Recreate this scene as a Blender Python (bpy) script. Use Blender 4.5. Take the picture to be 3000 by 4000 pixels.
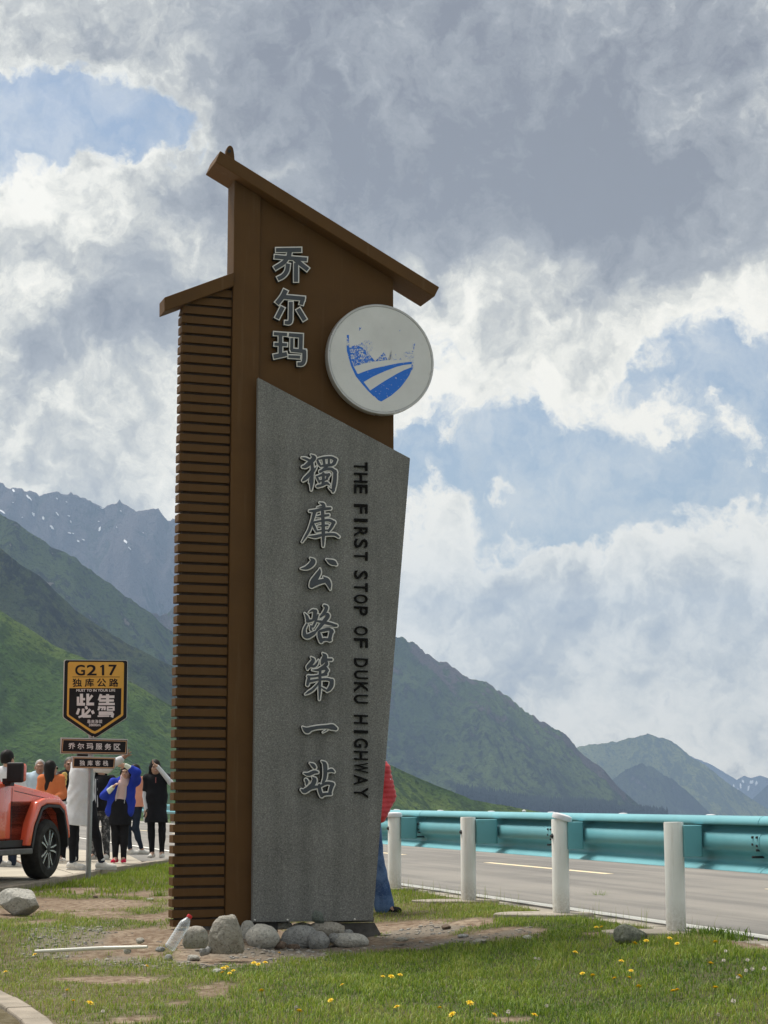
import bpy, bmesh, math, random
import numpy as np
from mathutils import Vector, Matrix

for o in list(bpy.data.objects):
    bpy.data.objects.remove(o, do_unlink=True)
S = bpy.context.scene
COL = S.collection
R = math.radians
random.seed(7)
RNG = np.random.default_rng(7)

# ------------------------------------------------------------------ camera
# real survey of the place: eye 1.1 m above the road, 63 mm-equivalent lens, tilted 9 degrees up
FPX, PITCH, ROLL, EYE = 7000.0, R(9.12), R(0.09), Vector((0, 0, 1.1))
cam = bpy.data.cameras.new('camera')
cam.sensor_fit = 'VERTICAL'
cam.sensor_height = 24.0
cam.lens = 24.0 * FPX / 4000.0
cam.clip_start = 0.1
cam.clip_end = 60000
cam_o = bpy.data.objects.new('camera', cam)
COL.objects.link(cam_o)
cam_o.location = EYE
cam_o.rotation_euler = (Matrix.Rotation(R(90) + PITCH, 3, 'X') @ Matrix.Rotation(-ROLL, 3, 'Z')).to_euler()
S.camera = cam_o

# ------------------------------------------------------------------ light
SUN_EL, SUN_AZ = R(63), R(-50)          # azimuth from +Y towards +X: behind the sign, a little to the left
sun = bpy.data.lights.new('sun', 'SUN')
sun.energy = 5.0
sun.angle = R(24)
sun.color = (1.0, 0.955, 0.88)
sun_o = bpy.data.objects.new('sun', sun)
COL.objects.link(sun_o)
sdir = Vector((math.sin(SUN_AZ) * math.cos(SUN_EL), math.cos(SUN_AZ) * math.cos(SUN_EL), math.sin(SUN_EL)))
sun_o.rotation_euler = sdir.to_track_quat('Z', 'Y').to_euler()
sun_o.location = (0, 0, 60)
S.view_settings.view_transform = 'Standard'
S.view_settings.look = 'None'
S.view_settings.gamma = 1
S.view_settings.exposure = 0.17
S.view_settings.use_curve_mapping = False

# ------------------------------------------------------------------ survey helpers: a sight line and where it meets the place
_fw = Vector((0, math.cos(PITCH), math.sin(PITCH)))
_up = Vector((0, -math.sin(PITCH), math.cos(PITCH)))
_ri = Vector((1, 0, 0))
_R = math.cos(ROLL) * _ri + math.sin(ROLL) * _up
_U = -math.sin(ROLL) * _ri + math.cos(ROLL) * _up


def sight(x, y):
    x = float(x); y = float(y)
    return (FPX * _fw + (x - 1500) * _R - (y - 2000) * _U).normalized()


def on_z(x, y, z):
    d = sight(x, y)
    return EYE + d * ((z - EYE.z) / d.z)


def at_y(x, y, Y):
    Y = float(Y)
    d = sight(x, y)
    return EYE + d * (Y / d.y)


def sstep(a, b, v):
    t = np.clip((np.asarray(v, float) - a) / (b - a), 0, 1)
    return t * t * (3 - 2 * t)


# road frame: posts line through P0 along TD, ND points to the road
P0 = np.array([1.29, 18.82])
TD = np.array([-0.31, 1.0]) / math.hypot(0.31, 1.0)
ND = np.array([TD[1], -TD[0]])


def road_off(x, y):
    return (np.asarray(x) - P0[0]) * ND[0] + (np.asarray(y) - P0[1]) * ND[1]


def road_pt(s, off):
    q = P0 + TD * s + ND * off
    return float(q[0]), float(q[1])


KERB_PX = [(-420, 3560), (0, 3462), (180, 3434), (325, 3408), (408, 3391), (520, 3373), (644, 3355), (800, 3340)]
KERB = [tuple(on_z(x, y, 0.12)[:2]) for x, y in KERB_PX]
KERB = [(-5.2, 16.0)] + KERB[1:]


def kerb_x(y):
    ys = [k[1] for k in KERB]
    xs = [k[0] for k in KERB]
    return np.interp(y, ys, xs)


def _hash2(ix, iy, seed):
    h = (ix.astype(np.int64) * 374761393 + iy.astype(np.int64) * 668265263 + seed * 974634777) & 0xffffffff
    h = ((h ^ (h >> 13)) * 1274126177) & 0xffffffff
    return ((h ^ (h >> 16)) & 0xffff) / 65535.0


def vnoise(x, y, seed=0):
    x = np.asarray(x, float); y = np.asarray(y, float)
    ix = np.floor(x); iy = np.floor(y)
    fx = x - ix; fy = y - iy
    fx = fx * fx * (3 - 2 * fx); fy = fy * fy * (3 - 2 * fy)
    a = _hash2(ix, iy, seed); b = _hash2(ix + 1, iy, seed)
    c = _hash2(ix, iy + 1, seed); d = _hash2(ix + 1, iy + 1, seed)
    return (a * (1 - fx) + b * fx) * (1 - fy) + (c * (1 - fx) + d * fx) * fy


def fbm(x, y, oct=5, seed=0, rough=0.5):
    v = 0; a = 1; t = 0
    for i in range(oct):
        v = v + a * vnoise(np.asarray(x) * 2 ** i, np.asarray(y) * 2 ** i, seed + i * 17)
        t += a; a *= rough
    return v / t


def ridged(x, y, oct=5, seed=0, rough=0.5):
    v = 0; a = 1; t = 0
    for i in range(oct):
        n = 1 - np.abs(2 * vnoise(np.asarray(x) * 2 ** i, np.asarray(y) * 2 ** i, seed + i * 31) - 1)
        v = v + a * n * n
        t += a; a *= rough
    return v / t


def zg(x, y):
    """height of the lawn island"""
    x = np.asarray(x, float); y = np.asarray(y, float)
    z = -0.20 + 0.20 * sstep(15.8, 21.0, y)
    z = z + (0.0 + 0.15 * sstep(15.0, 16.3, y) * (1 - sstep(15.8, 21.0, y))) * sstep(-0.7, -1.8, x)
    off = road_off(x, y)
    w = sstep(-2.4, -0.2, off)
    z = z * (1 - w) + 0.0 * w
    kd = x - kerb_x(y)
    w = sstep(1.4, 0.25, kd) * sstep(15, 19, y)
    z = z * (1 - w) + 0.035 * w
    z = z + 0.035 * (fbm(x * 1.3, y * 1.3, 4, 3) - 0.5) * (1 - sstep(-0.5, -0.1, off))
    z = np.where(off > 0.15, np.minimum(z, -0.12), z)
    z = np.where((kd < -0.05) & (y > 15.9), -0.12, z)
    return z


def gnd(px, py):
    """where the sight line through a photo point meets the lawn"""
    d = sight(px, py)
    t = (-0.1 - EYE.z) / d.z
    for i in range(12):
        p = EYE + d * t
        t = (float(zg(p.x, p.y)) - EYE.z) / d.z
    return EYE + d * t


# ------------------------------------------------------------------ object helpers
def link(o, parent=None):
    COL.objects.link(o)
    if parent is not None:
        o.parent = parent
    return o


def empty(name, loc=(0, 0, 0), rz=0.0):
    o = bpy.data.objects.new(name, None)
    o.location = loc
    o.rotation_euler = (0, 0, rz)
    o.empty_display_size = 0.2
    return link(o)


def tag(o, label=None, cat=None, group=None, kind=None):
    if label: o['label'] = label
    if cat: o['category'] = cat
    if group: o['group'] = group
    if kind: o['kind'] = kind
    return o


def mesh_np(name, V, F, mat, parent=None, smooth=False):
    """V (n,3), F: list of index tuples, or an (m,3)/(m,4) array"""
    me = bpy.data.meshes.new(name)
    V = np.asarray(V, dtype=np.float32)
    if isinstance(F, np.ndarray):
        m, k = F.shape
        me.vertices.add(len(V)); me.vertices.foreach_set('co', V.ravel())
        me.loops.add(m * k); me.loops.foreach_set('vertex_index', F.astype(np.int32).ravel())
        me.polygons.add(m); me.polygons.foreach_set('loop_start', np.arange(0, m * k, k, dtype=np.int32))
        me.update(calc_edges=True)
    else:
        me.from_pydata([tuple(map(float, v)) for v in V], [], F)
        me.update()
    if smooth:
        me.polygons.foreach_set('use_smooth', np.ones(len(me.polygons), dtype=bool))
    for m_ in (mat if isinstance(mat, (list, tuple)) else [mat]):
        if m_: me.materials.append(m_)
    o = bpy.data.objects.new(name, me)
    return link(o, parent)


class MB:
    """collects primitives, then builds them as one mesh object"""
    def __init__(s):
        s.bm = bmesh.new()

    def box(s, x0, x1, y0, y1, z0, z1, mi=0):
        vs = [s.bm.verts.new(v) for v in ((x0, y0, z0), (x1, y0, z0), (x1, y1, z0), (x0, y1, z0), (x0, y0, z1), (x1, y0, z1), (x1, y1, z1), (x0, y1, z1))]
        for f in ((0, 3, 2, 1), (4, 5, 6, 7), (0, 1, 5, 4), (1, 2, 6, 5), (2, 3, 7, 6), (3, 0, 4, 7)):
            s.bm.faces.new([vs[i] for i in f]).material_index = mi
        return s

    def prism(s, pts, y0, y1, mi=0):
        """polygon in x,z extruded along y"""
        a = [s.bm.verts.new((p[0], y0, p[1])) for p in pts]
        b = [s.bm.verts.new((p[0], y1, p[1])) for p in pts]
        n = len(pts)
        s.bm.faces.new(a).material_index = mi
        s.bm.faces.new(b[::-1]).material_index = mi
        for i in range(n):
            s.bm.faces.new((a[i], b[i], b[(i + 1) % n], a[(i + 1) % n])).material_index = mi
        return s

    def slab(s, pts, z0, z1, mi=0):
        a = [s.bm.verts.new((p[0], p[1], z0)) for p in pts]
        b = [s.bm.verts.new((p[0], p[1], z1)) for p in pts]
        n = len(pts)
        s.bm.faces.new(a[::-1]).material_index = mi
        s.bm.faces.new(b).material_index = mi
        for i in range(n):
            s.bm.faces.new((a[i], a[(i + 1) % n], b[(i + 1) % n], b[i])).material_index = mi
        return s

    def tube(s, a, b, r1, r2=None, n=16, mi=0, cap=True):
        a = Vector(a); b = Vector(b)
        if r2 is None: r2 = r1
        d = (b - a).normalized()
        u = d.orthogonal().normalized(); v = d.cross(u)
        A = [s.bm.verts.new(a + (u * math.cos(2 * math.pi * i / n) + v * math.sin(2 * math.pi * i / n)) * r1) for i in range(n)]
        B = [s.bm.verts.new(b + (u * math.cos(2 * math.pi * i / n) + v * math.sin(2 * math.pi * i / n)) * r2) for i in range(n)]
        for i in range(n):
            s.bm.faces.new((A[i], A[(i + 1) % n], B[(i + 1) % n], B[i])).material_index = mi
        if cap:
            s.bm.faces.new(A[::-1]).material_index = mi
            s.bm.faces.new(B).material_index = mi
        return s

    def lathe(s, prof, n=24, mi=0, M=None):
        """profile of (r, h) turned round +z (or transformed by M)"""
        rings = []
        for r, h in prof:
            ring = []
            for i in range(n):
                p = Vector((r * math.cos(2 * math.pi * i / n), r * math.sin(2 * math.pi * i / n), h))
                if M is not None: p = M @ p
                ring.append(s.bm.verts.new(p))
            rings.append(ring)
        for k in range(len(rings) - 1):
            for i in range(n):
                s.bm.faces.new((rings[k][i], rings[k][(i + 1) % n], rings[k + 1][(i + 1) % n], rings[k + 1][i])).material_index = mi
        s.bm.faces.new(rings[0][::-1]).material_index = mi
        s.bm.faces.new(rings[-1]).material_index = mi
        return s

    def bevel(s, w, seg=2):
        bmesh.ops.recalc_face_normals(s.bm, faces=s.bm.faces[:])
        ed = [e for e in s.bm.edges if len(e.link_faces) == 2 and e.calc_face_angle(0) > 0.6]
        bmesh.ops.bevel(s.bm, geom=ed, offset=w, segments=seg, affect='EDGES', profile=0.5)
        return s

    def build(s, name, mat, parent=None, smooth=False, loc=None, angle=None):
        bmesh.ops.recalc_face_normals(s.bm, faces=s.bm.faces[:])
        me = bpy.data.meshes.new(name)
        s.bm.to_mesh(me); s.bm.free()
        for m_ in (mat if isinstance(mat, (list, tuple)) else [mat]): me.materials.append(m_)
        if smooth:
            me.polygons.foreach_set('use_smooth', np.ones(len(me.polygons), dtype=bool))
            if angle is not None:
                try: me.set_sharp_from_angle(angle=angle)
                except Exception: pass
        o = bpy.data.objects.new(name, me)
        if loc is not None: o.location = loc
        return link(o, parent)


# ------------------------------------------------------------------ node helpers
class NT:
    def __init__(s, tree):
        s.t = tree; s.n = tree.nodes; s.l = tree.links

    def node(s, typ, **kw):
        n = s.n.new(typ)
        for k, v in kw.items(): setattr(n, k, v)
        return n

    def put(s, sock, v):
        if isinstance(v, bpy.types.NodeSocket): s.l.new(v, sock)
        elif v is not None: sock.default_value = v

    def m(s, op, a, b=None, c=None, clamp=False):
        n = s.n.new('ShaderNodeMath'); n.operation = op; n.use_clamp = clamp
        s.put(n.inputs[0], a)
        if b is not None: s.put(n.inputs[1], b)
        if c is not None: s.put(n.inputs[2], c)
        return n.outputs[0]

    def v(s, op, a, b=None, scale=None):
        n = s.n.new('ShaderNodeVectorMath'); n.operation = op
        s.put(n.inputs[0], a)
        if b is not None: s.put(n.inputs[1], b)
        if scale is not None: s.put(n.inputs['Scale'], scale)
        return n.outputs['Value'] if op in ('DOT_PRODUCT', 'LENGTH', 'DISTANCE') else n.outputs['Vector']

    def noise(s, vec, scale, detail=6, rough=0.55, dist=0.0, color=False, lac=2.0):
        n = s.n.new('ShaderNodeTexNoise')
        if vec is not None: s.l.new(vec, n.inputs['Vector'])
        n.inputs['Scale'].default_value = scale; n.inputs['Detail'].default_value = detail
        n.inputs['Roughness'].default_value = rough; n.inputs['Distortion'].default_value = dist
        n.inputs['Lacunarity'].default_value = lac
        return n.outputs['Color'] if color else n.outputs[0]

    def ramp(s, fac, stops, interp='LINEAR'):
        n = s.n.new('ShaderNodeValToRGB'); n.color_ramp.interpolation = interp
        while len(n.color_ramp.elements) < len(stops): n.color_ramp.elements.new(0.5)
        for e, (p, c) in zip(n.color_ramp.elements, stops):
            e.position = p; e.color = (c[0], c[1], c[2], 1) if hasattr(c, '__len__') else (c, c, c, 1)
        s.put(n.inputs[0], fac)
        return n.outputs[0]

    def mix(s, f, a, b):
        n = s.n.new('ShaderNodeMix'); n.data_type = 'RGBA'
        s.put(n.inputs[0], f)
        for sock, v in ((n.inputs[6], a), (n.inputs[7], b)):
            if isinstance(v, bpy.types.NodeSocket): s.l.new(v, sock)
            else: sock.default_value = (v[0], v[1], v[2], 1)
        return n.outputs[2]

    def remap(s, v, a, b, c=0.0, d=1.0, smooth=False):
        n = s.n.new('ShaderNodeMapRange'); n.clamp = True
        if smooth: n.interpolation_type = 'SMOOTHSTEP'
        s.put(n.inputs[0], v)
        for i, q in enumerate((a, b, c, d)): n.inputs[i + 1].default_value = q
        return n.outputs[0]


def material(name, fn=None, color=(0.5, 0.5, 0.5), rough=0.6, metal=0.0, var=0.0, vscale=8.0, bump=0.0, bscale=60.0, spec=0.5, coat=0.0):
    mt = bpy.data.materials.new(name); mt.use_nodes = True
    t = NT(mt.node_tree)
    b = next(n for n in t.n if n.type == 'BSDF_PRINCIPLED')
    b.inputs['Roughness'].default_value = rough
    b.inputs['Metallic'].default_value = metal
    b.inputs['Specular IOR Level'].default_value = spec
    b.inputs['Coat Weight'].default_value = coat
    b.inputs['Base Color'].default_value = (*color, 1)
    tc = t.node('ShaderNodeTexCoord')
    oc = tc.outputs['Object']
    if var > 0:
        n = t.noise(oc, vscale, 6, 0.6)
        k = t.remap(n, 0.3, 0.7, 1 - var, 1 + var)
        cmb = t.v('SCALE', (color[0], color[1], color[2]), None, k)
        t.l.new(cmb, b.inputs['Base Color'])
        t.l.new(t.remap(n, 0.3, 0.7, min(1, rough + 0.12), max(0.02, rough - 0.12)), b.inputs['Roughness'])
    if bump > 0:
        bn = t.node('ShaderNodeBump')
        bn.inputs['Strength'].default_value = 1.0
        bn.inputs['Distance'].default_value = bump
        t.l.new(t.noise(oc, bscale, 4, 0.6), bn.inputs['Height'])
        t.l.new(bn.outputs[0], b.inputs['Normal'])
    if fn: fn(t, b, oc)
    return mt


def srgb(r, g, b):
    f = lambda c: (c / 255 / 12.92) if c / 255 <= 0.04045 else ((c / 255 + 0.055) / 1.055) ** 2.4
    return (f(r), f(g), f(b))


# ------------------------------------------------------------------ sky
world = bpy.data.worlds.new('World')
S.world = world
world.use_nodes = True
W = NT(world.node_tree)
for n in list(W.n): W.n.remove(n)
out = W.node('ShaderNodeOutputWorld')
sky = W.node('ShaderNodeTexSky')
sky.sky_type = 'NISHITA'
sky.sun_disc = False
sky.sun_elevation = SUN_EL
sky.sun_rotation = SUN_AZ
sky.air_density = 1.2
sky.dust_density = 1.5
sky.ozone_density = 1.5
bg1 = W.node('ShaderNodeBackground')
W.l.new(sky.outputs[0], bg1.inputs[0])
bg1.inputs[1].default_value = 0.088
tc = W.node('ShaderNodeTexCoord')
D = W.v('NORMALIZE', tc.outputs['Generated'])
vd = W.node('ShaderNodeVectorRotate'); vd.rotation_type = 'EULER_XYZ'; W.l.new(D, vd.inputs['Vector']); vd.inputs['Rotation'].default_value = (0.4, 0.9, 1.3)
Dr = vd.outputs[0]
w1 = W.v('SUBTRACT', W.noise(Dr, 7.0, 5, 0.6, color=True), (0.5, 0.5, 0.5))
w2 = W.v('SUBTRACT', W.noise(Dr, 34.0, 5, 0.65, color=True), (0.5, 0.5, 0.5))
P = W.v('ADD', W.v('ADD', D, W.v('SCALE', w1, None, 0.10)), W.v('SCALE', w2, None, 0.028))


def blob(x, y, rx, ry, ang=0):
    """soft patch of sky round the direction seen at (x, y) of the 1659-wide survey print; radii in its pixels"""
    k = 3000 / 1659
    c = sight(x * k, y * k)
    e1 = c.cross(Vector((0, 0, 1))).normalized(); e2 = e1.cross(c).normalized()
    a = R(ang)
    f1 = e1 * math.cos(a) + e2 * math.sin(a); f2 = -e1 * math.sin(a) + e2 * math.cos(a)
    q = W.v('SUBTRACT', P, tuple(c))
    u = W.v('DOT_PRODUCT', q, tuple(f1 * (7000 / k / rx)))
    w = W.v('DOT_PRODUCT', q, tuple(f2 * (7000 / k / ry)))
    r2 = W.m('MULTIPLY_ADD', u, u, W.m('MULTIPLY', w, w))
    return W.m('EXPONENT', W.m('MULTIPLY', r2, -1.0))


def total(lst):
    acc = None
    for wgt, *b in lst:
        g = blob(*b)
        acc = W.m('MULTIPLY', g, wgt) if acc is None else W.m('MULTIPLY_ADD', g, wgt, acc)
    return acc


# where blue shows through (positive) and where it is closed again (negative)
BLUE = [(1.1, 130, 225, 230, 75, 5), (0.9, 270, 290, 170, 60, 0), (0.7, 20, 300, 110, 60, 0), (0.55, 10, 640, 90, 40, 0), (0.5, 30, 735, 100, 35, 0), (0.35, 60, 860, 150, 60, 0),
        (0.75, 1530, 810, 190, 75, 8), (1.15, 1180, 1010, 370, 75, -4), (0.95, 1290, 1120, 270, 70, -8), (0.9, 930, 960, 130, 70, 0), (0.6, 1560, 760, 150, 60, 0),
        (0.45, 1080, 800, 170, 40, -15), (-0.9, 950, 970, 60, 45, 0), (-0.8, 1070, 1055, 55, 28, -10), (0.35, 330, 1010, 90, 60, 0), (-0.55, 1250, 780, 260, 50, 5), (0.35, 860, 690, 40, 60, 0)]
# shaded bases of the clouds
GREY = [(1.0, 900, 200, 620, 260, -5), (0.55, 950, 0, 700, 120, 0), (0.25, 1350, 430, 300, 100, 0), (0.85, 1350, 430, 520, 150, -3), (0.6, 700, 420, 350, 200, -20), (0.55, 1500, 130, 420, 240, 0), (1.15, 230, 735, 230, 85, 12), (0.5, 400, 430, 110, 70, 0),
        (0.45, 300, 610, 200, 60, 0), (0.5, 1230, 660, 200, 60, 10), (0.30, 1350, 1290, 330, 90, -6), (0.35, 950, 1290, 220, 90, 0), (0.12, 1300, 1500, 500, 60, 0), (0.28, 260, 960, 160, 60, 0),
        (-0.25, 150, 430, 200, 70, 0), (-0.2, 1500, 1150, 200, 100, 0), (-0.35, 860, 260, 70, 50, 0), (-0.3, 990, 120, 60, 40, 0), (-0.4, 620, 380, 80, 40, 0), (0.35, 170, 100, 120, 50, 0), (0.4, 60, 560, 160, 50, 0), (0.25, 1590, 560, 200, 50, 0)]
blue = total(BLUE)
grey = total(GREY)
vr = W.node('ShaderNodeVectorRotate'); vr.rotation_type = 'EULER_XYZ'; W.l.new(P, vr.inputs['Vector']); vr.inputs['Rotation'].default_value = (0.7, 1.1, 0.45)
P = vr.outputs[0]
n1 = W.noise(P, 9.0, 9, 0.60)
n2 = W.noise(P, 30.0, 8, 0.62)
# outside the surveyed part of the sky the same broken cloud goes on
front = W.m('SMOOTH_MAX', W.v('DOT_PRODUCT', D, tuple(sight(1500, 1300))), 0.0, 0.1)
infr = W.remap(front, 0.90, 0.965, 0.0, 1.0, True)
gen = W.noise(Dr, 3.2, 8, 0.6)
blue_all = W.m('ADD', W.m('MULTIPLY', blue, infr), W.m('MULTIPLY', W.remap(gen, 0.52, 0.68), W.m('SUBTRACT', 1.0, infr)))
grey_all = W.m('ADD', W.m('MULTIPLY', grey, infr), W.m('MULTIPLY', W.remap(W.noise(Dr, 2.3, 7, 0.6), 0.42, 0.66, 0.1, 0.9), W.m('SUBTRACT', 1.0, infr)))
b_edge = W.m('ADD', blue_all, W.m('MULTIPLY', W.m('SUBTRACT', n1, 0.50), -3.6))
b_edge = W.m('ADD', b_edge, W.m('MULTIPLY', W.m('SUBTRACT', n2, 0.5), -2.1))
b_edge = W.m('SUBTRACT', b_edge, W.m('MULTIPLY', W.m('MAXIMUM', grey_all, 0.0), 0.45))
clear = W.remap(b_edge, 0.28, 0.80, 0.0, 0.95, True)
clear = W.m('MULTIPLY', clear, W.remap(W.noise(P, 22.0, 7, 0.68), 0.40, 0.66, 1.0, 0.60))
# billow relief: compare the cloud noise with itself a little towards the sun
Pl = W.v('ADD', P, tuple((sdir - sight(1500, 900)).normalized() * 0.010))
relief = W.m('SUBTRACT', W.noise(P, 16.0, 8, 0.6), W.noise(Pl, 16.0, 8, 0.6))
edge_lit = W.m('MULTIPLY', W.remap(b_edge, -0.35, 0.5), 0.35)
n0 = W.noise(P, 5.0, 7, 0.55)
gg = W.m('MULTIPLY_ADD', grey_all, 0.80, W.m('MULTIPLY_ADD', W.m('SUBTRACT', n0, 0.5), 1.05, 0.17))
gg = W.m('ADD', gg, W.m('MULTIPLY', W.m('SUBTRACT', n1, 0.5), 0.75))
gg = W.m('ADD', gg, W.m('MULTIPLY', W.m('SUBTRACT', n2, 0.5), 0.22))
gg = W.m('SUBTRACT', W.m('ADD', gg, W.m('MULTIPLY', relief, -2.6)), edge_lit)
cloud = W.ramp(W.remap(gg, -0.15, 1.25), [(0.0, srgb(243, 243, 238)), (0.20, srgb(226, 227, 222)), (0.42, srgb(188, 190, 188)), (0.66, srgb(150, 153, 158)), (1.0, srgb(118, 119, 126))])
sepz = W.node('ShaderNodeSeparateXYZ'); W.l.new(D, sepz.inputs[0])
low = W.remap(sepz.outputs[2], -0.02, 0.50, 1.0, 0.0, True)
cloud = W.v('MULTIPLY', cloud, W.v('ADD', (1.03, 1.0, 0.955), W.v('SCALE', (0.40, 0.28, 0.07), None, low)))
bg2 = W.node('ShaderNodeBackground')
W.l.new(cloud, bg2.inputs[0])
bg2.inputs[1].default_value = 1.06
ms = W.node('ShaderNodeMixShader')
W.l.new(clear, ms.inputs[0])
W.l.new(bg2.outputs[0], ms.inputs[1])
W.l.new(bg1.outputs[0], ms.inputs[2])
W.l.new(ms.outputs[0], out.inputs[0])
world.cycles.sampling_method = 'MANUAL'
world.cycles.sample_map_resolution = 512
S.cycles.max_bounces = 8
S.cycles.volume_bounces = 0
HAZE_D = 0.000125

# ------------------------------------------------------------------ materials of the setting
def m_soil(t, b, oc):
    pos = t.node('ShaderNodeNewGeometry').outputs['Position']
    n = t.noise(pos, 0.9, 6, 0.6)
    n2 = t.noise(pos, 14, 6, 0.65)
    c = t.ramp(n, [(0.35, (0.20, 0.150, 0.105)), (0.55, (0.29, 0.228, 0.165)), (0.75, (0.37, 0.30, 0.23))])
    c = t.mix(t.remap(n2, 0.4, 0.62), c, (0.13, 0.085, 0.055))
    at = t.node('ShaderNodeAttribute'); at.attribute_name = 'turf'
    c = t.mix(t.m('MULTIPLY', at.outputs['Fac'], 0.85), c, (0.055, 0.062, 0.024))
    ag = t.node('ShaderNodeAttribute'); ag.attribute_name = 'stony'
    c = t.mix(t.m('MULTIPLY', ag.outputs['Fac'], 0.8), c, t.mix(n2, (0.10, 0.085, 0.065), (0.27, 0.24, 0.20)))
    t.l.new(c, b.inputs['Base Color'])
    bn = t.node('ShaderNodeBump'); bn.inputs['Distance'].default_value = 0.02; bn.inputs['Strength'].default_value = 0.8
    t.l.new(t.noise(pos, 22, 7, 0.7), bn.inputs['Height']); t.l.new(bn.outputs[0], b.inputs['Normal'])


M_SOIL = material('soil', m_soil, rough=0.95, spec=0.15)


def m_asphalt(t, b, oc):
    pos = t.node('ShaderNodeNewGeometry').outputs['Position']
    n = t.noise(pos, 0.5, 5, 0.6)
    n2 = t.noise(pos, 70, 3, 0.7)
    n3 = t.noise(pos, 6, 5, 0.7)
    c = t.mix(t.remap(n, 0.35, 0.65), (0.185, 0.175, 0.163), (0.245, 0.228, 0.205))
    al = t.v('DOT_PRODUCT', pos, (float(TD[0]), float(TD[1]), 0)); ac = t.v('DOT_PRODUCT', pos, (float(ND[0]), float(ND[1]), 0))
    cmb = t.node('ShaderNodeCombineXYZ'); t.l.new(t.m('MULTIPLY', al, 0.05), cmb.inputs[0]); t.l.new(t.m('MULTIPLY', ac, 1.3), cmb.inputs[1])
    tr = t.noise(cmb.outputs[0], 1.0, 4, 0.6)
    c = t.mix(t.remap(tr, 0.45, 0.62, 0, 0.55), c, (0.29, 0.268, 0.238))
    c = t.mix(t.remap(tr, 0.48, 0.36, 0, 0.45), c, (0.13, 0.124, 0.116))
    c = t.mix(t.remap(n2, 0.56, 0.70, 0, 0.65), c, (0.05, 0.045, 0.04))
    c = t.mix(t.remap(n3, 0.62, 0.75, 0, 0.4), c, (0.30, 0.27, 0.23))
    t.l.new(c, b.inputs['Base Color'])
    bn = t.node('ShaderNodeBump'); bn.inputs['Distance'].default_value = 0.006
    t.l.new(n2, bn.inputs['Height']); t.l.new(bn.outputs[0], b.inputs['Normal'])


M_ASPH = material('asphalt', m_asphalt, rough=0.9, spec=0.25)


def m_concrete(dark, light, sc=3.0):
    def f(t, b, oc):
        pos = t.node('ShaderNodeNewGeometry').outputs['Position']
        n = t.noise(pos, sc, 7, 0.65); n2 = t.noise(pos, 60, 4, 0.7)
        c = t.mix(t.remap(n, 0.35, 0.65), dark, light)
        c = t.mix(t.remap(n2, 0.60, 0.75, 0, 0.5), c, tuple(v * 0.45 for v in dark))
        t.l.new(c, b.inputs['Base Color'])
        bn = t.node('ShaderNodeBump'); bn.inputs['Distance'].default_value = 0.006
        t.l.new(n2, bn.inputs['Height']); t.l.new(bn.outputs[0], b.inputs['Normal'])
    return f


M_PLAZA = material('plaza_concrete', m_concrete((0.36, 0.32, 0.26), (0.47, 0.42, 0.34), 0.8), rough=0.9, spec=0.2)
M_KERB = material('kerb_stone', m_concrete((0.24, 0.21, 0.17), (0.36, 0.31, 0.25), 4), rough=0.9, spec=0.2)
M_FOOT = material('footing_concrete', m_concrete((0.25, 0.22, 0.18), (0.40, 0.36, 0.30), 5), rough=0.92, spec=0.2)


def m_paint(col):
    def f(t, b, oc):
        pos = t.node('ShaderNodeNewGeometry').outputs['Position']
        n = t.noise(pos, 30, 5, 0.7)
        t.l.new(t.mix(t.remap(n, 0.56, 0.68, 0, 0.75), col, (0.22, 0.20, 0.18)), b.inputs['Base Color'])
    return f


M_WLINE = material('white_road_paint', m_paint((0.80, 0.77, 0.70)), rough=0.8)
M_YLINE = material('yellow_road_paint', m_paint((0.78, 0.65, 0.42)), rough=0.8)

# ------------------------------------------------------------------ valley floor
def polar_sheet(name, radii, n_ang, zf, mat):
    V = []; F = []
    for r in radii:
        for k in range(n_ang):
            a = 2 * math.pi * k / n_ang
            V.append((r * math.sin(a), r * math.cos(a), 0))
    V = np.array(V); V[:, 2] = zf(V[:, 0], V[:, 1])
    for i in range(len(radii) - 1):
        for k in range(n_ang):
            k2 = (k + 1) % n_ang
            F.append((i * n_ang + k, (i + 1) * n_ang + k, (i + 1) * n_ang + k2, i * n_ang + k2))
    F.append(tuple(range(n_ang))[::-1])
    return mesh_np(name, V, F, mat, smooth=True)


def z_valley(x, y):
    r = np.hypot(x, y)
    off = road_off(x, y)
    z = -0.30 - 0.9 * sstep(9.8, 16, off) - 9 * sstep(20, 160, off) - 62 * sstep(150, 5200, r)
    z = z - 0.0125 * np.maximum(r - 5200, 0)
    z = z + 1.5 * (fbm(x / 90, y / 90, 4, 5) - 0.5) * sstep(60, 300, r)
    return z - 0.25 * sstep(60, 30, r) * 0


def m_valley(t, b, oc):
    pos = t.node('ShaderNodeNewGeometry').outputs['Position']
    n = t.noise(pos, 0.02, 8, 0.65); n2 = t.noise(pos, 2.0, 6, 0.7)
    c = t.ramp(n, [(0.35, (0.055, 0.085, 0.028)), (0.6, (0.085, 0.11, 0.04)), (0.75, (0.16, 0.14, 0.09))])
    c = t.mix(t.remap(n2, 0.5, 0.7, 0, 0.6), c, (0.13, 0.12, 0.10))
    t.l.new(c, b.inputs['Base Color'])


M_VALLEY = material('valley_grass', m_valley, rough=0.95, spec=0.1)
radii = [4, 9, 14, 20, 27, 35, 45, 60, 80, 110, 150, 220, 320, 480, 700, 1000, 1500, 2200, 3200, 4800, 7000, 8600]
g = tag(polar_sheet('valley_ground', radii, 96, z_valley, M_VALLEY), kind='structure')

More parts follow.
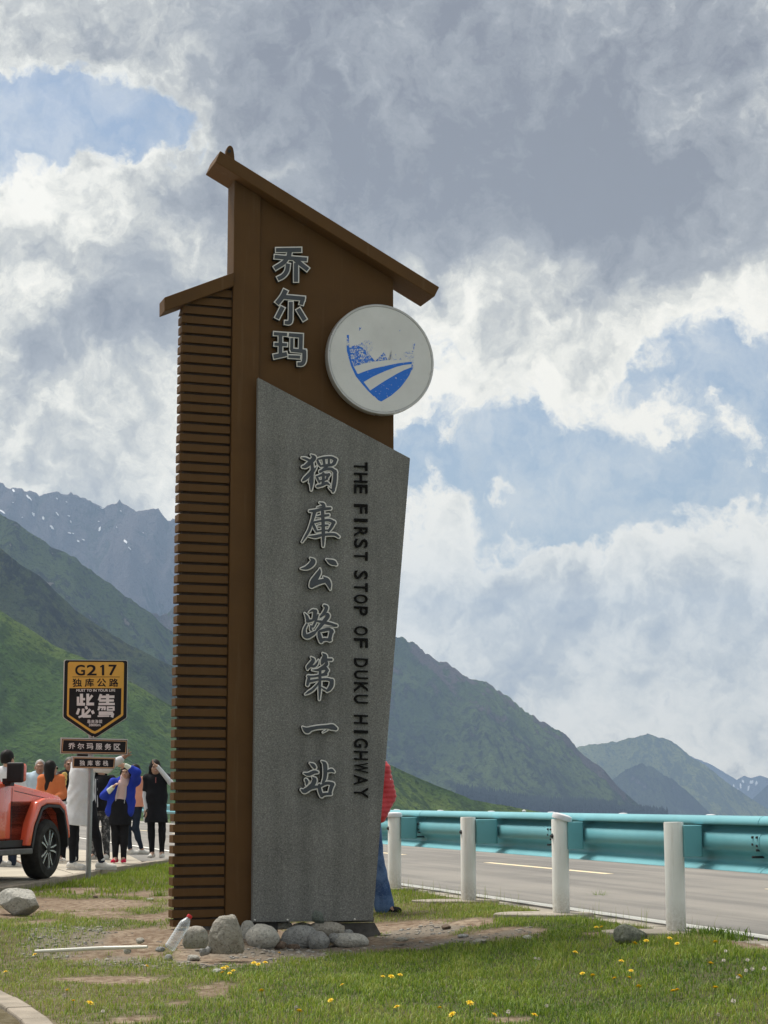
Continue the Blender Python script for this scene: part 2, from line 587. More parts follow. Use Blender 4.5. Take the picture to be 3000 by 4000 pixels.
# ------------------------------------------------------------------ mountains
def m_mountain(green, green2, shrub, rock, rock_amt, sc, streak=(1, 1, 0.35), light=None, rock_hi=None):
    """turf, scrub and bare rock by patches that run down the slope; sun and shade worked into some of the colours"""
    def f(t, b, oc):
        pos = t.node('ShaderNodeNewGeometry').outputs['Position']
        at = t.node('ShaderNodeAttribute'); at.attribute_name = 'su'        # x along the ridge, y down the slope (metres)
        p = t.v('MULTIPLY', at.outputs['Vector'], streak)
        n1 = t.noise(p, 1.0 / sc, 8, 0.62, 0.3)
        n2 = t.noise(p, 3.3 / sc, 8, 0.66, 0.4)
        n3 = t.noise(p, 14.0 / sc, 6, 0.7)
        n4 = t.noise(pos, 40.0 / sc, 4, 0.7)
        c = t.mix(t.remap(n1, 0.42, 0.58), green, green2)
        c = t.mix(t.remap(t.m('MULTIPLY_ADD', n3, 0.5, t.m('MULTIPLY', n2, 0.5)), 0.485, 0.545, 0, 0.95), c, shrub)
        ra = t.node('ShaderNodeAttribute'); ra.attribute_name = 'rocky'
        rr = t.m('ADD', t.m('MULTIPLY_ADD', t.m('SUBTRACT', n2, 0.5), 2.2, t.m('MULTIPLY', t.m('SUBTRACT', n3, 0.5), 1.2)), t.m('ADD', ra.outputs['Fac'], rock_amt))
        rc = t.mix(t.remap(n4, 0.35, 0.65), rock, rock_hi or tuple(v * 1.7 for v in rock))
        c = t.mix(t.remap(rr, 0.46, 0.58, 0, 1.0), c, rc)
        c = t.mix(t.remap(n4, 0.52, 0.62, 0, 0.6), c, tuple(v * 0.55 for v in shrub))  # dark specks paint in relief shading that the wide sun blurs
        t.l.new(c, b.inputs['Base Color'])
        bn = t.node('ShaderNodeBump'); bn.inputs['Distance'].default_value = sc * 0.11; bn.inputs['Strength'].default_value = 1.0
        t.l.new(t.m('ADD', n3, t.m('MULTIPLY', n4, 0.5)), bn.inputs['Height']); t.l.new(bn.outputs[0], b.inputs['Normal'])
    return f


def mountain(name, pts, mat, run=1.5, foot_z=-18, ns=420, nt=130, jag=6.0, jag_f=1.0, relief=40.0, gul=220.0, seed=1, back=0.8,
             ext=(2.0, 2.0), rocky=(0.0, 0.0), side=0.0, rel_f=0.35, prof=1.25):
    """pts: (photo x, photo y, distance) of the skyline (1659-wide survey); a sheet falls from it to the valley on the near side and on the far side"""
    k = 3000 / 1659
    C = np.array([list(at_y(x * k, y * k, d)) for x, y, d in pts])
    # carry the ridge on past both ends
    a = C[0] + (C[0] - C[1]) / np.linalg.norm(C[0] - C[1]) * ext[0] * abs(C[0][2]) * 1.0
    bnd = C[-1] + (C[-1] - C[-2]) / np.linalg.norm(C[-1] - C[-2]) * ext[1] * abs(C[-1][2]) * 1.0
    a[2] = min(max(a[2], foot_z), C[0][2] * 1.1 + 5); bnd[2] = max(min(bnd[2], C[-1][2]), foot_z)
    C = np.vstack([a, C, bnd])
    L = np.concatenate([[0], np.cumsum(np.linalg.norm(np.diff(C[:, :2], axis=0), axis=1))])
    s = np.linspace(0, L[-1], ns)
    cx = np.interp(s, L, C[:, 0]); cy = np.interp(s, L, C[:, 1]); cz = np.interp(s, L, C[:, 2])
    tx = np.gradient(cx, s); ty = np.gradient(cy, s); tl = np.hypot(tx, ty)
    for _ in range(60):
        tx = np.convolve(np.pad(tx, 2, 'edge'), np.ones(5) / 5, 'valid'); ty = np.convolve(np.pad(ty, 2, 'edge'), np.ones(5) / 5, 'valid')
    tl = np.hypot(tx, ty); tx /= tl; ty /= tl
    nx, ny = ty, -tx                                   # points to the near side for ridges running left to right
    jag = jag * np.clip((cz - foot_z) / (6 * jag) - .6, 0, 1)
    cz = cz + jag * (ridged(s / (60 * jag_f), s * 0, 5, seed) - 0.45) + jag * 1.0 * (fbm(s / (16 * jag_f), s * 0, 5, seed + 9, 0.65) - 0.5)
    nb = 26
    rows = np.concatenate([-np.linspace(1, 1.0 / nb, nb) ** 1.5, np.linspace(0, 1, nt) ** 1.15])
    V = np.zeros((len(rows), ns, 3)); SU = np.zeros((len(rows), ns, 3)); RK = np.zeros((len(rows), ns))
    h = np.maximum(cz - foot_z, 1)
    for i, t in enumerate(rows):
        T = abs(t); dirn = 1 if t >= 0 else -back
        dist = T * h * run * dirn
        z = cz - h * (1 - (1 - T) ** prof)
        ox = cx + nx * dist + tx * side * np.abs(dist); oy = cy + ny * dist + ty * side * np.abs(dist)
        env = np.sin(np.pi * min(T * 1.0, 1)) ** 0.6 * (1 if T < 1 else 0)
        warp = 90 * (fbm(s / 300, T * h / 300, 3, seed + 5) - 0.5)
        rd = ridged((s + warp) / gul, T * h * rel_f / gul, 6, seed + 2, 0.5)
        rd2 = fbm((s + warp) / (gul * .28), T * h * 0.6 / (gul * .28), 5, seed + 3, 0.6)
        z = z + env * np.minimum(relief, h * .35) * ((rd - 0.45) * 1.6 + (rd2 - 0.5) * 0.55)
        V[i, :, 0] = ox; V[i, :, 1] = oy; V[i, :, 2] = z
        SU[i, :, 0] = s + warp * .6; SU[i, :, 1] = T * h * run + 1000; SU[i, :, 2] = seed * 7
        RK[i] = rocky[0] * (1 - T) + rocky[1] * T + 0.35 * (rd - 0.45)
    n_r = len(rows)
    idx = np.arange(n_r * ns).reshape(n_r, ns)
    F = np.stack([idx[:-1, :-1], idx[1:, :-1], idx[1:, 1:], idx[:-1, 1:]], -1).reshape(-1, 4)
    o = mesh_np(name, V.reshape(-1, 3), F, mat, smooth=True)
    at = o.data.attributes.new('su', 'FLOAT_VECTOR', 'POINT'); at.data.foreach_set('vector', SU.astype(np.float32).ravel())
    at = o.data.attributes.new('rocky', 'FLOAT', 'POINT'); at.data.foreach_set('value', RK.astype(np.float32).ravel())
    tag(o, kind='structure')
    return o


G1, G2, SH, RK = (0.060, 0.100, 0.030), (0.100, 0.150, 0.040), (0.024, 0.036, 0.022), (0.12, 0.11, 0.105)
m_near = material('hill_turf', m_mountain((0.085, 0.155, 0.040), (0.155, 0.225, 0.055), (0.060, 0.105, 0.035), (0.11, 0.10, 0.08), -0.55, 90), rough=1, spec=0.05)
m_scrub = material('hill_scrub', m_mountain((0.050, 0.076, 0.028), (0.095, 0.110, 0.045), (0.018, 0.026, 0.020), (0.14, 0.125, 0.11), -0.12, 120), rough=1, spec=0.05)
m_mid = material('hill_scree', m_mountain(G1, (0.095, 0.135, 0.048), (0.022, 0.034, 0.024), (0.16, 0.145, 0.13), 0.05, 170), rough=1, spec=0.05)
m_rocky = material('bare_rock', m_mountain((0.060, 0.068, 0.045), (0.10, 0.095, 0.075), (0.035, 0.033, 0.036), (0.115, 0.098, 0.098), 0.40, 300), rough=1, spec=0.05)
m_right = material('rocky_slope', m_mountain((0.062, 0.098, 0.036), (0.125, 0.175, 0.055), (0.028, 0.040, 0.028), (0.098, 0.082, 0.084), 0.10, 230), rough=1, spec=0.05)  # rock tone darkened to carry cloud shade
m_peak = material('green_peak', m_mountain((0.17, 0.215, 0.058), (0.24, 0.27, 0.078), (0.085, 0.11, 0.045), (0.10, 0.09, 0.085), -0.12, 330), rough=1, spec=0.05)  # greens brightened so the colour itself looks sunlit
m_knob = material('dark_spur', m_mountain((0.040, 0.052, 0.030), (0.065, 0.080, 0.038), (0.018, 0.024, 0.022), (0.09, 0.08, 0.08), 0.15, 200), rough=1, spec=0.05)
m_snow = material('far_rock', m_mountain((0.07, 0.08, 0.08), (0.08, 0.085, 0.09), (0.05, 0.055, 0.065), (0.09, 0.09, 0.10), 0.4, 600), rough=1, spec=0.05)

MT = {}
MT['near'] = mountain('green_hillside', [(-220, 1195, 900), (0, 1317, 900), (58, 1352, 900), (117, 1392, 900), (225, 1440, 900), (300, 1482, 905), (362, 1520, 910), (500, 1570, 930), (700, 1622, 960), (836, 1652, 980), (935, 1695, 990), (1015, 1728, 1000), (1130, 1749, 1020)],
                       m_near, run=1.6, foot_z=-14, jag=1.2, relief=16, gul=110, seed=11, ext=(2.5, 4), prof=1.1, rel_f=.25)
MT['scrub'] = mountain('scrub_spur', [(-300, 1010, 1500), (0, 1180, 1500), (100, 1258, 1500), (163, 1315, 1510), (222, 1355, 1520), (280, 1390, 1530), (373, 1438, 1540), (500, 1500, 1560), (650, 1570, 1580), (850, 1680, 1600), (960, 1750, 1620)],
                        m_scrub, run=1.1, jag=4, relief=42, gul=130, seed=23, rocky=(0.10, -0.1), prof=1.15, rel_f=.3)
MT['mid'] = mountain('scree_ridge', [(-300, 905, 2300), (0, 1103, 2300), (47, 1131, 2300), (93, 1161, 2300), (163, 1205, 2300), (233, 1252, 2310), (292, 1296, 2320), (350, 1345, 2330), (420, 1400, 2340), (560, 1510, 2360), (760, 1660, 2380), (880, 1745, 2400)],
                      m_mid, run=1.0, jag=8, relief=75, gul=200, seed=31, rocky=(0.2, -0.1), prof=1.2)
MT['rocky'] = mountain('rocky_range', [(-500, 990, 5200), (-200, 1010, 5100), (0, 1038, 5000), (40, 1046, 5000), (63, 1062, 5000), (93, 1058, 5000), (149, 1066, 5000), (198, 1079, 5000), (217, 1091, 5000), (233, 1083, 5000), (257, 1087, 5000), (280, 1099, 5000),
                                       (303, 1111, 5000), (327, 1101, 5000), (345, 1105, 5000), (366, 1123, 5000), (378, 1130, 5000), (500, 1200, 5000), (650, 1330, 5050), (850, 1500, 5100), (1000, 1640, 5200)],
                        m_rocky, run=0.95, jag=38, jag_f=2.0, relief=190, gul=330, seed=41, rocky=(0.35, 0.0), ns=620, nt=170)
MT['right'] = mountain('right_mountain', [(300, 1330, 3300), (560, 1275, 3300), (760, 1330, 3300), (855, 1371, 3300), (875, 1385, 3300), (915, 1412, 3300), (980, 1447, 3300), (1055, 1480, 3300), (1080, 1500, 3300), (1130, 1532, 3300), (1165, 1553, 3300), (1200, 1575, 3300), (1222, 1590, 3300), (1245, 1620, 3300), (1275, 1646, 3300), (1305, 1668, 3300), (1335, 1703, 3300), (1380, 1742, 3300), (1430, 1762, 3300)],
                        m_right, run=1.15, foot_z=-45, jag=20, jag_f=1.3, relief=120, gul=260, seed=53, rocky=(0.40, -0.24), ns=560, nt=190, side=0.35, prof=1.25)
MT['spur'] = mountain('dark_spur', [(1270, 1720, 5200), (1320, 1686, 5200), (1350, 1664, 5200), (1385, 1647, 5200), (1420, 1664, 5200), (1450, 1685, 5200), (1480, 1708, 5200), (1535, 1762, 5200)],
                       m_knob, run=1.2, foot_z=-70, jag=18, jag_f=1.8, relief=95, gul=240, seed=61, rocky=(0.2, 0), ns=300, side=0.2)
MT['peak'] = mountain('green_peak', [(1100, 1640, 6200), (1245, 1617, 6200), (1310, 1607, 6200), (1345, 1601, 6200), (1370, 1594, 6200), (1397, 1585, 6200), (1408, 1588, 6200), (1420, 1595, 6200), (1450, 1605, 6200), (1470, 1618, 6200), (1495, 1640, 6200), (1520, 1655, 6200), (1545, 1675, 6200), (1580, 1700, 6200), (1620, 1728, 6200), (1665, 1755, 6200), (1720, 1770, 6200)],
                       m_peak, run=1.1, foot_z=-80, jag=14, jag_f=2.5, relief=150, gul=380, seed=71, rocky=(0.08, -0.1), ns=460, side=0.25)
MT['snow'] = mountain('snow_range', [(1380, 1650, 9300), (1450, 1620, 9300), (1527, 1650, 9300), (1555, 1666, 9300), (1590, 1687, 9300), (1605, 1678, 9300), (1620, 1684, 9300), (1640, 1678, 9300), (1659, 1684, 9300), (1740, 1640, 9300), (1900, 1600, 9300)],
                       m_snow, run=1.0, foot_z=-170, jag=72, jag_f=3.0, relief=170, gul=520, seed=83, rocky=(0.3, 0.2), ns=420)
MT['blue'] = mountain('far_blue_slope', [(1560, 1790, 7400), (1600, 1752, 7400), (1630, 1722, 7400), (1659, 1694, 7400), (1700, 1660, 7400), (1800, 1600, 7400), (1950, 1560, 7400)],
                       m_knob, run=1.0, foot_z=-120, jag=30, jag_f=3.0, relief=90, gul=500, seed=91, rocky=(0.2, 0.1), ns=260)

# snow left in the gullies: thin patches lying on the rock
from mathutils.bvhtree import BVHTree
M_SNOWP = material('old_snow', color=(0.80, 0.82, 0.84), rough=0.8, var=0.06, vscale=0.02)


def drape_patches(name, mtn, patches, lift, seed):
    bvh = BVHTree.FromObject(mtn, bpy.context.evaluated_depsgraph_get())
    rg = random.Random(seed)
    mb = bmesh.new()
    for (x, y, w, h, ang) in patches:
        k = 3000 / 1659
        n = 14; ring = []
        for i in range(n):
            a = 2 * math.pi * i / n
            rr = rg.uniform(0.6, 1.15)
            u = math.cos(a) * w * rr; v = math.sin(a) * h * rr
            ca, sa = math.cos(R(ang)), math.sin(R(ang))
            px, py = (x + u * ca - v * sa) * k, (y + u * sa + v * ca) * k
            d = sight(px, py)
            hit = bvh.ray_cast(EYE, d)
            if hit[0] is None: ring = None; break
            ring.append(hit[0])
        if not ring: continue
        lo = [mb.verts.new(p - sight(x * k, y * k) * 0.5) for p in ring]
        hi = [mb.verts.new(p - sight(x * k, y * k) * lift + (sum(ring, Vector()) / n - p) * 0.1) for p in ring]
        mb.faces.new(hi)
        for i in range(n): mb.faces.new((lo[i], lo[(i + 1) % n], hi[(i + 1) % n], hi[i]))
    bmesh.ops.recalc_face_normals(mb, faces=mb.faces[:])
    me = bpy.data.meshes.new(name); mb.to_mesh(me); mb.free(); me.materials.append(M_SNOWP)
    return link(bpy.data.objects.new(name, me))


bpy.context.view_layer.update()
SP = [(29, 1057, 5, 2.2, 60), (61, 1071, 7, 2, 50), (66, 1075, 5, 1.4, 60), (5, 1103, 9, 1.8, 35), (72, 1108, 5, 2.6, 60), (93, 1117, 5, 2.3, 80), (123, 1075, 3, 1.2, 50), (124, 1108, 6, 1.6, 55), (112, 1137, 7, 2.6, 50), (149, 1112, 4, 1.3, 15),
      (153, 1125, 4, 1.1, 70), (150, 1149, 4, 1.4, 10), (158, 1150, 2.2, 1.5, 0), (169, 1167, 3.4, 1.8, 50), (180, 1164, 4, 1.0, 30), (215, 1141, 6, 2.6, 110), (221, 1096, 4.5, 1.1, 15), (261, 1102, 3, 1.2, 60), (252, 1137, 1.8, 1.2, 0), (271, 1168, 6, 2.8, 45), (280, 1183, 5, 1.3, 50), (309, 1149, 1.8, .9, 30), (48, 1115, 1.8, 1, 0), (28, 1083, 2, 1, 0), (144, 1082, 2.5, .9, 40), (213, 1124, 1.8, 1, 0)]
o = drape_patches('snow_patches', MT['rocky'], SP, 12, 3); tag(o, kind='stuff')
SP2 = [(1593, 1712, 2.0, 9, -8), (1598, 1700, 2.2, 6, 0), (1607, 1730, 2, 9, 35), (1590, 1738, 4, 3, 0), (1615, 1705, 2, 8, 10), (1622, 1692, 4, 5, 0), (1603, 1690, 3, 4, 0), (1632, 1694, 3, 6, 10), (1583, 1700, 2, 5, 0), (1577, 1722, 1.5, 6, 10)]
o = drape_patches('snowfields', MT['snow'], SP2, 40, 4); tag(o, kind='stuff')

# conifer wood at the foot of the right mountain
def conifers():
    bvh = BVHTree.FromObject(MT['right'], bpy.context.evaluated_depsgraph_get())
    rg = np.random.default_rng(5)
    V = []; F = []
    k = 3000 / 1659
    M_ = []
    n = 0
    for i in range(2300):
        u = rg.random() ** 0.9
        px = 985 + u * 455
        # the belt thins out towards the right
        by = np.interp(px, [985, 1161, 1260, 1329, 1440], [1714, 1742, 1747, 1754, 1763])
        top = np.interp(px, [985, 1161, 1260, 1329, 1440], [7, 13, 11, 8, 4])
        hit = bvh.ray_cast(EYE, sight(px * k, (by + 4 + rg.random() ** 1.2 * top * 1.3) * k))[0]
        if hit is None: continue
        p = hit; base = p.z - 1
        hh = rg.uniform(13, 23) * (0.8 if px > 1330 else 1) * p.y / 2700
        rr = hh * rg.uniform(0.13, 0.19)
        for lv in range(3):
            z0 = base + hh * (0.12 + 0.27 * lv); z1 = base + hh * (0.55 + 0.225 * lv); r_ = rr * (1 - 0.27 * lv)
            b0 = len(V)
            for q in range(6):
                a = q * math.pi / 3 + rg.random()
                V.append((p.x + r_ * math.cos(a) * rg.uniform(.8, 1.2), p.y + r_ * math.sin(a), z0 + rg.uniform(-.4, .3)))
            V.append((p.x + rg.uniform(-.15, .15), p.y, z1))
            for q in range(6): F.append((b0 + q, b0 + (q + 1) % 6, b0 + 6))
    return np.array(V), np.array(F)


V, F = conifers()
M_CONI = material('conifer_needles', color=(0.010, 0.017, 0.013), rough=0.95, var=0.35, vscale=0.05, spec=0.1)
tag(mesh_np('conifer_wood', V, F, M_CONI), 'dark conifer wood along the foot of the right mountain', None, None, 'stuff')

# terrace the wood stands on
# ------------------------------------------------------------------ road
def strip(s0, s1, o0, o1, z0, z1, n=40):
    mb = MB()
    ss = np.linspace(s0, s1, n + 1)
    A = [road_pt(s, o0) for s in ss]; B = [road_pt(s, o1) for s in ss]
    mb.slab(A + B[::-1], z0, z1)
    return mb


road_poly = [road_pt(-60, 0.43), road_pt(-60, 9.6), road_pt(240, 9.6), road_pt(240, 0.43), road_pt(60, 0.43), road_pt(26, -0.2)]
far_left = [(-30, 60), (-30, 34)]
mb = MB(); mb.slab([road_pt(-60, 0.43), road_pt(-60, 9.6), road_pt(240, 9.6), road_pt(240, 0.43)][::-1], -0.1, 0.0)
tag(mb.build('road', M_ASPH), kind='structure')
# asphalt apron between the road and the plaza
pe = [(-3.55, 31.2), (-3.9, 32.6), (-5.6, 35.6), (-7.1, 38.6), (-13, 50), (-30, 84)]
ap = [road_pt(9, 0.42)] + [road_pt(s, 0.42) for s in (30, 50, 70)] + pe[::-1]
mb = MB(); mb.slab(ap[::-1], -0.1, -0.006)
tag(mb.build('road_apron', M_ASPH), kind='structure')
mb = strip(-60, 17, 0.435, 0.61, 0.0, 0.004); tag(mb.build('edge_line', M_WLINE), kind='structure')
mb = strip(17.5, 240, 0.45, 0.57, 0.0, 0.004); tag(mb.build('edge_line', M_WLINE), kind='structure')
mb = strip(-60, 240, 8.6, 8.74, 0.0, 0.004); tag(mb.build('edge_line', M_WLINE), kind='structure')
c = on_z(2441, 3416, 0); s_end = (c.x - P0[0]) * TD[0] + (c.y - P0[1]) * TD[1]
for k in range(-3, 14):
    s1 = s_end + 10 * k
    mb = strip(s1, s1 + 5.2, 4.40, 4.54, 0.0, 0.004, 4)
    tag(mb.build('centre_dash', M_YLINE), kind='structure')

# concrete strip under the posts
z0 = -2.0
strip_o = empty('concrete_strip'); tag(strip_o, kind='structure')
s = -18.0; i = 0
while s < 14.5:
    L_ = 1.9
    mb = MB(); A = [road_pt(s + .006, 0.02), road_pt(s + L_ - .006, 0.02)]; B = [road_pt(s + L_ - .006, 0.428), road_pt(s + .006, 0.428)]
    mb.slab(A + B, -0.25, -0.016 + 0.003 * (i % 3)); mb.bevel(0.01, 1)
    mb.build('slab', M_FOOT, strip_o); s += L_; i += 1

# plaza paved with big concrete slabs, and its kerb
pl = empty('plaza_pavement'); tag(pl, kind='structure')
def inside_plaza(x, y):
    if y < 7: return False
    kx = kerb_x(y) if y > 16 else -5.2
    bx = np.interp(y, [31.2, 32.6, 35.6, 38.6, 50, 84], [-3.9, -4.0, -5.65, -7.15, -13.05, -30.05])
    return x < min(kx, bx)
def clip_poly(poly, fn):
    """keep the part of a convex polygon where fn>0 (fn linear along edges, by sampling)"""
    outp = []
    n = len(poly)
    for i in range(n):
        p, q = poly[i], poly[(i + 1) % n]; a, b_ = fn(*p), fn(*q)
        if a > 0: outp.append(p)
        if (a > 0) != (b_ > 0):
            lo, hi = (0.0, 1.0)
            for _ in range(22):
                m_ = (lo + hi) / 2
                v = fn(p[0] + (q[0] - p[0]) * m_, p[1] + (q[1] - p[1]) * m_)
                if (v > 0) == (a > 0): lo = m_
                else: hi = m_
            outp.append((p[0] + (q[0] - p[0]) * lo, p[1] + (q[1] - p[1]) * lo))
    return outp
def plaza_f(x, y):
    kx = kerb_x(y) - 0.13
    bx = np.interp(y, [29, 31.2, 32.6, 35.6, 38.6, 50, 84], [9, -3.75, -4.0, -5.65, -7.15, -13.05, -30.05])
    return float(min(kx, bx) - x)
ca, sa = math.cos(R(17)), math.sin(R(17))
def tile(u0, u1, v0, v1):
    P_ = []
    n = 8
    E_ = [(u0, v0), (u1, v0), (u1, v1), (u0, v1)]
    for i in range(4):
        a, b_ = E_[i], E_[(i + 1) % 4]
        for j in range(n): P_.append((a[0] + (b_[0] - a[0]) * j / n, a[1] + (b_[1] - a[1]) * j / n))
    return [(-4 + u * ca - v * sa, 24 + u * sa + v * ca) for u, v in P_]
for iu in range(-7, 2):
    for iv in range(-4, 7):
        g_ = 0.012
        P_ = tile(iu * 4 + g_, iu * 4 + 4 - g_, iv * 5 + g_, iv * 5 + 5 - g_)
        P_ = clip_poly(P_, plaza_f)
        if len(P_) < 3: continue
        area = abs(sum(P_[i][0] * P_[(i + 1) % len(P_)][1] - P_[(i + 1) % len(P_)][0] * P_[i][1] for i in range(len(P_)))) / 2
        if area < 0.05: continue
        mb = MB(); mb.slab(P_, -0.1, 0.118 + RNG.uniform(-.002, .002)); mb.build('slab', M_PLAZA, pl)
kb = empty('kerb'); tag(kb, kind='structure')
def kerb_line(pts, step, w, zt, zb, parent, name='kerb_stone', mat=M_KERB):
    P_ = np.array(pts, float)
    L_ = np.concatenate([[0], np.cumsum(np.linalg.norm(np.diff(P_, axis=0), axis=1))])
    n = int(L_[-1] / step)
    for i in range(n):
        a, b_ = i * step + 0.006, (i + 1) * step - 0.006
        pa = np.array([np.interp(a, L_, P_[:, 0]), np.interp(a, L_, P_[:, 1])]); pb = np.array([np.interp(b_, L_, P_[:, 0]), np.interp(b_, L_, P_[:, 1])])
        d = (pb - pa) / np.linalg.norm(pb - pa); nn = np.array([-d[1], d[0]]) * w
        mb = MB(); j = RNG.uniform(-.006, .006)
        mb.slab([tuple(pa), tuple(pb), tuple(pb + nn), tuple(pa + nn)], zb, zt + j); mb.bevel(0.012, 2)
        mb.build(name, mat, parent)
kerb_line([(-5.6, 12.0), (-5.2, 16.0)] + KERB[1:], 0.99, 0.14, 0.122, -0.3, kb)
# near kerb at the corner of the lawn
nk = [gnd(-260, 3760), gnd(0, 3880), gnd(90, 3925), gnd(190, 3995), gnd(240, 4060), gnd(260, 4160)]
nk = [(p.x, p.y) for p in nk][::-1]
kb2 = empty('kerb'); tag(kb2, kind='structure')
kerb_line(nk, 0.6, 0.16, -0.17, -0.5, kb2)
mbp = MB(); mbp.slab([(nk[0][0] - 0.16, nk[0][1] - 0.5)] + [(x - .14, y - .1) for x, y in nk] + [(-6, nk[-1][1]), (-6, 7)], -0.5, -0.27)
tag(mbp.build('near_path', M_PLAZA), kind='structure')

# ------------------------------------------------------------------ lawn island
def ell(px, py, rx, ry):
    """a patch on the lawn round the point seen at (px,py) of the 3000-wide survey print, rx / ry from its extent there"""
    c = gnd(px, py); a = gnd(px + rx, py); f = gnd(px, py + ry); b_ = gnd(px, py - ry)
    return (c.x, (f.y + b_.y) / 2, abs(a.x - c.x), max(0.12, abs(b_.y - f.y) / 2))


DIRT = [ell(*e) for e in [(330, 3530, 380, 42), (560, 3500, 120, 25), (250, 3640, 60, 12), (620, 3660, 130, 26), (420, 3700, 260, 40), (800, 3722, 260, 52), (1100, 3700, 380, 34), (1450, 3690, 200, 28),
                          (1640, 3640, 170, 36), (1820, 3610, 120, 16), (1900, 3660, 300, 22), (430, 3830, 170, 20), (560, 3980, 120, 14), (1960, 3988, 110, 7), (130, 3600, 90, 10), (2850, 3722, 70, 8), (2330, 3655, 60, 5),
                          (600, 3580, 70, 22), (1300, 3640, 500, 30), (60, 3560, 120, 25), (700, 3990, 80, 12)]]
STONY = [ell(*e) for e in [(480, 3722, 250, 22), (800, 3735, 250, 45), (1150, 3722, 330, 26), (1500, 3690, 120, 14), (1850, 3668, 330, 15), (1640, 3640, 160, 22), (2830, 3700, 120, 14), (340, 3665, 140, 9)]]
TURF_IN = [ell(*e) for e in [(470, 3610, 190, 20), (560, 3560, 100, 16), (390, 3655, 60, 10), (80, 3640, 110, 16), (330, 3500, 280, 10), (100, 3690, 100, 20), (480, 3770, 120, 14), (180, 3460, 80, 8)]]


def patch(x, y, lst, soft=0.35, nseed=1):
    x = np.asarray(x, float); y = np.asarray(y, float)
    wob = 1.0 * (fbm(x * 3.2, y * 2.0, 5, nseed, 0.6) - 0.5) * 2
    v = np.zeros_like(x)
    for cx_, cy_, a, b_ in lst:
        r = np.sqrt(((x - cx_) / a) ** 2 + ((y - cy_) / b_) ** 2) + wob
        v = np.maximum(v, sstep(1.0 + soft, 1.0 - soft, r))
    return v


def turf_density(x, y):
    d = 1 - patch(x, y, DIRT, 0.25, 3)
    d = np.maximum(d, patch(x, y, TURF_IN, 0.3, 8))
    bare = sstep(0.66, 0.74, fbm(np.asarray(x) * 1.7, np.asarray(y) * 1.0, 4, 12)) * sstep(0.3, -1.5, x)
    d = d * (1 - 0.85 * bare)
    # worn and dusty on the left, lush on the right foreground
    lush = sstep(-2.2, 0.3, x) * sstep(16.6, 15.2, y)
    d = d * (0.62 + 0.38 * np.maximum(lush, sstep(0.3, 1.2, x)))
    return np.clip(d, 0, 1)


xs = np.arange(-7.2, 5.2, 0.07); ys = np.arange(7.5, 37, 0.09)
X, Y = np.meshgrid(xs, ys)
Z = zg(X, Y)
Z = Z + 0.012 * (fbm(X * 9, Y * 9, 3, 31) - 0.5) * (road_off(X, Y) < 0)
V = np.stack([X, Y, Z], -1).reshape(-1, 3)
idx = np.arange(X.size).reshape(X.shape)
F = np.stack([idx[:-1, :-1], idx[:-1, 1:], idx[1:, 1:], idx[1:, :-1]], -1).reshape(-1, 4)
lawn = tag(mesh_np('lawn_soil', V, F, M_SOIL, smooth=True), kind='structure')
for nm, val in (('turf', turf_density(X, Y)), ('stony', patch(X, Y, STONY, 0.3, 5))):
    at = lawn.data.attributes.new(nm, 'FLOAT', 'POINT'); at.data.foreach_set('value', val.astype(np.float32).ravel())

# ------------------------------------------------------------------ grass (ground cover nobody could count)
def m_grass(t, b, oc):
    at = t.node('ShaderNodeAttribute'); at.attribute_name = 'tone'
    c = t.ramp(at.outputs['Fac'], [(0.0, (0.050, 0.105, 0.008)), (0.30, (0.120, 0.210, 0.015)), (0.58, (0.230, 0.320, 0.026)), (0.82, (0.34, 0.36, 0.07)), (0.93, (0.27, 0.24, 0.11)), (1.0, (0.34, 0.28, 0.15))])
    t.l.new(c, b.inputs['Base Color'])
    b.inputs['Subsurface Weight'].default_value = 0.0
    tr = t.node('ShaderNodeBsdfTranslucent'); t.l.new(c, tr.inputs[0])
    mx = t.node('ShaderNodeMixShader'); mx.inputs[0].default_value = 0.35
    t.l.new(b.outputs[0], mx.inputs[1]); t.l.new(tr.outputs[0], mx.inputs[2])
    o_ = next(n for n in t.n if n.type == 'OUTPUT_MATERIAL'); t.l.new(mx.outputs[0], o_.inputs[0])


M_GRASS = material('grass_blade', m_grass, rough=0.55, spec=0.35)


def blades(x, y, z, h, w, tone, name, rg, lean=0.5):
    n = len(x)
    a = rg.random(n) * 2 * np.pi
    dx, dy = np.cos(a), np.sin(a)
    le = lean * (0.2 + rg.random(n)) * h
    la = a + (rg.random(n) - 0.5) * 1.2 + np.pi / 2
    lx, ly = np.cos(la) * le, np.sin(la) * le
    V = np.zeros((n, 5, 3), np.float32)
    V[:, 0] = np.stack([x - dx * w / 2, y - dy * w / 2, z - 0.01], -1)
    V[:, 1] = np.stack([x + dx * w / 2, y + dy * w / 2, z - 0.01], -1)
    V[:, 2] = np.stack([x - dx * w * .38 + lx * .35, y - dy * w * .38 + ly * .35, z + h * 0.6], -1)
    V[:, 3] = np.stack([x + dx * w * .38 + lx * .35, y + dy * w * .38 + ly * .35, z + h * 0.6], -1)
    V[:, 4] = np.stack([x + lx, y + ly, z + h * (1 - 0.25 * le / h)], -1)
    b_ = (np.arange(n) * 5)[:, None]
    F = np.concatenate([b_ + np.array([[0, 1, 3]]), b_ + np.array([[0, 3, 2]]), b_ + np.array([[2, 3, 4]])], 1).reshape(-1, 3)
    o = mesh_np(name, V.reshape(-1, 3), F, M_GRASS, smooth=False)
    at = o.data.attributes.new('tone', 'FLOAT', 'POINT'); at.data.foreach_set('value', np.repeat(tone, 5).astype(np.float32))
    return o


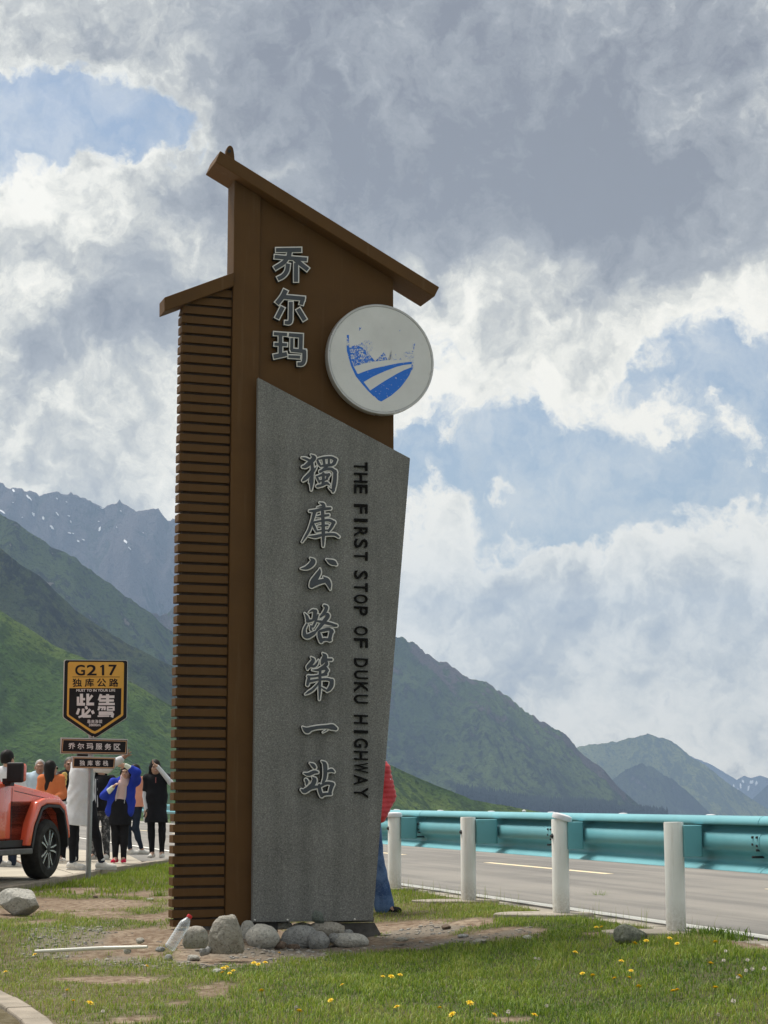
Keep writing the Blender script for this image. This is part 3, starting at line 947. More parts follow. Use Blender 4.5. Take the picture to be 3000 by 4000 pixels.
def scatter(n, y0, y1, rg, dens_fn):
    # even over the ground inside the wedge that can be seen (with a margin on both sides)
    y = np.sqrt(rg.random(n) * (y1 ** 2 - y0 ** 2) + y0 ** 2)
    x = (rg.random(n) * 2 - 1) * (0.235 * y + 0.5)
    keep = rg.random(n) < dens_fn(x, y)
    return x[keep], y[keep]


rg = np.random.default_rng(21)
PADS = []
for (px_, py_), (w_, dx_) in zip([(2637, 3649), (2188, 3577), (1826, 3526), (1537, 3477)], [(0.28, -.30), (.30, -.34), (.26, -.30), (.2, -.2)]):
    q_ = on_z(px_, py_, 0); PADS.append((q_.x + dx_ * .5, q_.y - .02 - .12, abs(dx_) + .16, w_ + .12))
near_k = np.array(nk)


def lawn_mask(x, y):
    off = road_off(x, y)
    for qx, qy, qa, qb in PADS: off = np.where(((x - qx) / qa) ** 2 + ((y - qy) / qb) ** 2 < 1, 9.0, off)
    ok = (off < -0.02) & ((x - kerb_x(y) > 0.03) | (y < 15.9)) & (x > -7)
    # outside the near kerb
    kx = np.interp(y, near_k[:, 1], near_k[:, 0], left=near_k[0, 0], right=-99)
    ok &= ~((x < kx + 0.03) & (y < near_k[:, 1].max()))
    return ok


def dens(x, y):
    d = turf_density(x, y)
    return d ** 1.3 * lawn_mask(x, y) * (0.55 + 0.45 * sstep(0.3, 0.6, fbm(x * 6, y * 6, 3, 44)))


x, y = scatter(440000, 9.2, 21, rg, dens)
z = zg(x, y)
cl = fbm(x * 3.1, y * 2.2, 4, 55); cl2 = fbm(x * 0.9, y * 0.7, 3, 56)
lush = turf_density(x, y)
h = (0.018 + 0.036 * rg.random(len(x)) ** 1.4) * (0.15 + 1.75 * cl) * (0.5 + 0.6 * lush)
tone = 0.14 + 0.65 * (cl2 - 0.35) + 0.5 * (cl - .4) + 0.75 * (rg.random(len(x)) - 0.3) + 0.22 * (1 - lush)
tone = np.where(rg.random(len(x)) < 0.035, 0.9 + 0.1 * rg.random(len(x)), tone)
tag(blades(x, y, z, h, 0.0035 + 0.002 * rg.random(len(x)), np.clip(tone, 0, 1), 'grass', rg, 1.15), 'short green turf with worn and dry patches round the monument', None, None, 'stuff')
x, y = scatter(220000, 21, 34, rg, dens)
z = zg(x, y)
tag(blades(x, y, z, 0.03 + 0.05 * rg.random(len(x)), 0.008 + 0.003 * rg.random(len(x)), np.clip(0.3 + 0.5 * rg.random(len(x)), 0, 1), 'grass', rg, 0.6), 'turf behind the monument towards the kerb', None, None, 'stuff')
# taller fringe by the kerb and round the posts, left uncut
x, y = scatter(150000, 13, 33, rg, lambda x, y: (0.6 * sstep(-1.25, -0.45, road_off(x, y)) * sstep(-.04, -.2, road_off(x, y)) * (fbm(x * 2, y * 2, 3, 71) > 0.47) + 0.55 * sstep(0.9, 0.1, x - kerb_x(y)) * (y > 21)) * lawn_mask(x, y) * sstep(0.2, 0.6, turf_density(x, y)))
z = zg(x, y)
tag(blades(x, y, z, 0.035 + 0.075 * rg.random(len(x)) ** 2, 0.004 + 0.003 * rg.random(len(x)), np.clip(0.15 + 0.6 * rg.random(len(x)), 0, 1), 'tall_grass', rg, 0.4), 'taller uncut grass along the kerb and the posts', None, None, 'stuff')
# seed stems
n = 260
x, y = scatter(9000, 13, 24, rg, lambda x, y: 0.9 * sstep(-1.0, -0.3, road_off(x, y)) * lawn_mask(x, y) * (fbm(x * 1.5, y * 1.5, 3, 77) > 0.5))
x, y = x[:n], y[:n]
tag(blades(x, y, zg(x, y), 0.12 + 0.14 * rg.random(len(x)), np.full(len(x), 0.0035), np.clip(0.5 + 0.5 * rg.random(len(x)), 0, 1), 'seed_stems', rg, 0.25), 'thin seeding grass stems in front of the road', None, None, 'stuff')
# broad-leaved weeds at the foot of the nearest post
def weed_clump(px, py, n, spread, hgt, seed, tone):
    r = np.random.default_rng(seed); c = gnd(px, py) if px < 2700 else on_z(px, py, .0)
    x = c.x + r.normal(0, spread, n); y = c.y + r.normal(0, spread * 1.2, n)
    return x, y, hgt * (0.4 + r.random(n)), tone + 0.4 * (r.random(n) - .5)
for k_, (px, py, nn, sp, hg, tn, lab) in enumerate([(2785, 3668, 420, 0.11, 0.085, 0.22, 'leafy dock weed at the foot of the nearest white post'), (2330, 3540, 160, 0.04, 0.16, 0.3, 'tuft of tall grass right of the tilted-cap post'), (2240, 3560, 120, 0.05, 0.10, 0.35, 'grass tuft at the foot of the tilted-cap post'),
                                           (2560, 3660, 220, 0.10, 0.09, 0.3, 'grass tuft right of the mossy rock'), (617, 3497, 130, 0.05, 0.07, 0.35, 'small grass tuft on bare soil left of the monument')]):
    x, y, h, tn_ = weed_clump(px, py, nn, sp, hg, 90 + k_, tn)
    wd = 0.012 if k_ == 0 else 0.005
    o = blades(x, y, zg(x, y) if k_ else x * 0 - .01, h, np.full(len(x), wd), np.clip(tn_, 0, 1), 'weed' if k_ == 0 else 'grass_tuft', np.random.default_rng(k_), 0.8)
    tag(o, lab, 'weed') if k_ == 0 else tag(o, lab, None, None, 'stuff')

# ------------------------------------------------------------------ stones
def m_rock(c1, c2, c3, sc=9, speck=0.5):
    def f(t, b, oc):
        n = t.noise(oc, sc, 7, 0.65); n2 = t.noise(oc, sc * 5, 5, 0.78); n3 = t.noise(oc, sc * 2.6, 6, 0.7, 1.2)
        c = t.mix(t.remap(n, 0.35, 0.65), c1, c2)
        c = t.mix(t.remap(n3, 0.54, 0.66, 0, 0.55), c, c3)
        c = t.mix(t.remap(n2, 0.53, 0.64, 0, speck + .2), c, tuple(v * 0.30 for v in c1))
        t.l.new(c, b.inputs['Base Color'])
        bn = t.node('ShaderNodeBump'); bn.inputs['Distance'].default_value = 0.03
        t.l.new(t.m('ADD', t.m('MULTIPLY', n2, 0.5), n3), bn.inputs['Height']); t.l.new(bn.outputs[0], b.inputs['Normal'])
    return f


M_GRANITE = material('granite', m_rock((0.36, 0.335, 0.285), (0.50, 0.465, 0.40), (0.24, 0.20, 0.16)), rough=0.85, spec=0.25)
M_GREYR = material('grey_stone', m_rock((0.28, 0.28, 0.27), (0.42, 0.42, 0.405), (0.15, 0.15, 0.15)), rough=0.85, spec=0.25)
M_PALER = material('pale_stone', m_rock((0.46, 0.44, 0.39), (0.62, 0.60, 0.54), (0.26, 0.27, 0.26)), rough=0.85, spec=0.25)
M_MOSSR = material('mossy_stone', m_rock((0.17, 0.18, 0.14), (0.28, 0.29, 0.24), (0.09, 0.11, 0.05)), rough=0.92, spec=0.15)
M_GREENR = material('greenish_stone', m_rock((0.15, 0.17, 0.15), (0.22, 0.25, 0.22), (0.33, 0.33, 0.30), 14), rough=0.85, spec=0.25)
M_BROWNR = material('brown_stone', m_rock((0.16, 0.115, 0.085), (0.23, 0.17, 0.13), (0.11, 0.08, 0.06)), rough=0.88, spec=0.2)


def rock_mesh(rx, ry, rz, seed, sub=4, angular=0.0, rough=0.09, flat=0.0, taper=0.0):
    bm = bmesh.new(); bmesh.ops.create_icosphere(bm, subdivisions=sub, radius=1)
    rg_ = random.Random(seed)
    planes = [(Vector((rg_.gauss(0, 1), rg_.gauss(0, 1) - .4, rg_.gauss(0, 0.8))).normalized(), rg_.uniform(0.52, 0.86) if angular > .5 else rg_.uniform(.66, .92)) for _ in range(14)]
    P_ = np.array([v.co[:] for v in bm.verts])
    nz = (fbm(P_[:, 0] * 1.3 + seed, P_[:, 1] * 1.3 + P_[:, 2] * 1.9, 4, seed) - 0.5) * 2 + (fbm(P_[:, 2] * 1.7 - seed, P_[:, 0] * 1.2 - P_[:, 1], 4, seed + 3) - 0.5)
    nf = (ridged(P_[:, 0] * 5 + P_[:, 2] * 3 + seed, P_[:, 1] * 5 + P_[:, 2] * 4, 4, seed + 7) - .5) * 2
    for i, v in enumerate(bm.verts):
        p = v.co.copy()
        if angular > 0:
            for n_, d_ in planes:
                e = p.dot(n_) - d_
                if e > 0: p -= n_ * e * min(1, angular * 1.25)
        p *= 1 + rough * nz[i] + .034 * nf[i]
        p.x *= 1 - taper * p.z; p.x += taper * .35 * p.z
        p.z = max(p.z, -.72 - .03 * nz[i])
        v.co = Vector((p.x * rx, p.y * ry, p.z * rz))
    return bm


def rock(px0, px1, py_top, py_bot, label, mat, seed, d=None, ang=0.0, depth=0.9, angular=0.3, tilt=(0, 0), rough=0.09, sub=4, taper=0.0, name='rock', group=None, cat='rock', sink=0.14):
    """a stone whose outline spans px0..px1, py_top..py_bot on the survey print"""
    pxc = (px0 + px1) / 2
    base = gnd(pxc, py_bot) if d is None else None
    if base is None:
        b_ = at_y(pxc, py_bot, d); base = Vector((b_.x, d, b_.z))
    D_ = base.y
    s = FPX / D_
    w = (px1 - px0) / s / 2; hh = (py_bot - py_top) / s
    ry = w * depth
    bm = rock_mesh(w, ry, hh / 1.70 * (1 + sink * .3), seed, sub, angular, rough, 0, taper)
    me = bpy.data.meshes.new(name); bm.to_mesh(me); bm.free(); me.materials.append(mat)
    me.polygons.foreach_set('use_smooth', np.ones(len(me.polygons), dtype=bool))
    o = link(bpy.data.objects.new(name, me))
    o.location = (base.x, D_ + ry * 0.5, base.z + hh * .72 / 1.70 - sink * .25 * hh)
    o.rotation_euler = (R(tilt[0]), R(tilt[1]), R(ang))
    return tag(o, label, cat, group)


k = 900 / 1659
RB = lambda x: 600 + x * k
RY = lambda y: 3500 + y * k
GP = 'stones piled along the foot of the monument'
rock(RB(365), RB(655), RY(120), RY(400), 'largest upright granite boulder at the foot of the slatted side', M_GRANITE, 3, angular=0.52, depth=0.75, group=GP, rough=.08, taper=.26, sub=5)
rock(RB(185), RB(385), RY(215), RY(368), 'rounded granite stone left of the largest boulder, behind the bottle', M_GRANITE, 5, angular=0.2, group=GP)
rock(RB(605), RB(720), RY(178), RY(330), 'pale stone half hidden just right of the largest boulder', M_PALER, 6, d=16.35, angular=0.2, group=GP)
rock(RB(648), RB(893), RY(207), RY(370), 'smooth egg-shaped grey stone right of the largest boulder', M_PALER, 8, angular=0.1, group=GP, tilt=(0, 10), rough=.05)
rock(RB(740), RB(1000), RY(178), RY(235), 'long flat stone wedged under the granite slab', M_PALER, 9, d=16.75, angular=0.4, group=GP, depth=.5)
rock(RB(903), RB(1170), RY(213), RY(372), 'veined grey stone in the middle of the pile', M_GREYR, 11, angular=0.25, group=GP, tilt=(0, -6))
rock(RB(1085), RB(1260), RY(258), RY(380), 'speckled stone touching the veined one on its right', M_GREYR, 12, angular=0.3, group=GP)
rock(RB(1080), RB(1372), RY(190), RY(290), 'long pinkish stone under the right half of the slab', M_GRANITE, 13, d=16.7, angular=0.15, group=GP, depth=.6)
rock(RB(1242), RB(1340), RY(268), RY(330), 'small round stone between two larger ones', M_GREYR, 14, d=16.35, angular=0.2, group=GP)
rock(RB(1258), RB(1550), RY(270), RY(368), 'pale flat boulder at the right end of the pile', M_PALER, 15, angular=0.2, group=GP, tilt=(0, 3), rough=.05)
rock(RB(1350), RB(1430), RY(240), RY(290), 'small grey stone against the steel foot', M_GREYR, 16, d=16.75, angular=0.3, group=GP)
rock(RB(820), RB(965), RY(322), RY(385), 'flat brown wedge-shaped stone in front of the pile', M_BROWNR, 17, angular=0.6, group=GP, depth=.6)
rock(RB(945), RB(1045), RY(343), RY(385), 'low reddish stone in front of the veined grey stone', M_BROWNR, 18, angular=0.4, group=GP, depth=.6)
rock(RB(312), RB(412), RY(360), RY(420), 'dark tilted stone in front of the largest boulder', M_GREYR, 19, angular=0.5, group=GP, tilt=(0, -15))
rock(RB(1128), RB(1232), RY(96), RY(192), 'greenish stone balanced on the pile against the slab', M_GREENR, 20, d=16.45, angular=0.9, group=GP, depth=.5, rough=.04)
rock(RB(990), RB(1130), RY(183), RY(235), 'cracked pale stone at the slab edge left of the long pinkish one', M_PALER, 22, d=16.75, angular=.6, group=GP, depth=.5)
rock(-30, 150, 3460, 3574, 'white and grey boulder on the bare soil at the left edge', M_PALER, 31, angular=0.8, depth=.6, rough=.05)
rock(2388, 2535, 3614, 3690, 'dark mossy rock in the grass left of the nearest white post', M_MOSSR, 33, angular=0.55, depth=.7)
rock(1112, 1140, 3452, 3458, 'hidden', M_GREYR, 34) if False else None
k2 = 1000 / 1659
small = [(470, 507, 3696, 3722, 'tan round pebble lying against the white pipe', M_PALER), (600, 640, 3692, 3716, 'dark pebble below the foot of the bottle', M_GREYR), (628, 672, 3726, 3750, 'flat grey stone in the gravel below the bottle', M_GREYR),
         (720, 780, 3725, 3752, 'pale triangular stone in the gravel', M_PALER), (815, 860, 3782, 3800, 'pale flat stone at the edge of the turf', M_PALER), (520, 560, 3660, 3684, 'tan stone on the trodden soil left of the bottle', M_GRANITE),
         (1530, 1600, 3660, 3678, 'flat stone on the path right of the steel foot', M_GRANITE), (1780, 1830, 3650, 3664, 'slab-like grey stone on the worn path', M_GREYR), (1830, 1910, 3670, 3694, 'pinkish flat stone on the worn path', M_GRANITE),
         (2035, 2080, 3656, 3674, 'pale stone in the grass left of the footing plate', M_PALER), (2230, 2255, 3664, 3680, 'small brown pebble in the grass left of the mossy rock', M_BROWNR), (1715, 1760, 3612, 3632, 'dark angular stone on the bare soil', M_BROWNR),
         (1780, 1800, 3594, 3606, 'small dark stone at the turf edge', M_BROWNR), (488, 525, 3497, 3506, 'dark flat scrap of bark on the bare soil', M_BROWNR), (355, 380, 3494, 3504, 'dark clod on the bare soil near the kerb', M_BROWNR), (1990, 2020, 3555, 3562, 'low stone by the second footing plate', M_GREYR),
         (565, 600, 3505, 3516, 'pale flaky stone left of the slats', M_PALER), (1700, 1720, 3512, 3524, 'small grey stone between the first two posts', M_GREYR)]
for i, (a, b_, c, d_, lab, mt_) in enumerate(small):
    rock(a, b_, c, d_, lab, mt_, 50 + i, angular=0.6, sub=3, group='loose stones on the soil', cat='stone', name='stone')

# gravel: one mass
def gravel(n, fn, smin, smax, name, mats, seed, y0=10, y1=20):
    rg_ = np.random.default_rng(seed)
    x, y = scatter(n, y0, y1, rg_, fn)
    bm = bmesh.new(); bmesh.ops.create_icosphere(bm, subdivisions=1, radius=1)
    B = np.array([v.co[:] for v in bm.verts]); FF = np.array([[v.index for v in f.verts] for f in bm.faces]); bm.free()
    m = len(x); z = zg(x, y)
    s = smin + (smax - smin) * rg_.random(m) ** 3
    a = rg_.random(m) * 6.28
    sc = np.stack([s * (0.8 + 0.7 * rg_.random(m)), s * (0.7 + 0.5 * rg_.random(m)), s * (0.25 + 0.35 * rg_.random(m))], -1)
    jit = 1 + 0.3 * (rg_.random((m, len(B), 1)) - .5)
    Q = B[None] * jit * sc[:, None]
    X_ = Q[..., 0] * np.cos(a)[:, None] - Q[..., 1] * np.sin(a)[:, None] + x[:, None]
    Y_ = Q[..., 0] * np.sin(a)[:, None] + Q[..., 1] * np.cos(a)[:, None] + y[:, None]
    Z_ = Q[..., 2] + z[:, None] + s[:, None] * 0.1
    V = np.stack([X_, Y_, Z_], -1).reshape(-1, 3)
    F = (FF[None] + (np.arange(m) * len(B))[:, None, None]).reshape(-1, 3)
    o = mesh_np(name, V, F, mats)
    o.data.polygons.foreach_set('material_index', np.repeat(rg_.integers(0, len(mats), m), len(FF)).astype(np.int32))
    return o


M_G1 = material('gravel_grey', color=(0.27, 0.255, 0.23), rough=0.9, var=0.25, vscale=25)
M_G2 = material('gravel_tan', color=(0.34, 0.30, 0.245), rough=0.9, var=0.25, vscale=25)
M_G3 = material('gravel_dark', color=(0.19, 0.17, 0.15), rough=0.9, var=0.25, vscale=25)
GM = [M_G1, M_G2, M_G3, M_G1]
tag(gravel(34000, lambda x, y: patch(x, y, STONY, 0.35, 5) * lawn_mask(x, y), 0.004, 0.026, 'gravel', GM, 61), 'loose grey gravel round the foot of the monument', None, None, 'stuff')
tag(gravel(16000, lambda x, y: (0.05 + 0.22 * patch(x, y, DIRT, 0.35, 3)) * lawn_mask(x, y), 0.004, 0.014, 'grit', GM, 62, y1=26), 'scattered grit on the bare soil', None, None, 'stuff')

# ------------------------------------------------------------------ the monument
YAW = R(19.5)
MO = on_z(658.5, 3619, -0.02)
MU = Vector((math.cos(YAW), math.sin(YAW), 0)); MW = Vector((math.sin(YAW), -math.cos(YAW), 0))
mon = empty('roadside_monument', MO, YAW)
tag(mon, 'tall brown and grey roadside monument with slatted side, round emblem and raised Chinese lettering', 'monument')


def uv(x, y, w=0.0):
    """(u, v) on the monument's face plane w metres proud of the slats, for a sight line of the survey print"""
    d = sight(x, y)
    t = ((MO - EYE).dot(MW) + w) / d.dot(MW)
    p = EYE + d * t
    return ((p - MO).dot(MU), p.z - MO.z)


def m_brown(t, b, oc):
    pos = oc
    n = t.noise(pos, 3.0, 6, 0.6); n2 = t.noise(pos, 160, 3, 0.8)
    st = t.noise(t.v('MULTIPLY', pos, (14, 14, 0.8)), 1.0, 5, 0.6)
    c = t.mix(t.remap(n, 0.35, 0.65), (0.092, 0.046, 0.0145), (0.110, 0.056, 0.019))
    c = t.mix(t.remap(st, 0.58, 0.72, 0, 0.35), c, (0.155, 0.095, 0.05))
    c = t.mix(t.remap(n2, 0.58, 0.70, 0, 0.3), c, (0.07, 0.035, 0.014))
    t.l.new(c, b.inputs['Base Color'])
    t.l.new(t.remap(n, 0.3, 0.7, 0.55, 0.72), b.inputs['Roughness'])
    bn = t.node('ShaderNodeBump'); bn.inputs['Distance'].default_value = 0.002
    t.l.new(n2, bn.inputs['Height']); t.l.new(bn.outputs[0], b.inputs['Normal'])


M_BROWN = material('brown_paint', m_brown, spec=0.18)


def m_slabstone(t, b, oc):
    n = t.noise(oc, 85, 4, 0.8); n2 = t.noise(oc, 2.2, 6, 0.6); n3 = t.noise(oc, 40, 4, 0.7)
    dr = t.noise(t.v('MULTIPLY', oc, (7, 7, 0.5)), 1.0, 5, 0.6)
    c = t.ramp(n, [(0.30, (0.085, 0.084, 0.078)), (0.46, (0.158, 0.157, 0.147)), (0.56, (0.215, 0.213, 0.20)), (0.70, (0.36, 0.355, 0.33))])
    c = t.mix(t.remap(n3, 0.55, 0.7, 0, 0.4), c, (0.09, 0.085, 0.08))
    k_ = t.m('MULTIPLY', t.remap(n2, 0.3, 0.7, 0.86, 1.12), t.remap(dr, 0.4, 0.66, 1.03, 0.80))
    t.l.new(t.v('SCALE', c, None, k_), b.inputs['Base Color'])
    bn = t.node('ShaderNodeBump'); bn.inputs['Distance'].default_value = 0.003
    t.l.new(n, bn.inputs['Height']); t.l.new(bn.outputs[0], b.inputs['Normal'])


M_SLAB = material('grey_granite_slab', m_slabstone, rough=0.6, spec=0.4)
M_STEEL = material('dark_steel', color=(0.085, 0.080, 0.075), rough=0.7, var=0.3, vscale=12, bump=0.002)
M_LETF = material('letter_face', color=(0.043, 0.050, 0.060), rough=0.38, var=0.12, vscale=14, spec=0.5)
M_LETR = material('letter_rim', color=(0.72, 0.70, 0.66), rough=0.35, metal=0.0, var=0.08, vscale=10)
M_LETS = material('letter_side', color=(0.012, 0.012, 0.013), rough=0.6)
M_BLK = material('black_letters', color=(0.008, 0.0075, 0.007), rough=0.8, spec=0.1, var=0.2, vscale=10)

ST_R = 2.26
# body behind the slab (prism runs in local x,z and is extruded along y; +y is away from the viewer)
col_l, col_r = 0.503, 0.765
BW = 0.155                                     # roof beam front plane
b_tl = uv(864.9, 586.3, BW); b_bl = uv(845.6, 629.7, BW); b_br = uv(1700, 1160, BW); b_tr = uv(1719.5, 1121.8, BW)
sl = (b_br[1] - b_bl[1]) / (b_br[0] - b_bl[0])
under = lambda u: b_bl[1] + sl * (u - b_bl[0])
mb = MB(); mb.prism([(col_l, 0.0), (col_r, 0.0), (col_r, under(col_r) - .002), (col_l, under(col_l) - .002)], -0.03, 0.22); mb.bevel(0.006)
mb.build('column', M_BROWN, mon)
s_tr = uv(1603, 1790, 0.12); s_br = uv(1452, 3596, 0.12); s_tl = uv(1010, 1473, 0.12); s_bl = uv(981, 3601, 0.12)
body_r = 2.135
mb = MB(); mb.prism([(col_r + .002, 0.05), (1.70, 0.05), (1.98, 4.05), (body_r, 4.40), (body_r, under(body_r) - .002), (col_r + .002, under(col_r) - .004)], 0.0, 0.21); mb.bevel(0.005)
mb.build('body_panel', M_BROWN, mon)
mb = MB(); mb.prism([b_tl, b_tr, b_br, b_bl], -BW, 0.235); mb.bevel(0.007)
mb.build('roof_beam', M_BROWN, mon)
# left lean-to beam
q = [uv(645.3, 1158.6, 0.06), uv(918, 1061, 0.06), uv(918, 1114, 0.06), uv(645, 1213.6, 0.06)]
rgt = col_l - 0.002
sl2b = (q[2][1] - q[3][1]) / (q[2][0] - q[3][0]); sl2t = (q[1][1] - q[0][1]) / (q[1][0] - q[0][0])
mb = MB(); mb.prism([q[0], (rgt, q[1][1] + sl2t * (rgt - q[1][0])), (rgt, q[2][1] + sl2b * (rgt - q[2][0])), q[3]], -0.06, 0.165); mb.bevel(0.006)
mb.build('side_roof_beam', M_BROWN, mon)
# slats and the core they are fixed to
mb = MB(); mb.prism([(0.06, 0.0), (rgt, 0.0), (rgt, 5.90), (0.06, 5.70)], 0.025, 0.13)
mb.build('slat_backing', material('slat_backing_paint', color=(0.035, 0.018, 0.009), rough=0.8, var=0.2), mon)
pitch = 0.0946; fh = 0.069
i = 0; v = 5.563
slat_me = None
vs = []
while v > 0.02:
    vs.append(v); v -= pitch
for v in vs:
    if slat_me is None:
        mb = MB(); mb.box(0, rgt - 0.02, 0, 0.155, 0, fh); mb.bevel(0.004)
        o = mb.build('slat', M_BROWN, mon); slat_me = o.data
    else:
        o = link(bpy.data.objects.new('slat', slat_me), mon)
    o.location = (0.016 + random.uniform(-.003, .003), 0.0 + random.uniform(-.0015, .0015), v)
v = 5.563 + pitch
while True:
    # slats cut off by the sloping beam
    f = lambda z: (z - q[3][1]) / sl2b + q[3][0]
    u0, u1 = f(v), f(v + fh)
    if u0 > rgt - 0.05: break
    pts = [(max(u0 + .004, 0.016 if v < 5.66 else u0), v), (rgt - .004, v), (rgt - .004, min(v + fh, q[2][1] - .005)), (min(max(u1, u0) + .004, rgt - .01), min(v + fh, q[2][1] - .005))]
    mb = MB(); mb.prism(pts, 0.0, 0.155); mb.build('slat', M_BROWN, mon); v += pitch
mb = MB(); mb.prism([(0.03, 0.0), (rgt, 0.0), (rgt, 0.06), (0.03, 0.06)], 0.004, 0.15); mb.build('plinth', M_BROWN, mon)
# granite slab
mb = MB(); mb.prism([s_bl, s_br, s_tr, s_tl], -0.12, -0.065); mb.bevel(0.004)
mb.build('stone_slab', M_SLAB, mon)
mb = MB(); mb.prism([(s_bl[0] + .02, .06), (s_br[0] - .05, .06), (s_tr[0] - .14, s_tr[1] - .1), (1.2, 4.6), (s_tl[0] + .02, s_tl[1] - .1)], -0.063, -0.002); mb.build('slab_frame', M_STEEL, mon)
for (bx, by) in ((990, 3592), (1118, 3592), (1250, 3591), (1380, 3590)):
    u, v = uv(bx, by, 0.12); mb = MB(); mb.tube((u, -0.118, v), (u, -0.128, v), 0.009, n=10); mb.build('bolt', M_LETR, mon, True)
# steel foot with gusset and base plate
ft = [uv(1310, 3606, 0.0), uv(1455, 3604, 0.0), uv(1489, 3664, 0.0), uv(1489, 3672, 0.0), uv(1310, 3672, 0.0)]
mb = MB(); mb.prism(ft, -0.02, 0.03); mb.box(1.5, ft[1][0], 0.0, 0.18, 0.0, ft[0][1] + 0.05)
mb.build('foot', M_STEEL, mon)
mb = MB(); mb.box(0.75, ft[2][0] + .07, -0.06, 0.25, ft[3][1] - .05, ft[3][1] - .012); mb.build('base_plate', M_STEEL, mon)
u, v = uv(1497, 3672, 0.02); mb = MB(); mb.tube((u, -.02, v - .02), (u, -.02, v + .045), 0.011, n=8); mb.tube((u, -.02, v + .0), (u, -.02, v + .022), 0.022, n=6); mb.build('anchor_bolt', material('rusty_bolt', color=(0.10, 0.05, 0.03), rough=0.8, var=.3), mon)
mb = MB(); mb.box(0.8, 1.0, 0.0, 0.2, -0.2, 0.06); mb.box(0.3, 0.75, 0.02, 0.2, -0.2, 0.0); mb.build('footing', M_STEEL, mon)
# eye bolt bracket on the roof beam
e_ = [uv(891, 590, 0.05), uv(893, 575, 0.05), uv(900, 567, 0.05), uv(907, 568, .05), uv(914, 577, .05), uv(918, 600, .05), uv(922, 622, .05), uv(900, 625, .05)]
mb = MB(); mb.prism([uv(886, 600, .05), uv(888, 583, .05), uv(894, 571, .05), uv(901, 566, .05), uv(909, 569, .05), uv(915, 578, .05), uv(919, 600, .05), uv(922, 640, .05), uv(895, 640, .05)], -0.06, 0.0); mb.bevel(.008)
mb.build('lifting_lug', M_BROWN, mon)
u, v = uv(899, 590, .05); mb = MB(); mb.tube((u, -.064, v), (u, -.05, v), .018, n=12); mb.build('lug_hole', M_LETS, mon)

# round emblem
cu_, cv_ = 1.954, 5.330
ca_ = uv(1281, 1420, .16); cb_ = uv(1697, 1420, .16)
cu_ = (ca_[0] + cb_[0]) / 2; DR = (cb_[0] - ca_[0]) / 2
cv_ = (uv(1480, 1188, .16)[1] + uv(1510, 1619, .16)[1]) / 2


def m_disc(t, b, oc):
    n = t.noise(oc, 2.5, 6, 0.6); n2 = t.noise(oc, 12, 6, 0.7)
    c = t.mix(t.remap(n, 0.35, 0.65), (0.60, 0.605, 0.60), (0.68, 0.685, 0.68))
    c = t.mix(t.remap(n2, 0.60, 0.74, 0, 0.35), c, (0.36, 0.37, 0.37))
    t.l.new(c, b.inputs['Base Color'])


M_DISC = material('emblem_white', m_disc, rough=0.32, spec=0.5)
M_RIM = material('emblem_rim', color=(0.46, 0.46, 0.45), rough=0.35, metal=0.5, var=0.08)
Mx = Matrix.Translation((cu_, 0, cv_)) @ Matrix.Rotation(R(90), 4, 'X')
mb = MB(); mb.lathe([(DR - .004, 0.07), (DR, 0.08), (DR, 0.155), (DR - .004, 0.162), (DR - .022, 0.162), (DR - .026, 0.155), (DR - .3, .155)], 96, 0, Mx)
rim_o = mb.build('round_emblem', M_RIM, mon, True, angle=R(40))
mb = MB(); mb.lathe([(DR - .027, 0.150), (DR - .027, 0.1575), (0.001, 0.1575)], 96, 0, Mx); mb.build('emblem_face', M_DISC, rim_o, True, angle=R(40))


def m_blue(wear, wsc):
    def f(t, b, oc):
        n = t.noise(oc, wsc, 5, 0.75, 0.6); n2 = t.noise(t.v('MULTIPLY', oc, (14, 14, 60)), 1.0, 3, 0.7)
        k_ = t.m('ADD', t.m('MULTIPLY', n, 0.7), t.m('MULTIPLY', n2, 0.3))
        t.l.new(t.mix(t.remap(k_, wear, wear + 0.02), (0.006, 0.15, 0.66), (0.64, 0.645, 0.64)), b.inputs['Base Color'])
    return f


M_BLUE = material('emblem_blue', m_blue(0.60, 45), rough=0.45)
M_BLUEW = material('emblem_blue_worn', m_blue(0.51, 60), rough=0.45)
M_BLUEWW = material('emblem_blue_flaked', m_blue(0.44, 80), rough=0.45)
E3 = lambda x, y: uv(1250 + x * .3014, 1150 + y * .3014, .158)


def decal(name, pts, mat, w0, w1, parent, fn):
    bm = bmesh.new()
    a = [bm.verts.new((fn(*p)[0], -w0, fn(*p)[1])) for p in pts]
    b_ = [bm.verts.new((fn(*p)[0], -w1, fn(*p)[1])) for p in pts]
    n = len(pts)
    bm.faces.new(b_)
    for i in range(n): bm.faces.new((a[i], a[(i + 1) % n], b_[(i + 1) % n], b_[i]))
    bmesh.ops.triangulate(bm, faces=bm.faces[:])
    bmesh.ops.recalc_face_normals(bm, faces=bm.faces[:])
    me = bpy.data.meshes.new(name); bm.to_mesh(me); bm.free(); me.materials.append(mat)
    return link(bpy.data.objects.new(name, me), parent)


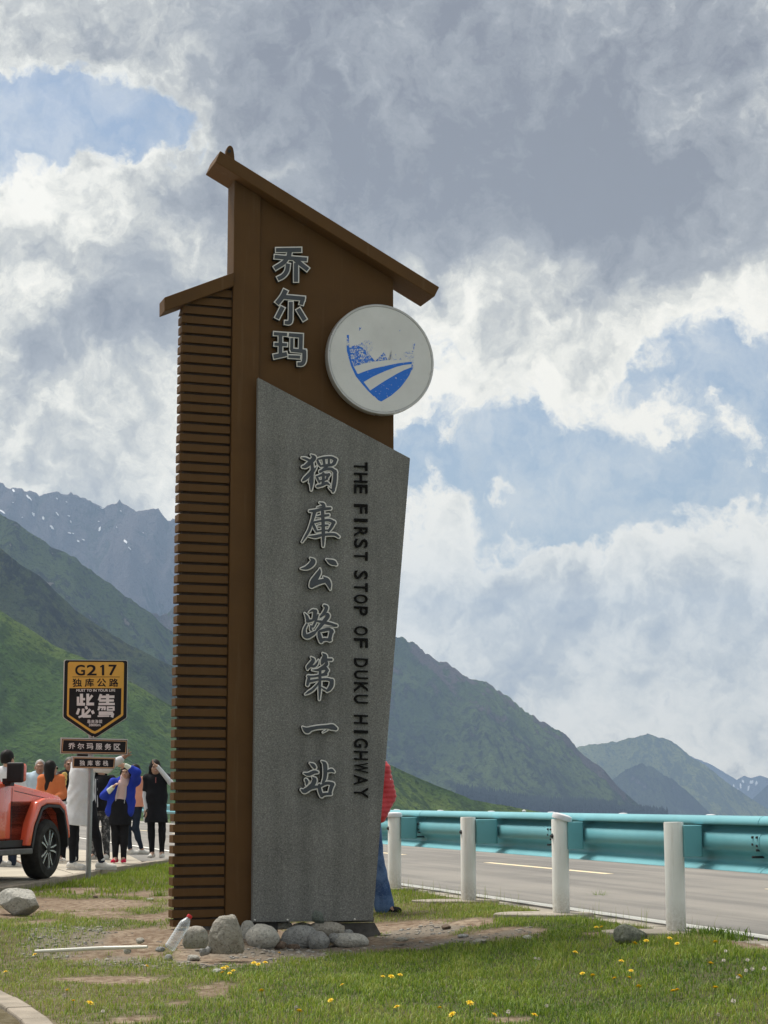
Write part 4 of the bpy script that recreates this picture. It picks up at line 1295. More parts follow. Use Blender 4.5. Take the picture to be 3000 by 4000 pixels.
for pts, mt_, zz in [
    ([(655, 1245), (830, 1130), (1000, 1030), (1100, 980), (1192, 945), (1185, 1000), (1160, 1055), (1130, 1100), (1085, 1160), (1040, 1215), (930, 1310), (800, 1388), (760, 1372), (700, 1310)], M_BLUE, 0),
    ([(485, 1035), (600, 992), (700, 960), (860, 925), (1020, 893), (1195, 872), (1195, 903), (1090, 915), (1000, 938), (860, 990), (700, 1060), (570, 1135), (520, 1090)], M_BLUE, .0002),
    ([(352, 650), (385, 680), (398, 780), (410, 850), (440, 930), (500, 1040), (575, 1140), (655, 1245), (720, 1310), (700, 1320), (620, 1240), (555, 1165), (470, 1060), (410, 930), (375, 810), (355, 730)], M_BLUE, .0004),
    ([(355, 525), (382, 525), (385, 680), (352, 650)], M_BLUEW, .0002),
    ([(385, 690), (470, 650), (560, 690), (640, 770), (690, 830), (720, 865), (600, 890), (450, 932), (400, 850)], M_BLUEW, .0002),
    ([(560, 690), (500, 650), (600, 590), (680, 610), (690, 700), (640, 770)], M_BLUEWW, .0),
    ([(720, 868), (780, 845), (795, 790), (830, 752), (860, 790), (880, 850)], M_BLUEW, .0), ([(885, 852), (930, 840), (935, 720), (950, 830), (990, 770), (1005, 850)], M_BLUEWW, .0),
    ([(1030, 850), (1060, 820), (1110, 740), (1225, 730), (1222, 860)], M_BLUEWW, .0), ([(1196, 870), (1216, 880), (1212, 960), (1186, 1000), (1192, 940)], M_BLUEW, .0004),
    ([(1208, 640), (1240, 640), (1232, 690), (1224, 720), (1212, 690)], M_BLUEW, .0), ([(515, 425), (530, 435), (548, 425), (532, 447), (522, 468), (515, 466), (526, 445)], M_BLUE, 0), ([(1030, 460), (1038, 470), (1050, 458), (1040, 478)], M_BLUEW, 0)]:
    decal('emblem_print', pts, mt_, .1576, .1584 + zz, rim_o, E3)


# --- brush characters: every stroke is a polygon of varying width, laid a hair above the last
def crom(P_, n=7):
    P_ = [np.array(p, float) for p in P_]
    if len(P_) == 2: return [P_[0] + (P_[1] - P_[0]) * t for t in np.linspace(0, 1, 4)]
    Q = [2 * P_[0] - P_[1]] + P_ + [2 * P_[-1] - P_[-2]]
    o_ = []
    for i in range(1, len(Q) - 2):
        for t in np.linspace(0, 1, n, endpoint=False):
            a, b_, c, d = Q[i - 1], Q[i], Q[i + 1], Q[i + 2]
            o_.append(0.5 * ((2 * b_) + (-a + c) * t + (2 * a - 5 * b_ + 4 * c - d) * t * t + (-a + 3 * b_ - 3 * c + d) * t ** 3))
    o_.append(P_[-1])
    return o_


def stroke_poly(pts, grow, butt=False):
    C = crom(pts) if not butt or len(pts) > 2 else [np.array(pts[0], float), np.array(pts[1], float)]
    n = len(C)
    L_, R_ = [], []
    tang = []
    for i in range(n):
        a = C[max(0, i - 1)]; b_ = C[min(n - 1, i + 1)]
        d = (b_ - a)[:2]; d = d / (np.linalg.norm(d) + 1e-9); tang.append(d)
    for i in range(n):
        w = max(C[i][2], 4) / 2 + grow
        nn = np.array([-tang[i][1], tang[i][0]])
        L_.append(C[i][:2] + nn * w); R_.append(C[i][:2] - nn * w)
    def cap(c, d, w):
        if butt: return [c[:2] + d * grow]if False else []
        out_ = []
        for a in np.linspace(-75, 75, 6):
            ca, sa = math.cos(R(a)), math.sin(R(a))
            out_.append(c[:2] + (d * ca + np.array([-d[1], d[0]]) * sa) * w)
        return out_
    if butt:
        L_[0] = L_[0] - tang[0] * grow; R_[0] = R_[0] - tang[0] * grow
        L_[-1] = L_[-1] + tang[-1] * grow; R_[-1] = R_[-1] + tang[-1] * grow
        return L_, R_, [], []
    e = cap(C[-1], tang[-1], max(C[-1][2], 4) / 2 + grow)          # from right side round to left side
    s_ = cap(C[0], -tang[0], max(C[0][2], 4) / 2 + grow)
    return L_, R_, s_, e


def glyph_mesh(name, strokes, grow, w_back, w_front, mats, parent, pix, butt=False, step=0.00022):
    bm = bmesh.new()
    for si, pts in enumerate(strokes):
        L_, R_, s_, e = stroke_poly(pts, grow, butt)
        wf = w_front + step * si
        def tr(p, w):
            X_, Y_ = pix(p[0], p[1])
            u, v = uv(X_, Y_, w_front)
            return (u, -w, v)
        # a quad strip per stroke plus fans for the rounded ends
        Lf = [bm.verts.new(tr(p, wf)) for p in L_]; Rf = [bm.verts.new(tr(p, wf)) for p in R_]
        for i in range(len(L_) - 1):
            f = bm.faces.new((Lf[i], Lf[i + 1], Rf[i + 1], Rf[i])); f.material_index = 0
        ring = list(R_)
        ef = [bm.verts.new(tr(p, wf)) for p in e]; sf = [bm.verts.new(tr(p, wf)) for p in s_]
        if ef: bm.faces.new([Rf[-1]] + ef + [Lf[-1]])
        if sf: bm.faces.new([Lf[0]] + sf + [Rf[0]])
        loop_f = Rf + ef + Lf[::-1] + sf
        loop_p = list(R_) + list(e) + list(L_)[::-1] + list(s_)
        bk = [bm.verts.new(tr(p, w_back)) for p in loop_p]
        for i in range(len(bk)):
            j = (i + 1) % len(bk)
            f = bm.faces.new((loop_f[i], loop_f[j], bk[j], bk[i])); f.material_index = 1
    bmesh.ops.recalc_face_normals(bm, faces=bm.faces[:])
    me = bpy.data.meshes.new(name); bm.to_mesh(me); bm.free()
    for m_ in mats: me.materials.append(m_)
    return link(bpy.data.objects.new(name, me), parent)


kk = 300 / 1659
P5 = lambda x, y: (1150 + x * kk, 1750 + y * kk)
P6 = lambda x, y: (1150 + x * kk, 2150 + y * kk)
P7 = lambda x, y: (1150 + x * kk, 2540 + y * kk)
P8 = lambda x, y: (1150 + x * kk, 2920 + y * kk)
BR = [
 (P5, [[(365, 140, 15), (430, 205, 90), (350, 300, 95), (250, 385, 80), (185, 400, 45)], [(165, 205, 20), (240, 222, 50), (330, 262, 50)], [(385, 300, 55), (392, 450, 70), (382, 620, 72), (375, 760, 75), (365, 905, 22)],
      [(415, 440, 55), (330, 560, 80), (240, 650, 80), (190, 695, 45)], [(485, 395, 8), (455, 445, 30), (420, 500, 40)], [(350, 640, 40), (320, 750, 10)],
      [(500, 262, 40), (530, 330, 55), (575, 395, 28)], [(515, 232, 35), (650, 208, 55), (800, 205, 60), (890, 250, 70)], [(895, 250, 70), (855, 330, 75), (790, 370, 50)], [(600, 380, 40), (700, 372, 60), (800, 362, 60)],
      [(635, 230, 60), (650, 350, 55)], [(750, 230, 45), (748, 350, 45)], [(700, 400, 55), (620, 470, 60), (560, 510, 50)], [(560, 500, 50), (680, 455, 60), (810, 455, 65), (890, 530, 75)], [(880, 500, 75), (878, 650, 82), (858, 800, 85), (835, 935, 50)],
      [(845, 900, 70), (790, 890, 30), (745, 850, 8)], [(475, 610, 30), (515, 680, 45), (540, 740, 35)], [(500, 612, 40), (620, 575, 55), (740, 575, 55)], [(745, 570, 70), (700, 650, 45)], [(530, 712, 35), (640, 690, 45), (715, 665, 35)],
      [(625, 545, 55), (628, 650, 60), (618, 780, 65)], [(500, 820, 60), (600, 798, 55), (690, 755, 60), (765, 795, 22)]]),
 (P5, [[(545, 1175, 12), (620, 1210, 65), (650, 1262, 55)], [(490, 1277, 8), (570, 1262, 30), (640, 1255, 45)], [(330, 1355, 35), (450, 1352, 65), (600, 1315, 65), (775, 1300, 55)], [(435, 1390, 75), (390, 1550, 58), (325, 1750, 58), (255, 1880, 52), (165, 2022, 20)],
      [(480, 1480, 20), (600, 1465, 55), (735, 1445, 48)], [(610, 1370, 70), (620, 1600, 72), (625, 1850, 72), (620, 2115, 32)], [(400, 1620, 40), (440, 1720, 58), (480, 1800, 35)], [(425, 1600, 45), (560, 1572, 45), (750, 1555, 60), (855, 1610, 68)],
      [(850, 1600, 72), (800, 1700, 65), (735, 1790, 45)], [(510, 1680, 20), (620, 1672, 45), (720, 1665, 40)], [(470, 1800, 35), (600, 1780, 35), (760, 1770, 35)], [(310, 1902, 20), (450, 1908, 65), (620, 1872, 55), (850, 1862, 58), (955, 1915, 42)]]),
 (P6, [[(340, 160, 14), (400, 225, 105), (355, 305, 110), (255, 370, 80), (140, 388, 16)], [(690, 190, 14), (770, 235, 90), (850, 265, 105), (900, 300, 45)], [(548, 390, 14), (530, 470, 85), (470, 570, 115), (405, 670, 130), (370, 755, 100)],
      [(385, 735, 115), (520, 680, 105), (650, 650, 90)], [(625, 565, 16), (695, 640, 105), (745, 730, 90), (770, 838, 18)]]),
 (P6, [[(215, 1350, 10), (260, 1420, 55), (290, 1520, 75)], [(310, 1332, 14), (390, 1292, 55), (455, 1320, 75)], [(445, 1310, 85), (430, 1420, 75), (400, 1495, 50)], [(280, 1520, 75), (360, 1510, 55), (450, 1480, 35)],
      [(505, 1380, 30), (455, 1520, 45), (395, 1640, 50)], [(350, 1620, 30), (350, 1700, 42), (375, 1725, 20)], [(262, 1590, 42), (212, 1700, 55), (215, 1820, 85), (280, 1850, 95), (400, 1790, 80), (460, 1740, 40)],
      [(640, 1190, 50), (690, 1230, 70), (640, 1340, 75), (560, 1430, 45)], [(620, 1385, 20), (700, 1370, 55), (715, 1420, 85), (640, 1520, 85), (540, 1650, 70), (460, 1740, 40)], [(480, 1520, 40), (600, 1542, 62), (760, 1582, 62), (900, 1622, 50)], [(620, 1650, 8), (900, 1642, 12)],
      [(520, 1760, 50), (535, 1850, 85), (570, 1960, 75)], [(540, 1740, 50), (650, 1712, 70), (750, 1700, 65), (820, 1755, 50)], [(795, 1735, 85), (770, 1830, 75), (750, 1930, 75)], [(565, 1935, 80), (660, 1918, 65), (770, 1930, 60)]]),
 (P7, [[(350, 145, 12), (400, 205, 75), (345, 290, 85), (285, 360, 75), (275, 412, 16)], [(335, 330, 50), (420, 340, 55), (480, 280, 45), (510, 205, 10)], [(600, 60, 12), (650, 125, 95), (615, 220, 100), (585, 290, 42)], [(640, 195, 50), (790, 200, 55)],
      [(680, 240, 55), (680, 300, 75), (600, 360, 55), (450, 432, 20)], [(375, 420, 14), (500, 420, 55), (640, 382, 80), (710, 430, 55)], [(700, 430, 65), (650, 500, 65), (570, 520, 35)], [(285, 560, 50), (400, 560, 45), (680, 520, 50)],
      [(312, 570, 52), (290, 650, 65), (270, 740, 55)], [(295, 670, 60), (400, 650, 55), (500, 632, 45), (700, 622, 55), (800, 665, 70)], [(798, 655, 85), (785, 760, 92), (730, 845, 75), (690, 888, 22)], [(705, 870, 30), (625, 830, 42), (572, 790, 14)],
      [(545, 422, 55), (540, 620, 60), (535, 850, 55), (525, 1060, 22)], [(520, 690, 30), (400, 830, 55), (300, 900, 55), (222, 945, 14)]]),
 (P7, [[(160, 1650, 12), (215, 1700, 90), (270, 1725, 125), (350, 1690, 85), (500, 1660, 75), (680, 1648, 82), (800, 1655, 120), (880, 1690, 75)], [(690, 1715, 20), (640, 1745, 14), (600, 1768, 8)]]),
 (P8, [[(318, 332, 12), (385, 375, 75), (425, 425, 62)], [(190, 550, 18), (290, 572, 75), (410, 525, 75), (480, 530, 45)], [(230, 690, 50), (255, 740, 65), (240, 800, 22)], [(380, 640, 30), (415, 690, 95), (380, 790, 95), (290, 860, 75)],
      [(130, 905, 30), (200, 930, 100), (330, 865, 85), (500, 842, 55)], [(570, 290, 14), (640, 355, 85), (652, 500, 85), (640, 650, 75), (600, 755, 50)], [(700, 510, 45), (780, 490, 75), (840, 522, 30)], [(520, 800, 52), (530, 920, 75), (572, 1035, 75)],
      [(560, 820, 52), (680, 765, 65), (785, 775, 70)], [(805, 790, 85), (772, 880, 75), (745, 985, 72)], [(570, 1022, 72), (660, 1000, 60), (768, 1000, 48)]])]
k9 = 230 / 942
P9 = lambda x, y: (1020 + x * k9, 920 + y * k9)
BL = [
 [[(248, 226, 72), (660, 224, 78)], [(225, 332, 66), (750, 378, 70)], [(475, 230, 80), (452, 345, 82)], [(440, 335, 80), (375, 425, 76), (225, 522, 72)], [(545, 365, 76), (640, 445, 74), (765, 545, 72)], [(445, 440, 74), (425, 560, 74), (365, 640, 74), (275, 688, 72)], [(572, 430, 74), (570, 740, 74)]],
 [[(408, 862, 84), (350, 975, 84), (262, 1085, 84)], [(372, 975, 74), (715, 1006, 74)], [(684, 985, 74), (650, 1105, 70)], [(487, 1052, 70), (482, 1340, 72)], [(484, 1320, 72), (465, 1385, 70), (385, 1385, 60)], [(358, 1135, 78), (262, 1322, 78)], [(598, 1165, 76), (712, 1352, 76)]],
 [[(210, 1562, 58), (428, 1578, 58)], [(218, 1732, 56), (430, 1742, 56)], [(205, 1932, 78), (425, 1888, 72)], [(318, 1560, 66), (318, 1900, 66)], [(450, 1582, 64), (680, 1602, 70)], [(648, 1600, 68), (640, 1862, 68)], [(502, 1632, 58), (498, 1835, 58)], [(482, 1828, 62), (725, 1850, 66)],
  [(700, 1835, 72), (696, 1980, 72), (665, 2045, 72), (585, 2052, 62)], [(442, 1930, 52), (635, 1942, 56)]]]
for pix, st in BR:
    b_ = glyph_mesh('letter', st, 26, 0.121, 0.170, [M_LETR, M_LETS], mon, pix)
    glyph_mesh('letter_face', st, 0, 0.168, 0.1755, [M_LETF, M_LETF], b_, pix)
for st in BL:
    b_ = glyph_mesh('letter', st, 13, 0.001, 0.055, [M_LETR, M_LETS], mon, P9, butt=True)
    glyph_mesh('letter_face', st, -4, 0.053, 0.060, [M_LETF, M_LETF], b_, P9, butt=True)

# --- typeset characters come from Blender's own built-in font
_tc = bpy.data.curves.new('type', 'FONT'); _to = bpy.data.objects.new('type', _tc); COL.objects.link(_to)


def type_mesh(ch, bold=0.0, extrude=0.0):
    _tc.body = ch; _tc.size = 1.0; _tc.offset = bold; _tc.extrude = extrude; _tc.resolution_u = 4
    dg = bpy.context.evaluated_depsgraph_get(); dg.update()
    me = bpy.data.meshes.new_from_object(_to.evaluated_get(dg))
    n = len(me.vertices)
    co = np.zeros(n * 3); me.vertices.foreach_get('co', co); co = co.reshape(-1, 3)
    F = [tuple(p.vertices) for p in me.polygons]
    bpy.data.meshes.remove(me)
    return co, F


ENG = [('T', 1804, 1837), ('H', 1846, 1883), ('E', 1892, 1926), ('F', 1968, 2004), ('I', 2025, 2037), ('R', 2058, 2094), ('S', 2104, 2139), ('T', 2154, 2188), ('S', 2228, 2261), ('T', 2276, 2310), ('O', 2321, 2356), ('P', 2368, 2403),
       ('O', 2445, 2481), ('F', 2492, 2529), ('D', 2571, 2605), ('U', 2618, 2651), ('K', 2664, 2703), ('U', 2713, 2747), ('H', 2792, 2827), ('I', 2852, 2864), ('G', 2884, 2920), ('H', 2933, 2968), ('W', 2979, 3018), ('A', 3027, 3066), ('Y', 3076, 3116)]
cache = {}
for ch, y0, y1 in ENG:
    if ch not in cache: cache[ch] = type_mesh(ch, 0.006, 0.5)
    co, F = cache[ch]
    if ch == 'I':
        co = np.array([(0, 0, -.5), (.15, 0, -.5), (.15, .73, -.5), (0, .73, -.5), (0, 0, .5), (.15, 0, .5), (.15, .73, .5), (0, .73, .5)], float)
        F = [(0, 3, 2, 1), (4, 5, 6, 7), (0, 1, 5, 4), (1, 2, 6, 5), (2, 3, 7, 6), (3, 0, 4, 7)]
    mn, mx = co.min(0), co.max(0)
    f = (y0 - 1804) / 1312
    xl, xr = 1387 - 4.5 * f, 1438 - 2.0 * f
    V = []
    for p in co:
        a = (p[0] - mn[0]) / (mx[0] - mn[0]); h_ = (p[1] - mn[1]) / (mx[1] - mn[1]); w_ = 0.121 if p[2] < 0 else 0.142
        # letters lie on their backs: read from top to bottom, tops towards the right; base line leans a little
        px = xl + (xr - xl) * h_; py = y0 + (y1 - y0) * a + 2.2 * (h_ - 0.5) * 1.0
        u, v = uv(px, py, 0.15)
        V.append((u, -w_, v))
    mesh_np('letter', V, F, M_BLK, mon)

# ------------------------------------------------------------------ road sign on a pole
PO = on_z(340, 3427, 0.064)
SD = PO.y
k3 = 280 / 1318
SPX = lambda x, y: (230 + x * k3, 2550 + y * k3)
sign = empty('road_sign', PO, 0)
tag(sign, 'black and yellow shield road sign over two black name plates on a thin galvanised pole', 'road sign')
M_GALV = material('galvanised_steel', color=(0.30, 0.31, 0.31), rough=0.42, metal=0.55, var=0.15, vscale=6)
M_SBLK = material('sign_black', color=(0.010, 0.010, 0.011), spec=.2, rough=0.5, var=0.1)
M_SYEL = material('sign_yellow', color=(0.58, 0.34, 0.045), rough=0.45, var=0.05, vscale=3)
M_SWHT = material('sign_white', color=(0.62, 0.62, 0.62), rough=0.45, var=0.05)
M_SGLD = material('sign_gold_line', color=(0.50, 0.32, 0.17), rough=0.45)
M_ALU = material('sign_edge', color=(0.55, 0.55, 0.53), rough=0.4, metal=0.4)


def spt(x, y, front=0.0):
    p = at_y(*SPX(x, y), SD - front)
    return (p.x - PO.x, p.z - PO.z)


def plate(parent, name, pts, f0, f1, mat, parent2=None):
    """flat plate on the sign, traced at its own distance; f = metres in front of the pole axis"""
    P_ = [spt(x, y, f1) for x, y in pts]
    mb = MB(); mb.prism(P_, -f1, -f0)
    return mb.build(name, mat, parent)


def stype(text, x0, x1, y0, y1, mat, parent, bold=0.02, f=0.064, tilt=0.0, name='lettering', per=None):
    """string set into the box x0..x1, y0..y1; per: give each character an equal cell"""
    V = []; F = []
    items = [(text, x0, x1)] if per is None else [(c, x0 + (x1 - x0) * i / len(text) + (1 - per) * 0.5 * (x1 - x0) / len(text), x0 + (x1 - x0) * (i + 1) / len(text) - (1 - per) * 0.5 * (x1 - x0) / len(text)) for i, c in enumerate(text)]
    for c, a, b_ in items:
        co, FF = type_mesh(c, 0.0, 0.0)
        mn, mx = co.min(0), co.max(0)
        if c == '1' and per: a, b_ = a + (b_ - a) * .14, b_ - (b_ - a) * .36
        bw = bold * (y1 - y0) * 0.9
        for ci, (ox, oy) in enumerate([(0, 0)] + ([(-1, -1), (1, -1), (1, 1), (-1, 1)] if bold else [])):
            base = len(V)
            ff_ = f + 0.0002 * ci
            for p in co:
                X_ = a + bw + (b_ - a - 2 * bw) * (p[0] - mn[0]) / (mx[0] - mn[0]) + ox * bw; Y_ = y1 - bw - (y1 - y0 - 2 * bw) * (p[1] - mn[1]) / (mx[1] - mn[1]) + tilt * (X_ - x0) + oy * bw
                q_ = spt(X_, Y_, ff_); V.append((q_[0], -ff_, q_[1]))
            F += [tuple(i + base for i in ff) for ff in FF]
    return mesh_np(name, V, F, mat, parent)


shield = [(120, 118), (1225, 130), (1248, 150), (1228, 1165), (1215, 1185), (690, 1520), (640, 1540), (590, 1520), (85, 1175), (72, 1150), (98, 145)]
sp = plate(sign, 'shield_plate', shield, 0.045, 0.060, M_SBLK)
plate(sp, 'edge_trim', [(105, 108), (1235, 120), (1256, 140), (1236, 1170), (1222, 1192), (692, 1528), (640, 1550), (586, 1528), (72, 1182), (58, 1155), (80, 130)], 0.025, 0.044, M_ALU)
yel = [(185, 148), (1165, 155), (1190, 180), (1172, 1125), (1155, 1148), (720, 1440), (650, 1472), (590, 1455), (150, 1150), (134, 1125), (158, 175)]
plate(sp, 'yellow_field', yel, 0.0605, 0.0615, M_SYEL)
plate(sp, 'black_field', [(182, 632), (1140, 636), (1130, 1108), (1118, 1122), (705, 1400), (650, 1425), (600, 1408), (182, 1128), (170, 1110)], 0.0616, 0.0625, M_SBLK)
plate(sp, 'rule', [(240, 420), (1110, 424), (1110, 434), (240, 430)], 0.0616, 0.0622, M_SBLK)
stype('G2', 275, 700, 203, 400, M_SBLK, sp, 0.026, per=0.86); stype('7', 905, 1055, 203, 400, M_SBLK, sp, 0.026)
stype('独库公路', 215, 1110, 456, 608, M_SBLK, sp, 0.022, per=0.76)
stype('MUST TO IN YOUR LIFE', 310, 1026, 650, 698, M_SWHT, sp, 0.03)
stype('最高海拔', 505, 790, 1213, 1277, M_SWHT, sp, 0.015, per=0.88)
stype('3800m', 538, 752, 1286, 1334, M_SWHT, sp, 0.03)


def sstrokes(strokes, parent, mat, f=0.064):
    bm = bmesh.new()
    for si, pts in enumerate(strokes):
        L_, R_, _, _ = stroke_poly(pts, 0, True)
        ff = f + 0.0002 * si
        a = [bm.verts.new((spt(*p, ff)[0], -ff, spt(*p, ff)[1])) for p in L_]; b_ = [bm.verts.new((spt(*p, ff)[0], -ff, spt(*p, ff)[1])) for p in R_]
        for i in range(len(a) - 1): bm.faces.new((a[i], a[i + 1], b_[i + 1], b_[i]))
    me = bpy.data.meshes.new('lettering'); bm.to_mesh(me); bm.free(); me.materials.append(mat)
    return link(bpy.data.objects.new('lettering', me), parent)


sstrokes([[(318, 928, 52), (470, 928, 52)], [(342, 790, 46), (342, 930, 46)], [(405, 735, 56), (405, 930, 56)], [(400, 835, 42), (470, 835, 42)], [(520, 735, 52), (520, 950, 52)], [(520, 925, 54), (636, 925, 54)], [(605, 765, 44), (530, 860, 44)]], sp, M_SWHT)
sstrokes([[(765, 745, 46), (725, 860, 46)], [(745, 795, 48), (1010, 792, 50)], [(730, 862, 46), (1000, 862, 40)], [(718, 925, 42), (1016, 925, 42)], [(885, 745, 56), (885, 930, 56)]], sp, M_SWHT)
sstrokes([[(360, 1008, 46), (322, 1115, 46)], [(435, 1010, 48), (430, 1150, 50)], [(425, 1150, 52), (578, 1150, 52)], [(482, 965, 44), (505, 1020, 44)], [(565, 1020, 44), (480, 1110, 44), (350, 1170, 36)], [(600, 1045, 50), (625, 1105, 50)]], sp, M_SWHT)
sstrokes([[(708, 985, 34), (850, 985, 34)], [(745, 965, 36), (712, 1040, 36)], [(838, 985, 36), (826, 1040, 36)], [(795, 1000, 26), (775, 1040, 26)], [(880, 985, 34), (1012, 985, 34)], [(885, 970, 34), (885, 1045, 34)], [(995, 970, 36), (995, 1045, 36)], [(870, 1035, 30), (1012, 1035, 30)],
          [(722, 1078, 34), (985, 1078, 30)], [(740, 1065, 32), (735, 1120, 32)], [(722, 1112, 34), (1000, 1112, 34)], [(985, 1100, 44), (960, 1170, 56)], [(700, 1148, 28), (915, 1148, 28)]], sp, M_SWHT)
sstrokes([[(803, 205, 44), (803, 400, 44)], [(752, 246, 26), (806, 214, 30)]], sp, M_SBLK)
p2_ = plate(sign, 'name_plate', [(45, 1560), (1245, 1592), (1232, 1848), (25, 1822)], 0.045, 0.060, M_SBLK)
plate(p2_, 'edge_trim', [(18, 1538), (1252, 1572), (1240, 1862), (10, 1832)], 0.020, 0.044, M_ALU)


def frame_line(parent, o, ins, wd, f=0.0605):
    (x0, y0), (x1, y1), (x2, y2), (x3, y3) = o
    A = [(x0 + ins, y0 + ins), (x1 - ins, y1 + ins), (x2 - ins, y2 - ins), (x3 + ins, y3 - ins)]
    B = [(x0 + ins + wd, y0 + ins + wd), (x1 - ins - wd, y1 + ins + wd), (x2 - ins - wd, y2 - ins - wd), (x3 + ins + wd, y3 - ins - wd)]
    V = [(spt(*p, f)[0], -f, spt(*p, f)[1]) for p in A + B]
    mesh_np('gold_line', V, [(i, (i + 1) % 4, 4 + (i + 1) % 4, 4 + i) for i in range(4)], M_SGLD, parent)


frame_line(p2_, [(45, 1560), (1245, 1592), (1232, 1848), (25, 1822)], 12, 13)
stype('乔尔玛服务区', 140, 1140, 1635, 1750, M_SWHT, p2_, 0.022, per=0.72, tilt=0.024)
p3_ = plate(sign, 'name_plate', [(248, 1900), (1020, 1918), (1005, 2112), (240, 2095)], 0.045, 0.060, M_SBLK)
plate(p3_, 'edge_trim', [(215, 1880), (1026, 1904), (1010, 2120), (232, 2102)], 0.020, 0.044, M_ALU)
frame_line(p3_, [(248, 1900), (1020, 1918), (1005, 2112), (240, 2095)], 4, 16)
stype('独库客栈', 345, 915, 1955, 2055, M_SWHT, p3_, 0.022, per=0.68, tilt=0.02)
top = at_y(*SPX(625, 300), SD); 
mb = MB(); mb.tube((0, 0, -0.2), (top.x - PO.x - .01, 0, top.z - PO.z), 0.036, n=24); mb.build('pole', M_GALV, sign, True, angle=R(40))
for yy in (700, 1300, 1700, 2010):
    q_ = spt(612, yy); mb = MB(); mb.box(q_[0] - .06, q_[0] + .06, -0.045, 0.042, q_[1] - .02, q_[1] + .02); mb.build('clamp', M_GALV, sign)
q_ = spt(622, 1525, .062); mb = MB(); mb.tube((q_[0], -.060, q_[1]), (q_[0], -.066, q_[1]), .008, n=8); mb.build('bolt', M_SWHT, sign)
bpy.data.objects.remove(_to, do_unlink=True)

# ------------------------------------------------------------------ guardrails and posts
def m_teal(t, b, oc):
    pos = t.node('ShaderNodeNewGeometry').outputs['Position']
    n = t.noise(pos, 2.0, 6, 0.6); n2 = t.noise(pos, 45, 5, 0.75); n3 = t.noise(pos, 9, 6, 0.7)
    c = t.mix(t.remap(n, 0.35, 0.65), (0.145, 0.39, 0.44), (0.17, 0.44, 0.49))
    c = t.mix(t.remap(n3, 0.56, 0.72, 0, 0.35), c, (0.14, 0.33, 0.34))
    c = t.mix(t.remap(n2, 0.66, 0.74, 0, 0.7), c, (0.10, 0.12, 0.11))
    t.l.new(c, b.inputs['Base Color'])


M_TEAL = material('teal_rail_paint', m_teal, rough=0.42, spec=0.5)


def m_post(t, b, oc):
    pos = t.node('ShaderNodeNewGeometry').outputs['Position']
    n = t.noise(pos, 3.0, 6, 0.65); n2 = t.noise(pos, 38, 5, 0.8); st = t.noise(t.v('MULTIPLY', pos, (30, 30, 2)), 1.0, 5, 0.65)
    c = t.mix(t.remap(n, 0.35, 0.65), (0.72, 0.715, 0.67), (0.78, 0.775, 0.73))
    c = t.mix(t.remap(st, 0.56, 0.72, 0, 0.4), c, (0.45, 0.43, 0.37))
    c = t.mix(t.remap(n2, 0.68, 0.73, 0, 0.85), c, (0.16, 0.13, 0.11))
    sep = t.node('ShaderNodeSeparateXYZ'); t.l.new(pos, sep.inputs[0])
    dirt = t.m('MULTIPLY', t.remap(sep.outputs[2], 0.28, 0.0), t.remap(n2, 0.35, 0.6, 0.2, 0.9))
    c = t.mix(dirt, c, (0.36, 0.32, 0.25))
    t.l.new(c, b.inputs['Base Color'])


M_POST = material('white_post_paint', m_post, rough=0.5)
M_CAP = material('white_cap', color=(0.66, 0.66, 0.68), rough=0.4, var=0.05)
M_BOLT = material('dark_bolt', color=(0.03, 0.03, 0.035), rough=0.5)
PROF = [(0.004, .897), (0.0, .904), (0.004, .925), (.018, .946), (.045, .961), (.070, .963), (.092, .952), (.105, .930), (.108, .905), (.098, .872), (.075, .845), (.040, .832), (.022, .822), (.006, .800), (.0, .770), (.0, .745), (.006, .715), (.024, .692), (.050, .675),
        (.085, .655), (.105, .630), (.108, .607), (.098, .588), (.075, .575), (.045, .562), (.018, .545), (.004, .53), (.0, .525)]


def rail_mesh(name, L_, parent, side=1, off=0.0, n=2):
    """corrugated beam along local x; profile depth along local y (away from the posts when side=1)"""
    V = []; F = []
    ext = [(p[0] * side + off, p[1]) for p in PROF]
    th = 0.004
    inn = []
    for i in range(len(ext)):
        a = np.array(ext[max(0, i - 1)]); b_ = np.array(ext[min(len(ext) - 1, i + 1)])
        d = (b_ - a) / np.linalg.norm(b_ - a); nn = np.array([-d[1], d[0]]) * th
        inn.append(tuple(np.array(ext[i]) + nn * side))
    loop = ext + inn[::-1]
    m = len(loop)
    for x in np.linspace(0, L_, n):
        for p in loop: V.append((x, p[0], p[1]))
    for s_ in range(n - 1):
        for i in range(m):
            j = (i + 1) % m
            F.append((s_ * m + i, s_ * m + j, (s_ + 1) * m + j, (s_ + 1) * m + i))
    F.append(tuple(range(m))[::-1]); F.append(tuple(range((n - 1) * m, n * m)))
    o = mesh_np(name, V, F, M_TEAL, parent, smooth=True)
    try: o.data.set_sharp_from_angle(angle=R(50))
    except Exception: pass
    return o


ang_t = math.atan2(TD[1], TD[0])            # direction of travel along the road
